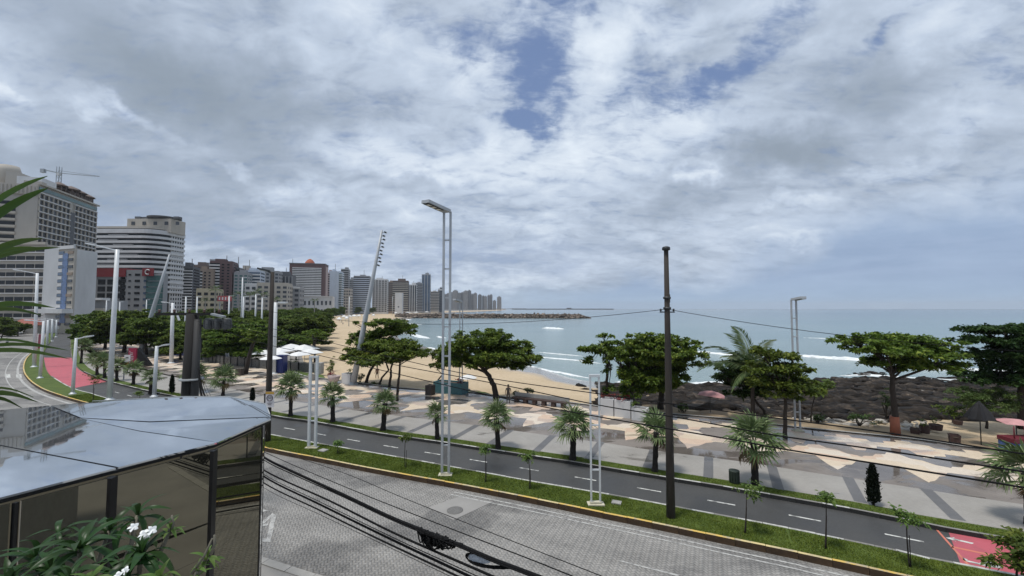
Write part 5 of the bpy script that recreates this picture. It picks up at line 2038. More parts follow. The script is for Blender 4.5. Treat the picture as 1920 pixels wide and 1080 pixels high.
# ---- coconut palms
def coco_frond(seed, L=3.0):
    R = random.Random(seed)
    m_v, m_f, var = [], [], []
    n = 26
    P = []
    for i in range(n + 1):
        t = i / n
        P.append(Vector((L * (t - 0.18 * t ** 3), 0, L * (0.10 * t - 0.55 * t ** 2.3))))
    for i in range(n):
        a, b = P[i], P[i + 1]
        w = 0.035 * (1 - i / n) + 0.008
        k = len(m_v)
        m_v += [tuple(a + Vector((0, -w, 0))), tuple(a + Vector((0, w, 0))), tuple(b + Vector((0, w, 0.0))), tuple(b + Vector((0, -w, 0)))]
        m_f.append((k, k + 1, k + 2, k + 3))
        var.append(0.75)
        if i < 3:
            continue
        t = i / n
        ll = 0.72 * math.sin(pi * min(1, 0.15 + t * 0.82)) * L / 3
        for s in (-1, 1):
            for h in (0, 0.5):
                p = a.lerp(b, h)
                tip = p + Vector((ll * 0.55, s * ll * 0.72, -ll * R.uniform(0.35, 0.7)))
                md = p.lerp(tip, 0.5) + Vector((0, 0, ll * 0.10))
                k = len(m_v)
                q = Vector((0.024, -s * 0.01, 0))
                m_v += [tuple(p), tuple(md + q), tuple(tip), tuple(md - q)]
                m_f.append((k, k + 1, k + 2, k + 3))
                var.append(R.uniform(0.1, 0.8))
    return np_mesh('frond', np.array(m_v), np.array(m_f), LEAF_COCO, var=var)


CFR = [coco_frond(k) for k in range(3)]


def coco(label, base, h, scale, seed, fr=None, group=None, bark=None, r=0.13, n=14):
    R = random.Random(seed)
    o = thing('coconut_palm', label, 'palm', base, 0, group)
    MB().tube([(0.02 * math.sin(i), 0, -0.1 + (h + 0.1) * i / 10) for i in range(11)], [r * (1.3 - 0.45 * i / 10) for i in range(11)], 9).build('trunk', bark or BARK, o)
    for k in range(n):
        if fr and k < len(fr):
            az, el, sc = fr[k]
        else:
            az, el, sc = k * 2.399 + R.uniform(-.3, .3), rad(R.uniform(-15, 70)), scale * R.uniform(0.8, 1.1)
        new_obj('frond', CFR[k % 3], o, (0, 0, h - 0.05), Euler((R.uniform(-.2, .2), -el, az), 'XYZ'), sc)
    return o


b = G(1413, 800, 0)
h = (D(1400, 692, b.y) - b).z
coco('coconut palm with tall drooping fronds behind the largest fan palm', b, h, 0.95, 7,
     [(rad(95), rad(80), 1.45), (rad(30), rad(64), 1.3), (rad(178), rad(50), 1.45), (rad(172), rad(24), 1.4), (rad(8), rad(40), 1.45), (rad(110), rad(74), 1.3), (rad(250), rad(70), 0.9), (rad(200), rad(-8), 0.95),
      (rad(300), rad(10), 0.9), (rad(330), rad(22), 0.9), (rad(120), rad(40), 1.0), (rad(60), rad(-5), 0.9), (rad(230), rad(25), 0.9)], n=15)
TP = 'tall palms above the grove'
src = None
for k, (px, ty, d, sc) in enumerate([(404, 536, 150, 1.0), (449, 545, 165, 0.9), (468, 548, 180, 1.0), (482, 541, 175, 1.1), (497, 546, 160, 0.8), (518, 556, 170, 0.9), (590, 557, 200, 0.9),
                                     (436, 552, 175, 0.8), (385, 556, 170, 0.7)]):
    t = D(px, ty + 6, d)
    lb = 'tall thin palm with a pale trunk rising above the grove'
    if k == 0:
        lb = 'tallest dark headed palm in front of the maroon tower'
    coco(lb, (t.x, t.y, 0), t.z, sc, 120 + k, group=None if k == 0 else TP, bark=BARK_PALE, r=0.2, n=13)


# ---- the grove on the left: broad almond and fig crowns, each tree its own object
def grove_proto(seed):
    rng = np.random.default_rng(seed)
    pads = []
    for k in range(20):
        a, q = rng.uniform(0, 6.28), math.sqrt(rng.uniform(0, 1)) * 3.2
        pads.append(((math.cos(a) * q, math.sin(a) * q, 4.4 + rng.uniform(-2.0, 1.7) - q * 0.15), (1.9, 1.9, 0.85)))
    R = random.Random(seed)
    m = MB()
    m.tube([(0, 0, -0.2), (0.1, 0, 1.2), (R.uniform(-.4, .4), R.uniform(-.4, .4), 2.6)], [0.28, 0.22, 0.18], 8)
    for c, r in pads:
        limb(m, (0, 0, 2.4), c, 0.11, 0.04, R)
    return m.mesh('trunk', BARK), crown_mesh('crown', pads, LEAF_GROVE, seed, 20, 6, 0.46, 0.30)


PROTO = [grove_proto(200 + k) for k in range(4)]


def grove_tree(label, px, py, d, sc, k, group):
    """crown top of the tree at px, py at distance d"""
    t = D(px, py, d)
    s = sc
    hz = t.z / 6.6
    o = thing('grove_tree', label, 'tree', (t.x, t.y, 0), k * 1.9, group)
    o.scale = (s, s, max(0.6, hz))
    new_obj('trunk', PROTO[k % 4][0], o)
    new_obj('crown', PROTO[k % 4][1], o)


GG = 'trees of the seaside grove'
GL = 'broad dense green tree in the grove between the towers and the beach'
G_NEAR = [(236, 576, 84, 1.35, 'broad dark tree shading the crimson totem'), (200, 584, 92, 1.2, 'tree left of the tall lamp post at the plaza'), (278, 588, 80, 1.1, 'low tree at the foot of the leaning pole'),
          (463, 598, 66, 1.15, 'large dark tree with a leaning trunk behind the feather flags'), (560, 632, 84, 0.75, 'tree over the white restaurant canopies'),
          (405, 636, 70, 0.7, 'low light green tree behind the feather flags'), (340, 622, 72, 0.85, 'bushy tree behind the transformer pole'), (588, 620, 92, 0.8, 'last tree of the grove next to the beach')]
for k, (px, py, d, sc, lb) in enumerate(G_NEAR):
    grove_tree(lb, px, py, d, sc, k, None)
R = random.Random(77)
k = 0
for row, (d, py0, x0, x1, n) in enumerate([(84, 606, 330, 500, 6), (95, 598, 300, 590, 10), (112, 592, 290, 600, 11), (132, 588, 300, 606, 12), (155, 585, 320, 612, 12), (185, 582, 340, 616, 12), (225, 581, 350, 618, 10), (280, 581, 400, 624, 8)]):
    for i in range(n):
        px = x0 + (x1 - x0) * (i + R.uniform(0.1, 0.9)) / n
        grove_tree(GL, px, py0 + R.uniform(-7, 6), d * R.uniform(0.96, 1.04), R.uniform(0.9, 1.25), k, GG)
        k += 1
for px, py, d, sc in [(12, 594, 140, 0.9), (35, 604, 135, 0.7), (-12, 590, 130, 1.0), (160, 603, 130, 0.6), (145, 606, 105, 0.5), (178, 600, 120, 0.7), (60, 606, 150, 0.6), (5, 608, 120, 0.6), (640, 574, 420, 1.1), (625, 576, 360, 1.1), (672, 575, 560, 1.2), (735, 576, 800, 1.5), (760, 576.5, 900, 1.4), (790, 577, 1050, 1.6), (700, 576, 640, 1.3)]:
    lb, gp = ('roadside tree in front of the hotel wing', 'roadside trees at the hotel') if px < 200 else ('dark tree at the back of the far beach', 'trees along the far beach')
    grove_tree(lb, px, py, d, sc, k, gp)
    k += 1


# trunks seen below the grove beside the canopies
def bare(label, base, tops, r, seed):
    b = G(base[0], base[1], 0.1)
    R = random.Random(seed)
    o = thing('tree', label, 'tree', b)
    m = MB()
    pads = []
    for x, y in tops:
        e = D(x, y, b.y) - b
        limb(m, (0, 0, -0.1), e, r, r * 0.6, R, 0.06, 6, 8)
        pads.append(((e.x, e.y, e.z + 0.6), (1.7, 1.7, 0.6)))
    m.build('trunk', BARK, o)
    new_obj('crown', crown_mesh('crown', pads, LEAF_ALMOND, seed, 14, 6, 0.36, 0.2), o)


bare('almond tree with a strongly leaning dark trunk behind the palms', (460, 702), [(473, 645), (480, 632)], 0.30, 61)
bare('pair of dark tree trunks at the right end of the restaurant fence', (590, 678), [(586, 628), (593, 632)], 0.16, 62)
bare('thin trunked tree standing among the white canopies', (555, 672), [(556, 640), (563, 642)], 0.11, 63)


# ---- black rock shelf on the shore
def rocks(name, quad_fn, n, smin, smax, mat, seed, flat=0.5, label=None):
    rng = np.random.default_rng(seed)
    bm = bmesh.new()
    bmesh.ops.create_icosphere(bm, subdivisions=1, radius=1)
    bv = np.array([v.co[:] for v in bm.verts])
    bf = np.array([[v.index for v in f.verts] for f in bm.faces])
    bm.free()
    P = quad_fn(rng, n)
    n = len(P)
    s = rng.uniform(0, 1, n) ** 2.2 * (smax - smin) + smin
    V = bv[None] * (1 + rng.normal(0, 0.27, (n, len(bv), 1)))
    V = V * np.stack([s * rng.uniform(0.8, 1.8, n), s * rng.uniform(0.7, 1.2, n), s * flat * rng.uniform(0.4, 1.4, n)], 1)[:, None]
    a = rng.uniform(-0.6, 0.6, n)
    c, d = np.cos(a)[:, None], np.sin(a)[:, None]
    x, y = V[..., 0] * c - V[..., 1] * d, V[..., 0] * d + V[..., 1] * c
    V = np.stack([x, y, V[..., 2]], -1) + P[:, None]
    F = (bf[None] + (np.arange(n) * len(bv))[:, None, None]).reshape(-1, 3)
    var = np.repeat(rng.uniform(0, 1, n), len(bf))
    o = new_obj(name, np_mesh(name, V.reshape(-1, 3), F, mat, var=var))
    o['kind'] = 'stuff'
    if label:
        o['label'] = label
    return o


def shelf(rng, n):
    I, S = resample(INL), resample(SEA)
    out = []
    # between px 1150 and the right: strip from the sand edge to the water
    while len(out) < n:
        px = 1130 + 900 * rng.uniform(0, 1)
        top = np.interp(px, [1130, 1200, 1264, 1340, 1440, 1540, 1650, 1830, 2030], [722, 722, 721, 720, 716, 711, 706, 712, 716])
        bot = np.interp(px, [1130, 1180, 1264, 1340, 1500, 1600, 1700, 1830, 2030], [765, 768, 766, 772, 783, 787, 793, 782, 800])
        t = rng.uniform(0, 1)
        q = G(px, top, SEA_Z).xy.lerp(G(px, bot, -0.4).xy, t)
        out.append((q.x, q.y, 0.16 * math.sin(q.x * 0.55 + q.y * 0.25) * math.sin(q.y * 0.5)))
    out = np.array(out)
    # lie on the sand: height of the beach under each rock from its three nearest points
    for k in range(len(out)):
        dd = ((BEACH_V[:, :2] - out[k, :2]) ** 2).sum(1)
        i = np.argpartition(dd, 3)[:3]
        w = 1 / (dd[i] + 1e-3)
        out[k, 2] += max(SEA_Z - 0.05, (BEACH_V[i, 2] * w).sum() / w.sum()) - 0.02
    return out


rocks('rock_shelf', shelf, 9000, 0.14, 1.05, M_ROCK, 5, 0.42, 'black wet rocks covering the shore')


def scatter_px(lst):
    def f(rng, n):
        out = []
        for (x0, x1, y0, y1, k, z) in lst:
            for i in range(k):
                out.append(G(rng.uniform(x0, x1), rng.uniform(y0, y1), z)[:])
        return np.array(out)
    return f


rocks('beach_rocks', scatter_px([(1042, 1055, 722, 728, 10, -1.7), (1055, 1092, 722, 732, 60, -1.6), (1085, 1110, 730, 738, 34, -1.4), (1090, 1130, 742, 750, 40, -1.1), (1062, 1085, 746, 752, 16, -0.9),
                                 (1052, 1058, 717, 720, 5, -1.9), (1008, 1024, 667, 669, 12, -2.4), (1800, 1860, 706, 712, 40, -2.4), (1590, 1660, 698, 703, 50, -2.45)]), 0, 0.15, 0.55, M_ROCK, 6, 0.5, 'scattered black rocks at the end of the sand')


rocks('pale_rubble', scatter_px([(1480, 1560, 783, 797, 60, -0.15), (1560, 1660, 788, 800, 50, -0.15), (1685, 1740, 790, 812, 70, -0.1), (1270, 1330, 776, 783, 30, -0.15), (1200, 1270, 768, 775, 20, -0.2)]), 0, 0.08, 0.35, plain('pale_rubble_stone', (0.36, 0.33, 0.29), 0.85, vary=0.3, scale=1.5, bump=0.4), 16, 0.6, 'pale rubble stones along the sand edge of the black rocks')


def breakwater(name, px0, px1, pyb, dist_w, h, n, seed, smax=1.6, label=None):
    def f(rng, n):
        a, b = G(px0, pyb[0], SEA_Z), G(px1, pyb[1], SEA_Z)
        t = rng.uniform(0, 1, n)
        s = rng.uniform(-1, 1, n)
        x = a.x + (b.x - a.x) * t
        y = a.y + (b.y - a.y) * t + (s + 1) * dist_w / 2
        z = SEA_Z - 0.3 + h * (1 - np.abs(s) ** 1.5) * np.minimum(1, (1 - t) * 18) ** 0.6
        return np.stack([x, y, z], 1)
    return rocks(name, f, n, 0.5, smax, M_ROCK2, seed, 0.8, label)


breakwater('breakwater', 740, 1107, (596.5, 597.2), 16, 4.6, 4200, 7, 1.7, 'long low stone breakwater reaching into the bay')
breakwater('breakwater', 870, 988, (579.6, 579.2), 30, 9, 1500, 8, 4.0, 'second farther breakwater')
m = MB()
a, b = G(905, 578.25, SEA_Z), G(1150, 578.2, SEA_Z)
a, b = D(960, 577, 3600), D(1150, 577, 3600)
m.box(((a.x + b.x) / 2, 3600, 1.5), (b.x - a.x, 30, 8))
m.box((D(1067, 575, 3600).x, 3600, 8), (40, 12, 9))
tag(m.build('harbour_mole', M_ROCK2), 'thin dark harbour mole on the horizon', 'mole')
# ---------------------------------------------------------------- lamp posts
def twin_post(label, base_px, top_py, gap, tube, rungs, name='lamp_post', ang=0.0, arm=None, group=None, z=Z14, foot=True, cap=True, rungs_z=None, cat='lamp post', mat=None):
    STEEL_WHITE = mat or globals()['STEEL_WHITE']
    """two parallel steel tubes tied by short rungs; arm = (dx, dy, dz) of the light panel"""
    b = G(base_px[0], base_px[1], z)
    top = D(base_px[0], top_py, b.y).z - b.z
    o = thing(name, label, cat, b, ang, group)
    for s in (-1, 1):
        MB().box((s * gap / 2, 0, top / 2), (tube, tube * 1.3, top)).build('upright', STEEL_WHITE, o)
    for k in range(rungs):
        zz = top * (k + 1) / (rungs + 1) if rungs_z is None else rungs_z[k] * top
        MB().box((0, 0, zz), (gap - tube - 0.004, tube * 0.7, 0.07)).build('rung', STEEL_WHITE, o)
    if foot:
        MB().box((0, 0, 0.03), (gap + 0.35, 0.40, 0.06)).box((0, 0, 0.10), (gap + 0.1, 0.2, 0.08)).build('base_plate', plain('cream_base', (0.50, 0.47, 0.36), 0.8), o)
    if arm:
        a = Vector(arm)
        m = MB()
        m.beam((0, 0, top + 0.02), Vector((0, 0, top + 0.02)) + a, gap + tube, 0.16)
        m.build('arm', STEEL_WHITE, o)
        p0, p1 = Vector((0, 0, top - 0.075)) + a * 0.3, Vector((0, 0, top - 0.075)) + a * 0.97
        MB().beam(p0, p1, gap * 0.9, 0.05).build('lamp_panel', DARK_METAL, o)
        d = a.normalized()
        for q in range(3):
            c = p0.lerp(p1, 0.18 + q * 0.32)
            MB().beam(c - d * 0.12, c + d * 0.12, gap * 0.6, 0.07).build('lens', LENS, o)
    elif cap:
        MB().box((0, 0, top + 0.06), (gap + tube + 0.02, tube * 1.6, 0.12)).build('cap', STEEL_WHITE, o)
    return o


b = G(835, 891, Z14)
twin_post('tallest double tube lamp mast with a flat light panel pointing at the road', (835, 891), 397, 0.36, 0.115, 8, arm=(-0.85, -1.75, 0.10), cap=False, mat=STEEL_PALE)
twin_post('short white lattice post in the median near the mirror roof', (585, 840), 671, 0.42, 0.13, 3, rungs_z=[0.30, 0.63, 0.70])
twin_post('short white double post in the median left of the concrete pole', (1117, 946), 707, 0.40, 0.075, 2, rungs_z=[0.27, 0.62])
twin_post('slim double lamp post on the promenade edge behind the bushy tree', (1496, 808), 562, 0.36, 0.085, 6, arm=(0.12, -0.9, 0.12), cap=False, mat=STEEL_PALE)
twin_post('slim double lamp post behind the dome crowned tree', (864, 738), 566, 0.30, 0.09, 6, arm=(-0.62, -0.9, 0.20), cap=False, mat=STEEL_PALE)


def pole(label, base_px, top_px, r, arms=(), name='lamp_post', mat=None, z=Z14, cat='lamp post', group=None, head=(0.8, 0.28, 0.10), hmat=None):
    """single post; arms: offsets (dx, dy, dz) of lamp heads from the top"""
    b = G(base_px[0], base_px[1], z)
    t = D(top_px[0], top_px[1], b.y) - b
    o = thing(name, label, cat, b, 0, group)
    m = MB()
    m.tube([(0, 0, 0), t * 0.5, t], [r * 1.15, r, r * 0.85], 9)
    m.build('pole', mat or STEEL_WHITE, o)
    m = MB()
    m.lathe([(r * 2.2, 0), (r * 2.2, 0.05), (r * 1.5, 0.09), (r * 1.2, 0.2)], 10)
    m.build('base_plate', mat or STEEL_WHITE, o)
    for a in arms:
        a = Vector(a)
        e = t + a
        d = Vector((a.x, a.y, a.z)).normalized()
        MB().beam(t - Vector((0, 0, 0.1)), e, 0.10, 0.10).build('arm', mat or STEEL_WHITE, o)
        m = MB()
        m.beam(e - d * 0.15, e + d * head[0], head[1], head[2])
        h = m.build('lamp_head', hmat or STEEL_WHITE, o)
        MB().beam(e + d * 0.05 - Vector((0, 0, head[2] * 0.7)), e + d * (head[0] - 0.1) - Vector((0, 0, head[2] * 0.7)), head[1] * 0.7, 0.04).build('lens', LENS, h)
    return o


pole('tall white lamp post seen above the mirror roof', (205, 750), (220, 468), 0.20, [(-2.2, 0, 0.45)], head=(0.9, 0.3, 0.1))
pole('tall white lamp post in front of the hotel wing', (64, 688), (70, 512), 0.20, [(-2.7, 0, 0.4)], head=(0.9, 0.3, 0.1))
pole('white lamp post with a thin arm at the curve of the median', (75, 709), (82, 602), 0.15, [(-1.6, 0, 0.1)])
pole('short white post with a right pointing arm by the red path', (136, 739), (143, 634), 0.14, [(1.0, 0, 0.15)], head=(0.7, 0.3, 0.12))
pole('short white post with a right pointing arm beside the mirror roof edge', (289, 744), (294, 649), 0.165, [(0.75, 0, 0.12)], head=(0.5, 0.35, 0.12))
pole('white promenade lamp post left of the transformer pole', (321, 681), (324, 568), 0.26, [(-1.1, 0, 0.1), (0.9, 0, -2.2)], head=(0.7, 0.35, 0.12))
pole('white promenade lamp post right behind the dark street lamp', (513, 701), (517, 567), 0.25, [(0.55, 0, 0.0)], head=(1.0, 0.4, 0.2))
FP = 'slim white lamp posts along the far avenue'
for k, (bx, by, tx, ty) in enumerate([(88, 652, 90, 600), (97, 640, 98, 598), (105, 632, 106, 600), (112, 625, 113, 601), (125, 613, 126, 590)]):
    pole('slim white lamp post on the far part of the avenue', (bx, by), (tx, ty), 0.2, [(-1.6, 0, 0.1)], group=FP, z=0.0)
GP = 'white posts standing among the grove trees'
for k, (px, ty, d) in enumerate([(349, 556, 110), (370, 556, 120), (430, 555, 118), (455, 520, 125), (457, 556, 115), (480, 552, 120), (492, 558, 110), (200, 563, 150), (225, 566, 150), (275, 562, 160), (291, 562, 165),
                                (655, 556, 210), (736, 556, 480)]):
    t = D(px, ty, d)
    o = thing('lamp_post', 'plain white post rising among the grove trees', 'lamp post', (t.x, t.y, 0), 0, GP)
    MB().tube([(0, 0, -0.05), (0, 0, t.z)], [0.26, 0.17], 7).build('pole', STEEL_WHITE, o)
    MB().box((0.5, 0, t.z), (1.4, 0.3, 0.14)).build('lamp_head', STEEL_WHITE, o)


def floodmast(label, base_px, top_px, r, n, dy=0.0, z=Z14):
    b = G(base_px[0], base_px[1], z)
    t = D(top_px[0], top_px[1], b.y) - b
    o = thing('floodlight_mast', label, 'floodlight mast', b)
    MB().tube([(0, 0, -0.1), t * 0.33, t * 0.66, t], [r * 1.25, r * 1.05, r * 0.8, r * 0.42], 14).build('mast', STEEL_PALE, o)
    MB().lathe([(r * 2.0, 0), (r * 2.0, 0.06), (r * 1.4, 0.1), (r * 1.3, 0.3)], 14).build('base_plate', STEEL_GREY, o)
    for k in range(n):
        p = t * (0.985 - 0.024 * k)
        s = 0.16 if k % 2 else 0.26
        c = p + Vector((s + r * 0.4, -0.2, 0))
        MB().beam(p, c, 0.07).build('bracket', STEEL_GREY, o)
        h = MB().box(c + Vector((0.16, 0, 0)), (0.26, 0.26, 0.18), M=Matrix.Rotation(0.4, 3, 'Y')).build('floodlight', DARK_METAL, o)
        MB().box(c + Vector((0.28, 0, -0.06)), (0.04, 0.22, 0.16), M=Matrix.Rotation(0.4, 3, 'Y')).build('lens', LENS, h)
    return o


floodmast('leaning white mast with a column of floodlights beside the layered trees', (662, 721), (716, 432), 0.29, 10)
floodmast('leaning white mast crossing the white grid tower', (262, 664), (318, 477), 0.36, 0)
floodmast('small leaning white mast beside the tall lamp post', (216, 604), (237, 504), 0.36, 0)


# concrete pole with a round lamp head, right of the middle
def concrete_pole():
    b = G(1258, 970, Z14)
    top = D(1258, 470, b.y).z - b.z
    o = thing('concrete_pole', 'tall brown concrete pole with a round lamp head in the median', 'utility pole', b)
    MB().tube([(0, 0, -0.1), (0, 0, top * 0.33), (0, 0, top * 0.66), (0, 0, top)], [0.185, 0.155, 0.125, 0.095], 14).build('pole', CONC_POLE, o)
    MB().lathe([(0.10, 0), (0.17, 0.03), (0.17, 0.14), (0.13, 0.17), (0.06, 0.19)], 14, (0, 0, top)).build('lamp_head', DARK_METAL, o)
    zi = D(1258, 580, b.y).z - b.z
    m = MB()
    m.lathe([(0.15, 0), (0.17, 0.05), (0.15, 0.1)], 12, (0, 0, zi))
    m.lathe([(0.15, 0), (0.17, 0.05), (0.15, 0.1)], 12, (0, 0, zi + 0.45))
    m.beam((-0.32, 0, zi - 0.12), (0.32, 0, zi - 0.12), 0.05)
    m.beam((0.1, 0, zi + 0.3), (0.1, 0, zi + 0.65), 0.06)
    m.build('clamp', DARK_METAL, o)
    for s in (-1, 1):
        MB().lathe([(0.03, 0), (0.05, 0.03), (0.03, 0.06), (0.05, 0.09), (0.02, 0.12)], 8, (s * 0.28, 0, zi - 0.09)).build('insulator', DARK_METAL, o)
    return b + Vector((0, 0, zi - 0.02)), b


CP, CPB = concrete_pole()


def street_lamp():
    b = G(501, 827, Z14)
    t = D(511, 510, b.y) - b
    o = thing('street_lamp', 'dark concrete street lamp with an angled head and a speed sign', 'street lamp', b)
    MB().tube([(0, 0, -0.1), t * 0.33, t * 0.66, t], [0.21, 0.18, 0.15, 0.12], 12).build('pole', CONC_POLE, o)
    e = t + Vector((-0.85, -0.3, 0.22))
    MB().beam(t - Vector((0, 0, 0.1)), t + Vector((-0.25, -0.1, 0.03)), 0.12).build('arm', DARK_METAL, o)
    h = MB().beam(t + Vector((-0.15, -0.05, 0.05)), e, 0.30, 0.12).build('lamp_head', DARK_METAL, o)
    MB().beam(t + Vector((-0.35, -0.12, 0.02)), e - Vector((-0.1, 0, 0.08)), 0.2, 0.04).build('lens', LENS, h)
    # speed sign and black box on the pole
    q = D(506, 749, b.y - 0.35)
    s = thing('speed_sign', 'white speed limit plate with a dark ring on the dark street lamp', 'road sign', q)
    MB().box((0, 0, 0), (0.56, 0.03, 1.02)).build('plate', plain('sign_white', (0.62, 0.60, 0.62), 0.4), s)
    MB().box((0, -0.018, 0.43), (0.56, 0.012, 0.16)).build('yellow_strip', plain('sign_yellow', (0.45, 0.26, 0.04), 0.4), s)
    m = MB()
    m.tube([(0.19 * math.cos(a), -0.024, 0.10 + 0.19 * math.sin(a)) for a in np.linspace(0, 2 * pi, 25)], 0.026, 6, cap=False)
    m.build('ring', plain('sign_ring', (0.07, 0.05, 0.06), 0.4), s)
    cu = bpy.data.curves.new('speed_text', 'FONT')
    cu.body = '50'
    cu.size = 0.24
    cu.extrude = 0.004
    cu.align_x = 'CENTER'
    cu.align_y = 'CENTER'
    cu.materials.append(BLACK)
    tmp = bpy.data.objects.new('numerals', cu)
    C.objects.link(tmp)
    nm = bpy.data.meshes.new_from_object(tmp.evaluated_get(bpy.context.evaluated_depsgraph_get()))
    bpy.data.objects.remove(tmp)
    new_obj('numerals', nm, s, (0, -0.024, 0.10), (pi / 2, 0, 0))
    m = MB()
    for k in range(2):
        m.box((0, -0.02, -0.24 - 0.09 * k), (0.32 - 0.1 * k, 0.01, 0.03))
    m.build('small_lines', plain('sign_ring', (0.07, 0.05, 0.06)), s)
    q = D(499.5, 749, b.y - 0.2)
    MB_ = MB().box((0, 0, 0), (0.17, 0.26, 0.72)).box((0, 0, 0.38), (0.20, 0.30, 0.04))
    x = MB_.build('control_box', BLACK, None, q)
    tag(x, 'narrow black control box strapped to the dark street lamp', 'control box')


street_lamp()

# ---------------------------------------------------------------- mirror clad building with a reflective roof
MIRROR_ROOF = None


def mirror_building():
    m, t, b = principled('mirror_roof_panel')
    tc = t.n.new('ShaderNodeTexCoord')
    n = t.noise(tc.outputs['Object'], 0.9, 5, 0.6)
    t.l.new(t.ramp(n, [(0.3, (0.60, 0.64, 0.68)), (0.7, (0.66, 0.70, 0.74))]), b.inputs['Base Color'])
    b.inputs['Metallic'].default_value = 0.93
    t.set(b.inputs['Roughness'], t.ramp(t.noise(tc.outputs['Object'], 3, 6, 0.7), [(0.35, 0.01), (0.7, 0.04)]))
    bp = t.n.new('ShaderNodeBump')
    bp.inputs['Strength'].default_value = 0.02
    bp.inputs['Distance'].default_value = 0.05
    t.l.new(t.noise(tc.outputs['Object'], 0.7, 2), bp.inputs['Height'])
    t.l.new(bp.outputs[0], b.inputs['Normal'])
    roofm = m
    m, t, b = principled('bronze_mirror_glass')
    tc = t.n.new('ShaderNodeTexCoord')
    b.inputs['Base Color'].default_value = (0.22, 0.205, 0.155, 1)
    b.inputs['Metallic'].default_value = 0.9
    b.inputs['Roughness'].default_value = 0.012
    bp = t.n.new('ShaderNodeBump')
    bp.inputs['Strength'].default_value = 0.02
    bp.inputs['Distance'].default_value = 0.05
    t.l.new(t.noise(tc.outputs['Object'], 0.5, 2), bp.inputs['Height'])
    t.l.new(bp.outputs[0], b.inputs['Normal'])
    glassm = m
    frame = plain('black_window_frame', (0.008, 0.008, 0.009), 0.35, vary=0.2)
    zr = 6.35
    Rf = lambda x, y: G(x, y, zr)
    o = thing('mirror_building', 'low building with bronze mirror glass walls and a reflective pale roof', 'building', (0, 0, 0))
    edge = [Rf(-160, 966), Rf(0, 933), Rf(200, 882), Rf(402, 831), Rf(480, 797), Rf(508, 785)]
    tip = [Rf(507, 777), Rf(499, 757), Rf(430, 743.5), Rf(345, 743.5), Rf(175, 752), Rf(0, 769), Rf(-160, 782)]
    # roof panels with open joints between them
    L1 = [Rf(-160, 806), Rf(0, 835), Rf(218, 872)]
    poly = [edge[0], edge[1], edge[2], Rf(218, 877), Rf(218, 872), Rf(0, 837), Rf(-160, 808)]
    A = (lambda *p: [Rf(*q) for q in p])
    panels = [A((-160, 966), (0, 933), (217, 877.5), (0, 836), (-160, 806)),
              A((222, 876), (402, 831), (407, 829.5), (262, 809), (-160, 752 + 12), (-160, 804), (0, 834), (219, 875)),
              A((410, 828.5), (480, 797), (508, 785.5), (500, 783), (280, 792), (150, 784), (264, 808)),
              A((500, 781.5), (508, 783.5), (506.5, 776), (499, 757), (430, 744), (345, 744), (255, 748), (140, 781), (280, 790))]
    panels[1] = A((222, 876), (402, 831), (407, 829.5), (262, 809), (148, 784), (90, 760.5), (0, 769), (-160, 782), (-160, 804), (0, 834), (219, 875))
    panels[3] = A((500, 781.5), (508, 783.5), (506.5, 776), (499, 757), (430, 744), (345, 744), (255, 748), (95, 760), (152, 783), (280, 790))
    def zf(p):
        # the panels towards the street corner fall slightly to the front
        return zr + 0.085 * max(0.0, (p.x + 5.84) * 0.41 + (p.y - 8.23) * 0.91)

    def lift(p):
        z = zf(p)
        return (Vector((0, 0, EYE)) + (p - Vector((0, 0, EYE))) * ((z - EYE) / (p.z - EYE)))

    def slab(P, dz0, dz1, name, mat, up=False):
        P = [lift(p) if up else p for p in P]
        area = sum(P[i].x * P[(i + 1) % len(P)].y - P[(i + 1) % len(P)].x * P[i].y for i in range(len(P)))
        if area < 0:
            P = P[::-1]
        m = MB().prism([(p.x, p.y) for p in P], 0, 1)
        n = len(P)
        m.v = [(x, y, P[k % n].z + (dz0 if k < n else dz1)) for k, (x, y, z) in enumerate(m.v)]
        return m.build(name, mat, o)
    for k, P in enumerate(panels):
        slab(P, -0.03, 0.0, 'roof_panel', roofm, k > 1)
    full = edge + tip
    slab(full, -0.085, -0.04, 'roof_frame', frame)
    # raised rim tube along the back edge
    MB().tube([lift(p) + Vector((0, -0.02, 0.004)) for p in tip[:5]], 0.012, 6).build('rim', STEEL_GREY, o)
    # walls: prow of mirror panes
    zt = zr - 0.087
    wl = [Rf(-160, 971), Rf(30, 930), Rf(209, 884), Rf(399, 835.5), Rf(491, 794)]
    wl = [Vector((p.x, p.y)) for p in wl]
    wl += [Vector((Rf(487, 768).x, Rf(487, 768).y + 0.2)), Vector((-9.5, 12.2)), Vector((-14.5, 10.6))]
    zz = [0.02, 2.15, 4.3, zt]
    nw = len(wl)
    for i in range(nw - 1):
        a, c = wl[i], wl[i + 1]
        d = (c - a)
        L = d.length
        d.normalize()
        nrm = Vector((d.y, -d.x))
        n_r = 3 if i < 4 else 1
        rot = math.atan2(d.y, d.x)
        for r in range(n_r):
            z0, z1 = (zz[r], zz[r + 1]) if n_r == 3 else (0.02, zt)
            g = 0.015 if n_r == 3 else 0.0
            MB().box((0, 0, 0), (L - 0.10, 0.05, z1 - z0 - 0.004)).build('glass_pane', glassm, o, ((a.x + c.x) / 2, (a.y + c.y) / 2, (z0 + z1) / 2), (0, 0, rot))
    for i in range(nw):
        a = wl[i]
        w = 0.12 if 1 < i < 4 else 0.05
        MB().box((a.x, a.y, zt / 2), (w, w, zt - 0.004)).build('mullion', frame, o)


mirror_building()

# ---------------------------------------------------------------- utility pole with transformers, cables
TPX = Vector((-14.6, 19.0, 0))


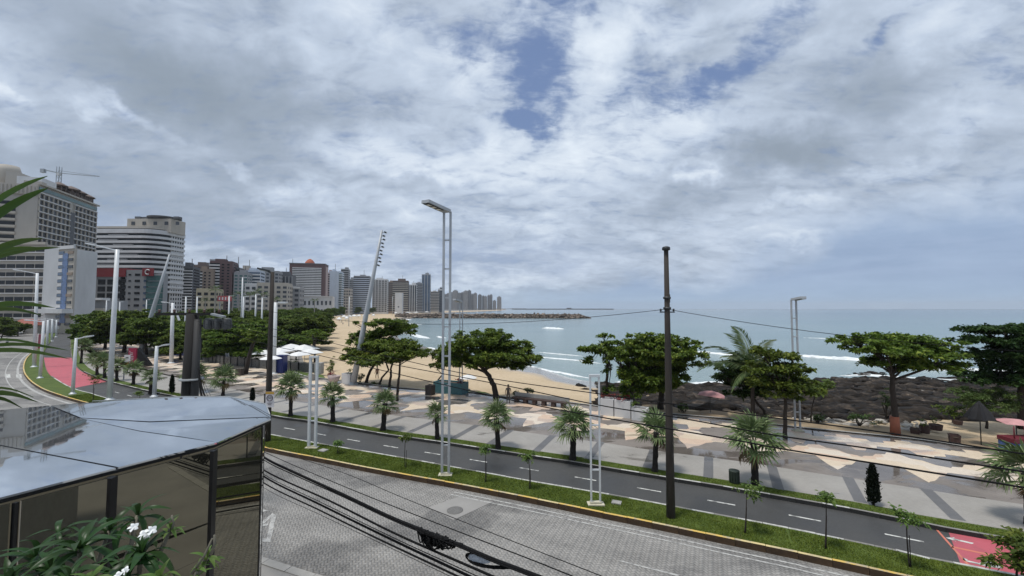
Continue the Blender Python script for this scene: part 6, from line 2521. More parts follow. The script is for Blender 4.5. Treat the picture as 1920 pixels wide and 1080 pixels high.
def transformer_pole():
    o = thing('transformer_pole', 'dark wooden utility pole with transformers and a long crossarm', 'utility pole', TPX + Vector((0, 0, 0.0)))
    dark = plain('tarred_pole', (0.011, 0.010, 0.009), 0.85, vary=0.3, scale=5, bump=0.4, stretch=(1, 1, 0.2))
    top = 9 - 0.2 / 1
    H = D(362, 588, TPX.y).z
    MB().tube([(-0.13, 0, -0.1), (-0.02, 0, H * 0.6), (0.05, 0, H)], [0.30, 0.27, 0.24], 12).build('pole', dark, o)
    MB().tube([(0.28, -0.05, -0.1), (0.30, -0.05, H * 0.6), (0.33, -0.05, H * 0.97)], [0.17, 0.16, 0.15], 10).build('pole', plain('grey_steel_pole', (0.030, 0.030, 0.030), 0.7, vary=0.25, stretch=(1, 1, 0.2)), o)
    MB().lathe([(0.47, 0), (0.47, 0.07)], 16, (0.10, 0, D(362, 712, TPX.y).z)).build('strap', STEEL_GREY, o)
    x0, x1 = D(296, 590, TPX.y).x - TPX.x, D(420, 590, TPX.y).x - TPX.x
    MB().box(((x0 + x1) / 2, -0.1, H - 0.02), (x1 - x0, 0.10, 0.12)).build('crossarm', dark, o)
    MB().box((0.35, 0.25, H - 0.55), (1.4, 0.10, 0.10)).build('crossarm', dark, o)
    for k in range(5):
        MB().lathe([(0.03, 0), (0.07, 0.03), (0.04, 0.07), (0.07, 0.11), (0.03, 0.16)], 9, (x0 + 0.15 + k * (x1 - x0 - 0.3) / 4, -0.1, H + 0.04)).build('insulator', plain('brown_porcelain', (0.10, 0.05, 0.035), 0.25), o)
    TRG = plain('dull_grey_tank', (0.085, 0.088, 0.088), 0.6, vary=0.25, scale=3)
    for k in range(3):
        m = MB().lathe([(0.15, 0), (0.17, 0.04), (0.17, 0.46), (0.15, 0.5), (0.05, 0.52)], 12, (0.75 + k * 0.42, 0.05, H - 0.72))
        c = m.build('transformer', TRG, o)
        f = MB()
        for q in range(6):
            a = q * pi / 3
            f.box((0.75 + k * 0.42 + math.cos(a) * 0.19, 0.05 + math.sin(a) * 0.19, H - 0.48), (0.05, 0.02, 0.34), a)
        f.build('cooling_fin', TRG, c)
    # small luminaire on the right end
    MB().beam((x1 - 0.35, -0.25, H - 0.02), (x1 + 0.22, -0.3, H - 0.14), 0.22, 0.08).build('lamp_head', STEEL_GREY, o)
    MB().box((0.05, 0.1, H - 1.5), (0.5, 0.4, 0.6)).build('junction_box', dark, o)
    return H


TH = transformer_pole()
PL_A = Vector((TPX.x, TPX.y))
PL_D = (Vector((0.3, 6.0)) - PL_A).normalized()
PL_N = Vector((-PL_D.y, PL_D.x))


def on_plane(px, py, off=0.0):
    """where the sight line meets the upright plane of the overhead lines"""
    r = ray(px, py)
    o = PL_A + PL_N * off
    k = o.dot(PL_N) / (r.x * PL_N.x + r.y * PL_N.y)
    return Vector((r.x * k, r.y * k, EYE + r.z * k))


def cable(label, pts, r, off=0.0, name='cable', tail=5.0, group=None, mat=None):
    P = [on_plane(x, y, off) for x, y in pts]
    d = (P[-1] - P[-2]).normalized()
    P.append(P[-1] + d * tail)
    Q = []
    for i in range(len(P) - 1):
        p0, p1, p2, p3 = P[max(i - 1, 0)], P[i], P[i + 1], P[min(i + 2, len(P) - 1)]
        for k in range(7):
            t = k / 7
            Q.append(0.5 * ((2 * p1) + (p2 - p0) * t + (2 * p0 - 5 * p1 + 4 * p2 - p3) * t * t + (3 * p1 - p0 - 3 * p2 + p3) * t ** 3))
    Q.append(P[-1])
    o = MB().tube(Q, r, 7).build(name, mat or CABLE)
    return tag(o, label, 'cable', group)


T0 = (372, 790)
cable('thickest black cable bundle sagging from the transformer pole over the road', [(372, 690), (384, 742), (430, 812), (494, 857), (548, 884), (640, 926), (724, 966), (786, 992), (859, 1021), (924, 1049), (1000, 1078)], 0.031)
cable('thin black wire twisted beside the thickest cable bundle', [(372, 694), (384, 746), (430, 817), (494, 862), (548, 889), (640, 930), (724, 970), (790, 998), (859, 1025), (924, 1053), (1000, 1082)], 0.012, -0.04)
cable('black cable just below the thickest bundle', [(372, 700), (384, 756), (430, 830), (494, 881), (620, 940), (740, 1000), (924, 1081)], 0.020)
cable('black cable third from the top with a paired wire', [(372, 706), (384, 762), (430, 841), (494, 893), (600, 946), (735, 1012), (881, 1081)], 0.022)
cable('thin wire paired with the third cable', [(372, 703), (384, 760), (430, 838), (494, 889), (600, 941), (735, 1007), (885, 1076)], 0.008, -0.03)
cable('lowest black cable near the mirror building', [(372, 712), (384, 768), (430, 853), (494, 905), (600, 957), (700, 1006), (859, 1081)], 0.017)
cable('hair thin wire under the lowest cable', [(372, 716), (384, 774), (430, 860), (494, 914), (600, 965), (700, 1012), (845, 1081)], 0.005, -0.02)
cable('thin single wire crossing the road above the bundle', [(372, 684), (390, 744), (440, 818), (512, 855), (640, 910), (770, 962), (1000, 1051), (1075, 1081)], 0.0085, 0.05)
cable('faint thin wire highest over the block paved road', [(372, 680), (396, 744), (450, 812), (520, 845), (640, 885), (760, 935), (1000, 1030), (1130, 1081)], 0.006, 0.10)
# wires crossing the promenade
cable('upper power wire crossing the promenade', [(368, 590), (480, 610), (597, 637), (760, 676), (900, 706), (1120, 738), (1382, 774), (1541, 795), (1660, 811), (1880, 845)], 0.0065, 0.3)
cable('middle power wire crossing the promenade', [(366, 594), (480, 622), (597, 652), (700, 676), (933, 720), (1120, 759), (1253, 780), (1366, 800), (1460, 817), (1660, 845), (1864, 876)], 0.007, 0.15)
cable('lowest power wire crossing the promenade', [(364, 600), (480, 640), (597, 666), (740, 700), (968, 752), (1120, 781), (1366, 823), (1463, 841), (1660, 872), (1920, 914)], 0.0075)
# wire on the concrete pole line
a = CP
L = D(507, 585, G(501, 827, Z14).y - 0.2)
Rr = CPB + (CPB - G(501, 827, Z14)).normalized() * 21
Rr.z = a.z - 1.2
Q = []
for u, v in ((L, a), (a, Rr)):
    for k in range(25):
        t = k / 24
        p = u.lerp(v, t)
        p.z -= 0.75 * 4 * t * (1 - t)
        Q.append(p + Vector((0, 0, 0.03)))
tag(MB().tube(Q, 0.011, 6).build('cable', CABLE), 'single sagging wire strung from the concrete pole across the sea view', 'cable')

# the cable splice: tangled loops and a coil with a white enclosure
R = random.Random(4)


def tangle():
    a, b = on_plane(775, 988), on_plane(862, 1022)
    m = MB()
    for k in range(52):
        pts = []
        t0 = R.uniform(0.05, 0.75)
        ln = R.uniform(0.15, 0.42)
        dp = R.uniform(0.0, 0.30) * math.sin(pi * min(1, t0 + 0.25))
        sd = R.uniform(-0.06, 0.06)
        for i in range(11):
            t = i / 10
            p = a.lerp(b, t0 + ln * t * (1 - 0.1 * R.random()))
            pts.append(p + Vector((sd + R.uniform(-.012, .012), R.uniform(-.02, .02), -dp * math.sin(pi * t) + R.uniform(-.014, .014) + 0.02)))
        m.tube(pts, R.uniform(0.009, 0.017), 5)
    for k in range(5):
        t = R.uniform(0.25, 0.75)
        c = a.lerp(b, t)
        m.lathe([(0.02, -0.07), (0.036, -0.05), (0.036, 0.05), (0.02, 0.07)], 8, (c.x + R.uniform(-.03, .03), c.y, c.z - R.uniform(0.05, 0.14)))
    tag(m.build('cable_tangle', CABLE), 'dense knot of black cable loops hanging on the thickest bundle', 'cable splice')
    c0, c1 = on_plane(873, 1042), on_plane(955, 1062)
    o = thing('cable_coil', 'oval cable coil around a pale plastic sheet right of the black knot', 'cable coil', c0)
    e = c1 - c0
    m = MB()
    for k in range(4):
        pts = []
        for i in range(25):
            t = 2 * pi * i / 24
            u = 0.5 - 0.5 * math.cos(t)
            hgt = 0.10 * math.sin(t) * (1 - 0.75 * u) * (1 + 0.12 * k)
            pts.append(e * u + Vector((0.01 * k, -0.012 * k, hgt + R.uniform(-.004, .004))))
        m.tube(pts, 0.010, 6, cap=False)
    m.build('coil', CABLE, o)
    m = MB()
    pts = []
    n = 16
    for i in range(n):
        t = 2 * pi * i / n
        u = 0.30 - 0.27 * math.cos(t)
        pts.append(e * u + Vector((0.015, 0, 0.085 * math.sin(t) * (1 - 0.6 * u))))
    cen = e * 0.3 + Vector((0.015, -0.02, 0.0))
    m.add([tuple(p) for p in pts] + [tuple(cen)] + [tuple(p + Vector((0, 0.02, 0))) for p in pts], [(i, (i + 1) % n, n) for i in range(n)] + [(i, i + n + 1, (i + 1) % n + n + 1, (i + 1) % n) for i in range(n)])
    m.build('plastic_sheet', plain('pale_plastic', (0.55, 0.60, 0.66), 0.25, vary=0.25, scale=25), o)


tangle()

# ---------------------------------------------------------------- beach restaurant and small things on the promenade
CANVAS = plain('white_canvas', (0.74, 0.74, 0.73), 0.8, vary=0.05, scale=2)
PINKC = plain('faded_pink_canvas', (0.52, 0.27, 0.27), 0.85, vary=0.15, scale=3)
BLKC = plain('black_canvas', (0.013, 0.013, 0.015), 0.8, vary=0.2)
NAVY = plain('navy_plastic', (0.016, 0.026, 0.13), 0.45, vary=0.2)


def parasol(label, px, py, rp, base_py, mat, sides=8, flat=0.22, tilt=0.0, group=None, z=0.1, name='parasol'):
    """canopy centre at px, py (photo), foot at base_py"""
    b = G(px, base_py, z)
    s = b.y / FPX
    c = D(px, py, b.y) - b
    r = rp * s
    o = thing(name, label, 'parasol', b, 0.3, group)
    MB().tube([(0, 0, 0), (0, 0, c.z + r * flat)], 0.03, 7).build('pole', DARK_METAL, o)
    m = MB()
    prof = [(r, -r * flat * 0.4), (r * 0.98, -r * flat * 0.28), (r * 0.5, r * flat * 0.55), (0.04, r * flat)]
    m.lathe(prof, sides, (0, 0, c.z), smooth=False)
    cn = m.build('canopy', mat, o)
    cn.rotation_euler = (0, tilt, 0)
    rb = MB()
    for k in range(sides):
        a = 2 * pi * k / sides
        rb.beam((0, 0, c.z + r * flat * 0.6), (math.cos(a) * r * 0.92, math.sin(a) * r * 0.92, c.z - r * flat * 0.45), 0.03)
    rb.build('rib', DARK_METAL, o)
    MB().lathe([(0.3, 0), (0.3, 0.08), (0.05, 0.12)], 12).build('foot', CONC, o)
    return o


parasol('large white parasol in front of the lamp post by the fence', 507, 671, 19, 706, CANVAS, z=0.14)
parasol('white parasol rising behind the two feather flags', 441, 649, 11, 682, CANVAS)
parasol('white round parasol on the sand left of the dome tree', 877, 707, 17, 731, CANVAS, 12, 0.26, z=0.0)
WP = 'white canopies of the beach restaurant'
for k, (px, py, rp, by) in enumerate([(478, 662, 14, 690), (496, 661, 20, 688), (530, 656, 24, 686), (545, 650, 22, 680), (571, 652, 26, 680), (580, 660, 24, 684), (520, 664, 22, 690), (560, 664, 20, 688)]):
    parasol('white square canopy of the beach restaurant', px, py, rp, by, CANVAS, 4, 0.24, group=WP)
parasol('pink square parasol in front of the black rocks', 1332, 739, 31, 776, PINKC, 4, 0.20, tilt=0.10, z=-0.05)
parasol('pink parasol over the striped cart at the right edge', 1908, 791, 30, 845, PINKC, 4, 0.18, z=0.0)
# closed black parasol
b = G(1840, 836, 0.0)
s = b.y / FPX
o = thing('parasol', 'black half closed parasol hanging like a cone at the right', 'parasol', b)
h = (D(1840, 752, b.y) - b).z
MB().tube([(0, 0, 0), (0, 0, h)], 0.03, 7).build('pole', DARK_METAL, o)
m = MB()
n = 14
prof = []
for r, z in [(22 * s, h - 32 * s), (14 * s, h - 18 * s), (5 * s, h - 5 * s), (0.03, h)]:
    prof.append([(r * (1.0 if k % 2 else 0.72) * math.cos(2 * pi * k / n), r * (1.0 if k % 2 else 0.72) * math.sin(2 * pi * k / n), z) for k in range(n)])
m.add(sum(prof, []), [(i * n + k, i * n + (k + 1) % n, (i + 1) * n + (k + 1) % n, (i + 1) * n + k) for i in range(3) for k in range(n)])
m.build('canopy', BLKC, o)
# beach tents far down the beach
FT = 'white beach tents far down the bay'
for k, (px, py, d, w) in enumerate([(645, 580, 330, 9), (655, 581, 340, 8), (664, 580, 360, 9), (673, 581, 370, 7), (650, 584, 280, 6), (752, 579, 620, 9), (765, 580, 640, 12), (780, 580, 660, 9), (742, 581, 600, 7), (800, 579, 740, 8), (636, 583, 260, 7), (683, 582, 380, 7), (700, 583, 400, 6)]):
    c = G(px, 578 + 780 * 9 / d, -0.3)
    o = thing('beach_tent', 'small white tent on the far beach', 'tent', c, 0.2, FT)
    ww = w * d / FPX
    m = MB()
    m.box((0, 0, 2.2), (ww, 4, 0.5))
    m.add([(-ww / 2, -2, 2.5), (ww / 2, -2, 2.5), (ww / 2, 2, 2.5), (-ww / 2, 2, 2.5), (0, 0, 3.7)], [(0, 1, 4), (1, 2, 4), (2, 3, 4), (3, 0, 4)])
    m.build('canopy', CANVAS, o)
    m = MB()
    for sx in (-1, 1):
        for sy in (-1, 1):
            m.box((sx * (ww / 2 - 0.1), sy * 1.9, 1.0), (0.12, 0.12, 2.0))
    m.build('post', STEEL_WHITE, o)


# feather flags
def feather_flag(label, px, py0, py1, w):
    b = G(px, py1 + 6, 0.14)
    s = b.y / FPX
    o = thing('feather_flag', label, 'flag', b)
    H = (py1 - py0 + 6) * s
    z0 = 6 * s
    m = MB()
    n = 10
    vs = []
    for i in range(n + 1):
        t = i / n
        z = z0 + (H - z0) * t
        lx = -w * 0.5 * s * (1 - 0.1 * t) - 0.25 * t
        rx = w * 0.5 * s * (1 - 0.95 * max(0, t - 0.6) / 0.4 * (t)) - 0.25 * t
        vs += [(lx, 0.02 * math.sin(t * 5), z), (rx, 0.05 * math.sin(t * 5 + 1), z), (rx, 0.05 * math.sin(t * 5 + 1) + 0.015, z), (lx, 0.02 * math.sin(t * 5) + 0.015, z)]
    fs = []
    for i in range(n):
        for k in range(4):
            fs.append((i * 4 + k, i * 4 + (k + 1) % 4, i * 4 + 4 + (k + 1) % 4, i * 4 + 4 + k))
    fs += [(3, 2, 1, 0), (n * 4, n * 4 + 1, n * 4 + 2, n * 4 + 3)]
    m.add(vs, fs)
    m.build('sail', CANVAS, o)
    MB().tube([(-w * 0.5 * s - 0.03, 0, 0), (-w * 0.5 * s - 0.15, 0, H * 0.7), (-0.30 - w * 0.35 * s, 0, H)], 0.025, 6).build('pole', DARK_METAL, o)
    p = MB()
    ink = plain('blue_grey_print', (0.20, 0.20, 0.30), 0.7)
    for k in range(7):
        p.box((-0.1 - 0.012 * k, -0.055, z0 + (H - z0) * (0.2 + 0.085 * k)), (w * s * 0.34, 0.012, H * 0.05))
    p.lathe([(w * s * 0.16, -0.01), (w * s * 0.16, 0.01)], 10, (-0.2, -0.06, z0 + (H - z0) * 0.86))
    p.build('print', ink, o)


feather_flag('left white feather flag by the restaurant hedge', 427, 653, 675, 7)
feather_flag('right white feather flag by the restaurant hedge', 453, 656, 678, 9)


def wall_px(name, label, cat, pts, h, th, mat, z=0.14):
    o = thing(name, label, cat, (0, 0, 0))
    P = [G(x, y, z) for x, y in pts]
    for a, b in zip(P, P[1:]):
        d = (b - a).normalized()
        m = MB().beam(a + Vector((0, 0, h / 2)), b - d * 0.02 + Vector((0, 0, h / 2)), th, h)
        m.build('panel', mat, o)
        n = max(2, int((b - a).length / 1.6))
        for k in range(n + 1):
            c = a.lerp(b, k / n)
            MB().box(c + Vector((0, -0.07, h / 2 + 0.06)), (0.09, 0.09, h + 0.12)).build('post', DARK_METAL, o)
    return o


GLASSY = plain('smoked_fence_panel', (0.065, 0.068, 0.068), 0.3, vary=0.2)
wall_px('restaurant_fence', 'low smoked panel fence round the restaurant terrace', 'fence', [(366, 672), (420, 683), (500, 692), (560, 697), (602, 700)], 1.25, 0.06, GLASSY)
m = MB()
a, b = G(598, 701, 0.14), G(604, 697, 0.14)
tag(m.box(a + Vector((0, 0, 0.75)), (0.9, 0.9, 1.5)).build('fence_pier', CONC), 'square concrete pier ending the restaurant fence', 'pier')
# hedge behind the fence
for k, (px, py) in enumerate([(376, 668), (400, 672), (425, 676), (480, 684), (515, 688), (545, 690)]):
    bush('hedge_plant', 'clipped dark hedge plant along the restaurant fence', px, py, 16, 9, LEAF_DARK, 300 + k, 'hedge', 0.1, 20, group='hedge along the restaurant fence')
# blue cabin and blue crates
c = G(527, 699, 0.14)
o = thing('portable_cabin', 'dark blue upright cabin beside the white parasol', 'cabin', c)
MB().box((0, 0, 1.15), (1.1, 1.1, 2.3)).build('body', NAVY, o)
MB().box((0, 0, 2.36), (1.2, 1.2, 0.12)).build('roof', NAVY, o)
MB().box((0, -0.57, 1.05), (0.75, 0.04, 1.9)).build('door', plain('navy_door', (0.02, 0.035, 0.16), 0.4), o)
c = G(343, 666, 0.14)
tag(MB().box((0, 0, 0.75), (3.6, 1.0, 1.5)).box((0, -0.52, 1.1), (3.4, 0.06, 0.1)).build('blue_hoarding', NAVY, None, c), 'blue hoarding under the trees left of the transformer pole', 'hoarding')
# dark waste box by the leaning trunk
c = G(449, 704, 0.14)
tag(MB().box((0, 0, 0.42), (0.75, 0.75, 0.84), taper=0.94).box((0, 0, 0.87), (0.8, 0.8, 0.06)).build('wooden_planter', plain('dark_wood', (0.06, 0.045, 0.035), 0.8, vary=0.3), None, c), 'small dark wooden box beside the leaning tree trunk', 'box')
# white masonry planters and teal planter
TEAL = plain('teal_painted_concrete', (0.045, 0.135, 0.155), 0.6, vary=0.15, dirt=0.4, dirtcol=(0.03, 0.06, 0.07))


def planter(label, px0, py0, px1, py1, h, dp, mat, plant, z=0.14, seed=1, name='planter'):
    a, b = G(px0, py0, z), G(px1, py1, z)
    d = (b - a)
    L = d.length
    yaw = math.atan2(d.y, d.x)
    o = thing(name, label, 'planter', a, yaw)
    t = 0.10
    m = MB()
    m.box((L / 2, t / 2, h / 2), (L, t, h))
    m.box((L / 2, dp - t / 2, h / 2), (L, t, h))
    m.box((t / 2, dp / 2, h / 2 - 0.002), (t, dp - 2 * t - 0.004, h))
    m.box((L - t / 2, dp / 2, h / 2 - 0.002), (t, dp - 2 * t - 0.004, h))
    m.build('wall', mat, o)
    MB().box((L / 2, dp / 2, h * 0.45), (L - 2 * t - 0.01, dp - 2 * t - 0.01, h * 0.86)).build('soil', SOIL, o)
    if plant:
        R = random.Random(seed)
        n = max(2, int(L / 0.9))
        pads = [((L * (k + 0.5) / n, dp / 2, h + R.uniform(0.1, 0.35)), (L / n * 0.6, dp * 0.45, R.uniform(0.2, 0.4))) for k in range(n) if R.random() < 0.85]
        new_obj('plants', crown_mesh('plants', pads, plant, seed, 40, 6, 0.2, 0.1), o)
    return o


planter('teal planter box with red flowers in front of the small tree', 812, 736, 866, 741, 1.15, 1.4, TEAL, LEAF_RED, seed=2)
planter('dark square tub left of the teal planter', 797, 741, 808, 742, 1.0, 0.8, plain('dark_tub', (0.05, 0.04, 0.035), 0.7), None)
planter('white planter wall with dark red flowers left of the tree clump', 1126, 778, 1150, 781, 1.35, 0.9, W_WHITE, LEAF_RED, seed=3)
planter('middle white planter wall below the tree clump', 1152, 781, 1182, 785, 1.35, 0.9, W_WHITE, LEAF_RED, seed=4)
planter('end white planter box beside the fan palm leaves', 1184, 787, 1212, 791, 0.95, 0.9, W_WHITE, LEAF_GROVE, seed=5)
planter('white planter tub with sparse shrubs left of the leaning mast', 640, 719, 656, 721, 1.2, 1.0, W_WHITE, LEAF_GROVE, seed=6)
c = G(626, 719, 0.14)
o = thing('planter', 'pink white bowl planter with reddish shrub near the lattice post', 'planter', c)
MB().lathe([(0.35, 0), (0.6, 0.5), (0.75, 0.9), (0.68, 0.9), (0.5, 0.7)], 14).build('bowl', W_PINK, o)
new_obj('plants', crown_mesh('plants', [((0, 0, 1.2), (0.9, 0.9, 0.4))], LEAF_RED, 8, 14, 6, 0.22, 0.08), o)
planter('small square concrete planter behind the lattice post', 577, 713, 584, 714, 0.75, 0.6, CONC, None)

# long dark bench
a, b = G(959, 754, 0.14), G(1062, 767, 0.14)
d = b - a
L = d.length
o = thing('long_bench', 'long dark stone bench running along the sand edge', 'bench', a, math.atan2(d.y, d.x))
DW = plain('dark_bench_stone', (0.055, 0.035, 0.03), 0.7, vary=0.25)
MB().box((L / 2, 0.3, 0.46), (L, 0.55, 0.10)).build('seat', DW, o)
MB().box((L / 2, 0.72, 0.62), (L, 0.12, 0.42)).build('backrest', CONC, o)
for k in range(6):
    MB().box((0.4 + k * (L - 0.8) / 5, 0.3, 0.205), (0.35, 0.45, 0.41)).build('leg', DW, o)
# litter bin
c = G(1377, 905, Z14)
o = thing('litter_bin', 'round dark green litter bin beside the largest fan palm', 'litter bin', c)
GR = plain('dark_green_bin', (0.030, 0.042, 0.030), 0.6, vary=0.2)
m = MB()
m.lathe([(0.20, 0), (0.22, 0.04), (0.235, 0.55), (0.25, 0.58), (0.25, 0.62), (0.19, 0.62)], 18)
m.build('body', GR, o)
MB().lathe([(0.20, 0.50), (0.0, 0.50)], 14).build('liner', BLACK, o)
for k in range(12):
    a = 2 * pi * k / 12
    MB().box((math.cos(a) * 0.236, math.sin(a) * 0.236, 0.30), (0.02, 0.05, 0.5), a).build('slat', GR, o)
# access cover in the lawn
c = G(1156, 943, Z14 + 0.01)
tag(MB().box((0, 0, 0.02), (0.42, 0.34, 0.06)).box((0, 0, 0.056), (0.34, 0.26, 0.012)).build('access_cover', CONC, None, c, (0, 0, -0.4)), 'small pale concrete access cover in the lawn right of the double post', 'access cover')
c = G(606, 845, Z14 + 0.01)
tag(MB().box((0, 0, 0.02), (0.5, 0.4, 0.06)).box((0, 0, 0.056), (0.4, 0.3, 0.012)).build('access_cover', CONC, None, c, (0, 0, -0.4)), 'small concrete access cover in the lawn near the short lattice post', 'access cover')
# dark thin bollard post by the path
c = G(1108, 862, Z14)
o = thing('bollard_post', 'thin black post on the verge behind the short double post', 'post', c)
MB().tube([(0, 0, -0.05), (0, 0, 1.75)], 0.035, 8).build('pole', BLACK, o)
MB().lathe([(0.05, 0), (0.05, 0.06), (0.0, 0.08)], 8, (0, 0, 1.75)).build('cap', BLACK, o)
# tubs, cart and stones at the right
for k, (px, py, w, h, lb) in enumerate([(1716, 814, 0.75, 0.42, 'low dark tub nearest the terracotta trunk'), (1734, 812, 0.62, 0.55, 'dark tub with a small plant right of the terracotta trunk'),
                                        (1790, 832, 0.75, 0.62, 'rusty square tub alone on the sandy soil'), (1755, 806, 0.8, 0.4, 'wide black tub holding a leafy plant'), (1796, 796, 0.6, 0.3, 'small black tub near the scrub')]):
    c = G(px, py, 0.0)
    o = thing('tub', lb, 'tub', c, 0.1 * k)
    MB().lathe([(w * 0.42, 0), (w * 0.5, h), (w * 0.45, h), (w * 0.42, h * 0.8)], 4 if k in (0, 2) else 12, smooth=False).build('body', plain('rusty_tub', (0.065, 0.035, 0.03), 0.7, vary=0.35), o)
    MB().lathe([(w * 0.40, h * 0.7), (w * 0.40, h * 0.82)], 10).build('soil', SOIL, o)
    if k in (1, 3):
        new_obj('plants', crown_mesh('plants', [((0, 0, h + 0.25), (0.4, 0.4, 0.3))], LEAF_GROVE, 400 + k, 40, 6, 0.2, 0.08), o)
c = G(1908, 850, 0.05)
o = thing('vendor_cart', 'vendor cart with a dark red counter and a blue base at the right edge', 'cart', c)
MB().box((0.2, 0, 0.42), (1.7, 0.9, 0.62)).build('body', plain('blue_cart', (0.045, 0.085, 0.26), 0.5, vary=0.4, scale=9), o)
MB().box((0.2, 0, 0.86), (1.76, 0.96, 0.26)).build('counter', plain('dark_red_cart', (0.13, 0.015, 0.025), 0.5, vary=0.2), o)
for s in (-0.5, 0.15, 0.9):
    MB().tube([(s, -0.3, 0.99), (s, -0.3, 1.75)], 0.035, 7).build('post', plain('dark_red_cart', (0.13, 0.015, 0.025)), o)
for s in (-0.4, 0.8):
    m = MB()
    m.tube([(s + 0.2 * math.cos(a), -0.47, 0.21 + 0.19 * math.sin(a)) for a in np.linspace(0, 2 * pi, 17)], 0.035, 6, cap=False)
    m.beam((s - 0.18, -0.47, 0.21), (s + 0.18, -0.47, 0.21), 0.03).beam((s, -0.47, 0.03), (s, -0.47, 0.39), 0.03)
    m.build('wheel', BLACK, o)
for k, (px, py, w) in enumerate([(1700, 800, 0.7), (1708, 806, 0.5), (1688, 805, 0.55), (1650, 790, 0.6), (1290, 783, 0.3)]):
    c = G(px, py, -0.15)
    bm = bmesh.new()
    bmesh.ops.create_icosphere(bm, subdivisions=2, radius=w / 2)
    R = random.Random(k)
    for v in bm.verts:
        v.co *= 1 + R.uniform(-0.12, 0.12)
        v.co.z *= 0.45
    me = bpy.data.meshes.new('stone')
    bm.to_mesh(me)
    bm.free()
    me.materials.append(plain('pale_stone', (0.42, 0.39, 0.34), 0.8, vary=0.15, bump=0.4))
    tag(new_obj('pale_stone', me, None, c + Vector((0, 0, w * 0.1))), ['large pale boulder right of the terracotta trunk', 'lower pale boulder behind the dark tub', 'pale boulder touching the terracotta trunk',
        'flat pale boulder on the sand left of the terracotta trunk', 'small white stone beside the pink parasol'][k], 'boulder')

# sandy soil strip behind the promenade kerb on the right
i0 = nearest(K6, G(1200, 771, 0.14).xy)
A = offset(K6[i0:], 0.27)
B = [p + Vector((1.2 + 0.5 * math.sin(i * 0.7), 2.6 + 0.7 * math.sin(i * 0.9) + 0.02 * i)) for i, p in enumerate(K6[i0:])]
sheet('sandy_strip', A, B, 0.06, M_DIRT)
i1 = nearest(K6, G(565, 705, 0.14).xy)
i2 = nearest(K6, G(1085, 757, 0.14).xy)
A = offset(K6[i1:i2], 0.27)
B = [p + Vector((0.5, 1.0 + 0.35 * math.sin(i * 0.8) + 0.25 * math.sin(i * 2.1))) for i, p in enumerate(K6[i1:i2])]
sheet('grassy_strip', A, B, 0.05, M_GRASS)
sheet('lawn_patch', [G(x, y, 0.148).xy for x, y in [(535, 703), (575, 706), (612, 711)]], [G(x, y, 0.148).xy for x, y in [(530, 694), (570, 698), (605, 703)]], 0.15, M_GRASS)

# ---- crimson totem, notice board, orange sign at the plaza
c = G(248, 689, 0.14)
s = c.y / FPX
o = thing('totem', 'crimson wedge shaped totem with white vertical lettering', 'totem', c, 0.0)
w, h = 14 * s, 33 * s
z0 = 3.0 * s
CR = plain('crimson_panel', (0.27, 0.012, 0.045), 0.4, vary=0.1)
MB().box((0, 0, z0 + h / 2), (w, 0.25, h)).build('front_panel', CR, o)
m = MB()
m.add([(w / 2 + 0.01, 0.1, z0), (w / 2 + 0.01 + 11 * s, 1.6, 0.05), (w / 2 + 0.01, 0.1, z0 + h), (w / 2 + 0.01, 0.6, z0), (w / 2 + 11 * s, 2.0, 0.05), (w / 2 + 0.01, 0.6, z0 + h)],
      [(0, 1, 2), (3, 5, 4), (0, 3, 4, 1), (1, 4, 5, 2), (0, 2, 5, 3)])
m.build('side_fin', BLACK, o)
MB().box((0, 0, z0 / 2), (w * 0.8, 0.2, z0)).build('plinth', W_WHITE, o)
m = MB()
for k, (xx, ww) in enumerate([(-0.3, 0.12), (-0.1, 0.42), (-0.08, 0.36), (-0.02, 0.45), (-0.03, 0.5), (0.06, 0.26)]):
    m.box((w * xx, -0.135, z0 + h * (0.82 - 0.095 * k)), (w * ww, 0.02, h * 0.028))
m.build('lettering', W_WHITE, o)
c = G(238, 692, 0.14)
s = c.y / FPX
o = thing('notice_board', 'white notice board left of the crimson totem', 'sign', c)
MB().box((0, 0, 20 * s), (11 * s, 0.1, 12 * s)).build('board', W_WHITE, o)
MB().box((0, -0.06, 21 * s), (5 * s, 0.02, 2 * s)).build('print', DARK_METAL, o)
for k in (-1, 1):
    MB().box((k * 4 * s, 0.06, 10 * s), (0.1, 0.1, 20 * s)).build('post', STEEL_GREY, o)
c = G(234, 712, 0.14)
s = c.y / FPX
o = thing('orange_board', 'orange and red bar sign under the white notice board', 'sign', c)
MB().box((0, 0, 27 * s), (17 * s, 0.1, 8 * s)).build('board', plain('orange_red_board', (0.30, 0.10, 0.05), 0.5, vary=0.2), o)
MB().lathe([(3 * s, -0.03), (3 * s, 0.03)], 14, (0, 0, 0)).build('emblem', plain('ochre_disc', (0.35, 0.22, 0.03)), o, (4 * s, -0.08, 27 * s), (pi / 2, 0, 0))
MB().box((-3 * s, 0.06, 14 * s), (0.1, 0.1, 28 * s)).build('post', STEEL_GREY, o)
# red and white roadside banner at the far median
c = G(74, 660, 0.0)
s = c.y / FPX
o = thing('banner', 'tall dark red banner between white lamp posts of the avenue', 'banner', c)
MB().box((0, 0, 20 * s), (7 * s, 0.1, 26 * s)).build('sail', plain('faded_red_banner', (0.22, 0.05, 0.07), 0.7, vary=0.25, scale=1), o)
MB().tube([(-3.5 * s, 0, 0), (-3.5 * s, 0, 34 * s)], 0.06, 6).build('pole', STEEL_WHITE, o)
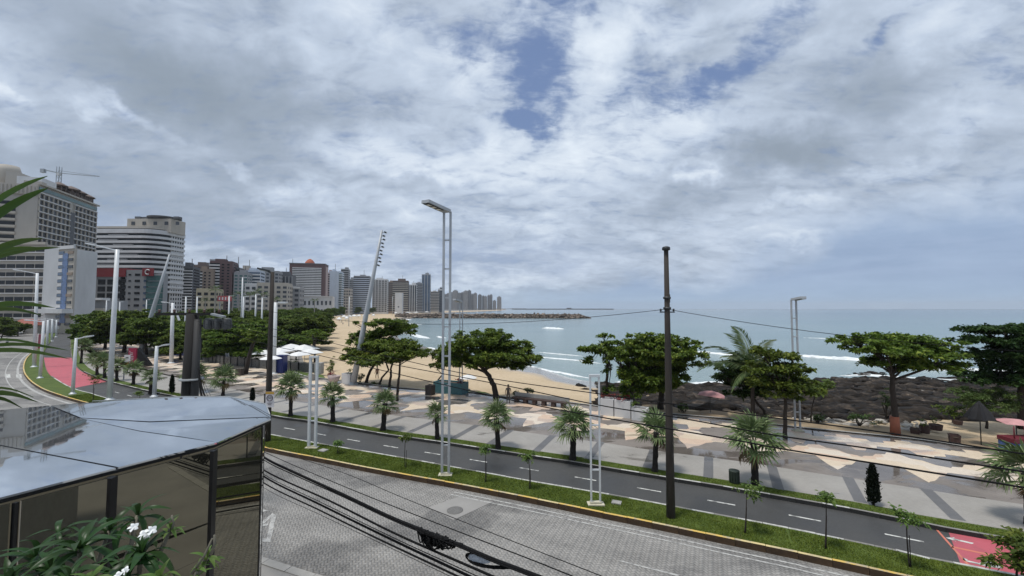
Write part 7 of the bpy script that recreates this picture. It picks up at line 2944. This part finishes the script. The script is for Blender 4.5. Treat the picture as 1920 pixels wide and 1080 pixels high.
# red hoarding in front of the maroon tower
c = D(421, 566, 150)
o = thing('billboard', 'red and white billboard above the grove trees', 'billboard', (c.x, c.y, 0))
MB().box((0, 0, c.z + 1.2), (5.0, 0.3, 1.9)).build('board', plain('billboard_red', (0.34, 0.07, 0.07), 0.5, vary=0.2), o)
m = MB()
for k in range(4):
    m.box((-1.7 + k * 1.1, -0.2, c.z + 1.2), (0.45, 0.05, 1.0))
m.build('lettering', W_WHITE, o)
for k in (-1, 1):
    MB().box((k * 1.8, 0.2, c.z / 2), (0.2, 0.2, c.z)).build('post', STEEL_GREY, o)
# red tiled roof of a low pavilion at the hotel
c = D(58, 594, 150)
o = thing('pavilion', 'low pavilion with a reddish roof under the hotel wing', 'building', (c.x, c.y, 0))
MB().box((0, 0, 1.5), (9, 5, 3.0)).build('wall', W_CREAM, o)
m = MB()
m.add([(-5.2, -3.2, 3.0), (5.2, -3.2, 3.0), (5.2, 3.2, 3.0), (-5.2, 3.2, 3.0), (-3, 0, 5.2), (3, 0, 5.2)], [(0, 1, 5, 4), (1, 2, 5), (2, 3, 4, 5), (3, 0, 4), (3, 2, 1, 0)])
m.build('roof', plain('red_roof_tiles', (0.28, 0.09, 0.07), 0.8, vary=0.2, scale=2), o)


# ---- cars on the avenue
def car(label, px, py, yaw, paint, L=4.3, W=1.78, H=1.5):
    c = G(px, py, 0.0)
    o = thing('parked_car', label, 'car', c, yaw)
    pm = plain('car_paint_' + paint, {'white': (0.62, 0.63, 0.64), 'silver': (0.36, 0.37, 0.38)}[paint], 0.25, vary=0.04)
    prof = [(-L / 2, 0.32), (-L / 2, 0.75), (-L / 2 + 0.15, 0.95), (-L * 0.40, H - 0.12), (-L * 0.30, H), (L * 0.10, H), (L * 0.26, 0.98), (L / 2 - 0.25, 0.86), (L / 2, 0.65), (L / 2, 0.32)]
    n = len(prof)
    m = MB()
    vs = []
    for s in (-1, 1):
        for x, z in prof:
            vs.append((x, s * (W / 2 - (0.16 if z > 1.0 else 0.0)), z))
    m.add(vs, [tuple(range(n)), tuple(reversed(range(n, 2 * n)))] + [(i, i + n, (i + 1) % n + n, (i + 1) % n) for i in range(n)])
    m.build('body', pm, o)
    for s in (-1, 1):
        MB().add([(-L * 0.33, s * (W / 2 - 0.03), 0.98), (L * 0.22, s * (W / 2 - 0.03), 0.98), (L * 0.09, s * (W / 2 - 0.145), H - 0.10), (-L * 0.29, s * (W / 2 - 0.145), H - 0.10),
                  (-L * 0.33, s * (W / 2 - 0.1), 0.98), (L * 0.22, s * (W / 2 - 0.1), 0.98), (L * 0.09, s * (W / 2 - 0.2), H - 0.10), (-L * 0.29, s * (W / 2 - 0.2), H - 0.10)],
                 [(0, 1, 2, 3), (4, 7, 6, 5), (0, 4, 5, 1), (1, 5, 6, 2), (2, 6, 7, 3), (3, 7, 4, 0)]).build('window', GLASS_DARK, o)
        for x in (-L * 0.31, L * 0.31):
            w = MB().tube([(x, s * (W / 2 - 0.16), 0.31), (x, s * (W / 2 + 0.02), 0.31)], 0.31, 16).build('wheel', BLACK, o)
            MB().tube([(x, s * (W / 2 - 0.0), 0.31), (x, s * (W / 2 + 0.035), 0.31)], 0.19, 12).build('rim', STEEL_GREY, w)
        MB().box((L / 2 - 0.06, s * (W / 2 - 0.3), 0.70), (0.14, 0.36, 0.16)).build('headlight', LENS, o)
        MB().box((-L / 2 + 0.05, s * (W / 2 - 0.25), 0.82), (0.14, 0.22, 0.2)).build('tail_light', plain('tail_red', (0.25, 0.01, 0.01), 0.3), o)
    MB().add([(L * 0.115, -W / 2 + 0.25, H - 0.05), (L * 0.115, W / 2 - 0.25, H - 0.05), (L * 0.27, W / 2 - 0.15, 0.99), (L * 0.27, -W / 2 + 0.15, 0.99)], [(3, 2, 1, 0)]).build('windscreen', GLASS_DARK, o)
    return o


car('white estate car on the near lane below the hotel wing', 38, 626, rad(-52), 'white', 4.6, 1.9, 1.7)
car('silver car beside the first slim lamp post of the avenue', 62, 623, rad(-50), 'silver')
car('white car at the far end of the avenue by the mosaic block', 113, 616, rad(-20), 'white', 4.8, 1.9, 1.6)
car('second silver car queued behind on the avenue', 92, 622, rad(-48), 'silver')


# ---- people
def skin_mesh(name, V, E, Rr, mats, paint):
    me = bpy.data.meshes.new(name)
    me.from_pydata([tuple(v) for v in V], E, [])
    o = bpy.data.objects.new(name, me)
    C.objects.link(o)
    sk = o.modifiers.new('s', 'SKIN')
    for i, r in enumerate(Rr):
        d = me.skin_vertices[0].data[i]
        d.radius = (r, r * 0.9)
        d.use_root = (i == 0)
    sb = o.modifiers.new('d', 'SUBSURF')
    sb.levels = sb.render_levels = 1
    dg = bpy.context.evaluated_depsgraph_get()
    r = bpy.data.meshes.new_from_object(o.evaluated_get(dg))
    bpy.data.objects.remove(o)
    r.materials.clear()
    for m in mats:
        r.materials.append(m)
    for p in r.polygons:
        p.material_index = paint(p.center)
        p.use_smooth = True
    return r


SKIN = plain('brown_skin', (0.20, 0.11, 0.075), 0.6, vary=0.08)
HAIR = plain('dark_hair', (0.012, 0.010, 0.009), 0.7)


def person(label, foot, yaw, shirt, legs, h=1.7, stride=0.12, arm=0.1, group=None, bare=False, skin=None):
    k = h / 1.7
    V = [(0, 0, 0.92), (0, 0, 1.10), (0, 0, 1.34), (0, 0, 1.45), (0, 0.01, 1.56), (0, 0.02, 1.66),
         (-0.10, 0, 0.86), (-0.11, stride, 0.48), (-0.11, stride * 0.6, 0.08), (-0.11, stride * 0.6 + 0.14, 0.03),
         (0.10, 0, 0.86), (0.11, -stride * 0.3, 0.48), (0.11, -stride * 1.2, 0.08), (0.11, -stride * 1.2 + 0.14, 0.03),
         (-0.19, 0, 1.38), (-0.25, -arm * 0.4, 1.12), (-0.26, arm, 0.88), (-0.26, arm + 0.05, 0.78),
         (0.19, 0, 1.38), (0.25, arm * 0.4, 1.12), (0.26, -arm * 0.2, 0.88), (0.26, -arm * 0.2 + 0.04, 0.78)]
    E = [(0, 1), (1, 2), (2, 3), (3, 4), (4, 5), (0, 6), (6, 7), (7, 8), (8, 9), (0, 10), (10, 11), (11, 12), (12, 13), (2, 14), (14, 15), (15, 16), (16, 17), (2, 18), (18, 19), (19, 20), (20, 21)]
    Rr = [0.13, 0.125, 0.14, 0.06, 0.085, 0.08, 0.085, 0.065, 0.045, 0.035, 0.085, 0.065, 0.045, 0.035, 0.06, 0.045, 0.035, 0.03, 0.06, 0.045, 0.035, 0.03]
    sm = skin or SKIN

    def paint(c):
        if c.z > 1.43:
            return 0
        if c.z > 0.93:
            return 0 if (bare or (abs(c.x) > 0.215 and c.z < 1.2)) else 1
        if abs(c.x) > 0.2:
            return 0
        return 2 if c.z > (0.10 if legs[1] else 0.5) else 0
    me = skin_mesh('body', [Vector(v) * k for v in V], E, [r * k for r in Rr], [sm, shirt, legs[0]], lambda c: paint(c / k))
    o = thing('person', label, 'person', foot, yaw, group)
    new_obj('body', me, o)
    bm = bmesh.new()
    bmesh.ops.create_uvsphere(bm, u_segments=10, v_segments=8, radius=0.098 * k)
    for f in [f for f in bm.faces if f.calc_center_median().z < -0.01 * k]:
        bm.faces.remove(f)
    hm = bpy.data.meshes.new('hair')
    bm.to_mesh(hm)
    bm.free()
    hm.materials.append(HAIR)
    new_obj('hair', hm, o, (0, -0.012 * k, 1.645 * k))
    return o


SH_W, SH_D, SH_R, SH_B = plain('white_shirt', (0.55, 0.55, 0.55), 0.8), plain('dark_shirt', (0.03, 0.03, 0.035), 0.8), plain('red_shirt', (0.28, 0.04, 0.04), 0.8), plain('blue_shirt', (0.06, 0.10, 0.22), 0.8)
BRZ = plain('dark_bronze', (0.06, 0.045, 0.035), 0.5, vary=0.25)
person('person in dark brown clothes standing at the start of the long bench', G(953, 757, 0.14), 0.3, BRZ, (BRZ, True), 1.75, 0.04, 0.03)
person('person with bare chest walking on the sand behind the four trees', G(707, 712, -0.35), 0.8, SH_D, (SH_D, False), 1.7, 0.15, 0.1, bare=True)
PG = 'people walking on the plaza near the grove'
for k, (px, py, sh, lg) in enumerate([(179, 640, SH_D, SH_D), (186, 640, SH_W, SH_B), (192, 641, SH_R, SH_D), (198, 640, SH_W, SH_D), (204, 641, SH_B, SH_W), (211, 640, SH_W, SH_W), (246, 641, SH_W, SH_D)]):
    person('small distant person walking on the pale plaza', G(px, py, 0.14), k * 1.1, sh, (lg, k % 2 == 0), 1.7, 0.15, 0.1, PG)
BG = 'people on the wide beach'
for k, (px, py, sh) in enumerate([(636, 604, SH_R), (641, 606, SH_D), (648, 604, SH_W), (626, 608, SH_D), (643, 610, SH_B), (672, 596, SH_D)]):
    person('tiny distant person on the wide beach', G(px, py, -0.8), k * 0.9, sh, (SH_D, False), 1.7, 0.12, 0.1, BG, bare=k % 2 == 1)
# beach equipment: red boat like mats
for k, (px, py, w) in enumerate([(627, 606, 9), (617, 604, 6)]):
    c = G(px, py, -0.7)
    s = c.y / FPX
    tag(MB().box((0, 0, 0.25), (w * s, 1.6, 0.5), taper=0.8).box((0, 0, 0.56), (w * s * 0.7, 1.0, 0.12)).build('beach_mat', plain('faded_red_mat', (0.32, 0.10, 0.08), 0.7), None, c),
        ['long reddish beach platform on the sand', 'shorter reddish beach platform nearer the trees'][k], 'beach platform')
# motorcyclist on the left road
c = G(13, 648, 0)
o = thing('motorcycle', 'motorcycle on the left road with its rider', 'motorcycle', c, rad(-40))
for x in (-0.6, 0.6):
    m = MB()
    m.tube([(x + 0.27 * math.cos(a), 0, 0.31 + 0.27 * math.sin(a)) for a in np.linspace(0, 2 * pi, 17)], 0.055, 6, cap=False)
    m.beam((x - 0.25, 0, 0.31), (x + 0.25, 0, 0.31), 0.03).beam((x, 0, 0.06), (x, 0, 0.56), 0.03)
    m.build('wheel', BLACK, o)
MB().beam((-0.55, 0, 0.5), (0.45, 0, 0.62), 0.22, 0.24).beam((0.6, 0, 0.32), (0.42, 0, 0.95), 0.06).box((-0.1, 0, 0.45), (0.4, 0.28, 0.3)).build('frame', SH_D, o)
MB().beam((-0.6, 0, 0.76), (0.05, 0, 0.78), 0.26, 0.1).build('seat', BLACK, o)
MB().beam((0.42, -0.35, 1.0), (0.42, 0.35, 1.0), 0.04).build('handlebar', BLACK, o)
V = [(-0.1, 0, 0.9), (-0.05, 0, 1.15), (0.02, 0, 1.36), (0.04, 0, 1.47), (0.06, 0, 1.58), (0.06, 0, 1.68), (0.02, -0.16, 0.86), (0.28, -0.2, 0.66), (0.1, -0.2, 0.3), (0.02, 0.16, 0.86), (0.28, 0.2, 0.66), (0.1, 0.2, 0.3),
     (0.03, -0.19, 1.38), (0.2, -0.27, 1.16), (0.42, -0.3, 1.04), (0.03, 0.19, 1.38), (0.2, 0.27, 1.16), (0.42, 0.3, 1.04)]
E = [(0, 1), (1, 2), (2, 3), (3, 4), (4, 5), (0, 6), (6, 7), (7, 8), (0, 9), (9, 10), (10, 11), (2, 12), (12, 13), (13, 14), (2, 15), (15, 16), (16, 17)]
Rr = [0.14, 0.13, 0.14, 0.06, 0.10, 0.09, 0.08, 0.065, 0.05, 0.08, 0.065, 0.05, 0.06, 0.045, 0.035, 0.06, 0.045, 0.035]
r = thing('person', 'person in a pale shirt riding the motorcycle', 'person', c, rad(-40))
new_obj('body', skin_mesh('body', [Vector(v) for v in V], E, Rr, [SKIN, SH_W, SH_D], lambda c: 2 if c.z < 0.92 else (1 if c.z < 1.44 else 0)), r)
bm = bmesh.new()
bmesh.ops.create_uvsphere(bm, u_segments=12, v_segments=8, radius=0.14)
hm = bpy.data.meshes.new('helmet')
bm.to_mesh(hm)
bm.free()
hm.materials.append(BLACK)
new_obj('helmet', hm, r, (0.06, 0, 1.64))

# ---------------------------------------------------------------- terrace of the viewer with its plants
m = MB()
m.box((1.0, -3.0, 3.1), (14, 11.6, 6.2))
tag(m.build('terrace_block', CONC), 'plain concrete terrace block carrying the foreground plants', 'terrace', kind='structure')
TZ = 6.2


def long_leaf(L, W, seed, droop=0.35):
    """one plumeria leaf along +x with a folded midrib"""
    R = random.Random(seed)
    n = 7
    V, F, var = [], [], []
    for i in range(n + 1):
        t = i / n
        w = W / 2 * (math.sin(pi * min(1, 0.06 + t * 0.98)) ** 0.8) * (0.75 + 0.5 * t) + 0.002
        x = L * (t - 0.10 * t * t)
        z = L * (0.12 * math.sin(pi * t) - droop * t * t)
        V += [(x, -w, z + w * 0.35), (x, 0, z), (x, w, z + w * 0.35)]
    for i in range(n):
        a = i * 3
        F += [(a, a + 3, a + 4, a + 1), (a + 1, a + 4, a + 5, a + 2)]
        var += [R.uniform(0.2, 0.5)] * 2
    return V, F, var


def leafm(name, L, W, seed, droop, mat):
    V, F, var = long_leaf(L, W, seed, droop)
    return np_mesh(name, np.array(V), np.array(F), mat, var=var, smooth=True)


PLM = [leafm('leaf', 0.30, 0.050, k, 0.25 + 0.12 * k, LEAF_SHINY) for k in range(4)]
PLB = [leafm('leaf', 0.17, 0.032, k, 0.1 + 0.1 * k, LEAF_BRIGHT) for k in range(3)]
PETAL = plain('white_petal', (0.78, 0.79, 0.78), 0.5, vary=0.04, scale=30)


def plumeria():
    base = Vector((D(190, 1080, 3.0).x, 2.95, TZ + 0.42))
    pot = thing('planter', 'terracotta trough holding the white flowered plant, just below the picture', 'planter', (base.x, base.y, TZ))
    m = MB()
    for s in (-1, 1):
        m.box((0, s * 0.20, 0.225), (1.6, 0.05, 0.45))
        m.box((s * 0.775, 0, 0.224), (0.05, 0.346, 0.446))
    m.box((0, 0, 0.03), (1.5, 0.35, 0.05))
    m.build('trough', plain('terracotta', (0.30, 0.12, 0.07), 0.8), pot)
    MB().box((0, 0, 0.22), (1.49, 0.34, 0.32)).build('soil', SOIL, pot)
    o = thing('plumeria_plant', 'leafy plumeria with white flowers in the lower left foreground', 'plant', base - Vector((0, 0, 0.02)))
    R = random.Random(31)
    bm = MB()
    heads = [(150, 1030, 3.0, 1.0, 17, 0), (265, 1040, 2.9, 0.98, 20, 0), (95, 1065, 3.0, 0.85, 12, 0), (130, 1085, 2.7, 0.9, 12, 0), (66, 1045, 3.1, 0.9, 13, 0), (320, 992, 3.0, 0.62, 12, 1), (388, 1046, 2.9, 0.75, 13, 1), (258, 966, 3.3, 0.75, 12, 0),
             (170, 1090, 2.6, 0.95, 14, 1), (205, 995, 3.3, 0.9, 13, 0), (300, 1085, 2.7, 0.8, 13, 1), (110, 1000, 3.3, 0.7, 9, 0), (372, 1070, 2.8, 0.6, 9, 1), (20, 1090, 2.9, 0.9, 11, 0), (230, 1075, 2.8, 0.9, 11, 0)]
    for px, py, d, sc, n, br in heads:
        c = D(px, py, d) - o.location
        root = Vector((c.x * 0.55 + R.uniform(-.05, .05), R.uniform(-.08, .08), -0.1))
        mid = Vector((root.x * 0.6 + c.x * 0.4, c.y * 0.5, c.z * 0.45))
        bm.tube([root, mid, mid.lerp(c, 0.6) + Vector((R.uniform(-.03, .03), 0, 0)), c], [0.020, 0.017, 0.015, 0.013], 7)
        for k in range(n):
            az = k * 2.399 + R.uniform(-.2, .2)
            el = rad(R.uniform(-22, 38)) if k < n * 0.7 else rad(R.uniform(35, 70))
            me = (PLB if br else PLM)[R.randrange(3)]
            new_obj('leaf', me, o, c + Vector((0, 0, -0.012 * (k % 5))), Euler((R.uniform(-.4, .4), -el, az), 'XYZ'), sc * R.uniform(0.8, 1.1))
    # bare twisted stems
    for px, py, d, qx, qy in [(360, 1075, 2.8, 398, 1010), (395, 1040, 2.8, 402, 1003), (320, 1000, 3.0, 322, 966)]:
        bm.tube([D(px, py, d) - o.location, D((px + qx) / 2 + 4, (py + qy) / 2, d) - o.location, D(qx, qy, d) - o.location], [0.010, 0.008, 0.006], 6)
    bm.build('stem', plain('plumeria_bark', (0.13, 0.12, 0.09), 0.8, vary=0.25, scale=20), o)
    pm = None
    V, F, var = [], [], []
    n = 6
    for i in range(n + 1):
        t = i / n
        w = 0.020 * math.sin(pi * min(1, 0.12 + 0.86 * t)) ** 0.7
        V += [(0.052 * t, -w, 0.012 * math.sin(pi * t)), (0.052 * t, w, 0.012 * math.sin(pi * t) + 0.004)]
    for i in range(n):
        a = 2 * i
        F.append((a, a + 2, a + 3, a + 1))
    pm = np_mesh('petal', np.array(V), np.array(F), PETAL, smooth=True)
    for px, py, d, sc in [(250, 990, 2.75, 0.62), (270, 1003, 2.7, 0.66), (283, 996, 2.7, 0.66), (277, 1006, 2.72, 0.5), (236, 1071, 2.5, 0.5), (222, 1080, 2.5, 0.5)]:
        c = D(px, py, d) - o.location
        f = new_obj('flower', MB().lathe([(0.004, -0.03), (0.006, 0.0), (0.003, 0.006)], 6).mesh('flower', PETAL), o, c, Euler((R.uniform(0.5, 1.1), R.uniform(-.4, .4), R.uniform(-.5, .5))), sc)
        for k in range(5):
            new_obj('petal', pm, f, (0, 0, 0), Euler((0.35, -0.25, k * 2 * pi / 5)))


plumeria()


def near_palm():
    """palm in a pot at the left, outside the picture: only leaflet tips reach in"""
    bx = D(-130, 600, 2.0).x
    pot = thing('plant_pot', 'round clay pot of the palm whose leaf tips show at the left edge', 'plant pot', (bx, 2.05, TZ))
    MB().lathe([(0.20, 0), (0.27, 0.45), (0.29, 0.46), (0.29, 0.5), (0.25, 0.5), (0.24, 0.42)], 20).build('body', plain('terracotta', (0.30, 0.12, 0.07)), pot)
    MB().lathe([(0.235, 0.38), (0.235, 0.44)], 16).build('soil', SOIL, pot)
    o = thing('potted_palm', 'palm with long narrow leaflets reaching in at the left edge', 'palm', (bx, 2.05, TZ + 0.42))
    b = o.location
    MB().tube([(0, 0, -0.05), (0.02, 0, 1.2), (0.0, 0, 2.1)], [0.05, 0.04, 0.03], 9).build('trunk', plain('green_stem', (0.10, 0.13, 0.04), 0.6), o)
    R = random.Random(12)
    lf = leaf_mat('areca_leaf', (0.045, 0.085, 0.02), (0.075, 0.125, 0.028), (0.12, 0.17, 0.05), 0.4, 0.3)
    tips = [(88, 330, -20, 392, 0.026), (90, 352, -20, 420, 0.040), (79, 447, -20, 482, 0.030), (74, 464, -20, 488, 0.020), (112, 464, -20, 492, 0.024), (102, 577, -20, 580, 0.026), (80, 592, -20, 588, 0.018),
            (128, 657, -20, 655, 0.016), (130, 673, -20, 664, 0.020), (98, 652, -30, 645, 0.012), (70, 754, -20, 744, 0.024), (40, 765, -20, 752, 0.02), (62, 745, -20, 735, 0.010)]
    hub = {}
    for k, (tx, ty, ax, ay, w) in enumerate(tips):
        d = 2.0 + R.uniform(-0.15, 0.1)
        tip, ent = D(tx, ty, d) - b, D(ax, ay, d) - b
        dirv = (ent - tip)
        root = ent + dirv * 0.45 - Vector((0, 0, 0.02))
        n = 8
        V, F = [], []
        for i in range(n + 1):
            t = i / n
            p = root.lerp(tip, t) + Vector((0, 0, 0.035 * math.sin(pi * t)))
            ww = w * (math.sin(pi * (0.12 + 0.88 * t)) ** 0.7 if t < 1 else 0.0) * 0.5 + 0.0006
            dd = (tip - root).normalized()
            up = Vector((0, -0.5, 0.86))
            s = dd.cross(Vector((0, 1, 0.25))).normalized()
            V += [tuple(p - s * ww), tuple(p + Vector((0, 0.004, 0))), tuple(p + s * ww)]
        for i in range(n):
            a = i * 3
            F += [(a, a + 3, a + 4, a + 1), (a + 1, a + 4, a + 5, a + 2)]
        new_obj('leaflet', np_mesh('leaflet', np.array(V), np.array(F), lf, var=[R.uniform(0.1, 0.7)] * len(F), smooth=True), o)
        hub[k] = root
    # the ribs carrying the leaflets, back to the trunk
    for grp, hz in (((0, 1), 2.35), ((2, 3, 4), 2.1), ((5, 6), 1.9), ((7, 8, 9), 1.7), ((10, 11, 12), 1.5)):
        pts = [Vector((0, 0, hz - 0.7))] + [Vector((-0.02, 0.02, hz - 0.3))]
        c = sum((hub[g] for g in grp), Vector()) / len(grp)
        m = MB()
        m.tube([pts[0], pts[1].lerp(c, 0.5) + Vector((0, 0, 0.1)), c], [0.016, 0.012, 0.008], 6)
        for g in grp:
            m.tube([c, hub[g]], [0.007, 0.004], 5)
        m.build('rib', lf, o)


near_palm()
# ---------------------------------------------------------------- air
hm, ht, hb = principled('air')
ht.n.remove(hb)
vp = ht.n.new('ShaderNodeVolumePrincipled')
vp.inputs['Color'].default_value = (0.86, 0.92, 1.0, 1)
vp.inputs['Density'].default_value = 0.00009
ht.l.new(vp.outputs[0], ht.n['Material Output'].inputs['Volume'])
hz = MB().box((0, 4500, 55), (18400, 9400, 120)).build('haze', hm)
hz['kind'] = 'stuff'
print('objects', len(bpy.data.objects), 'tris', sum(len(m.polygons) for m in bpy.data.meshes))
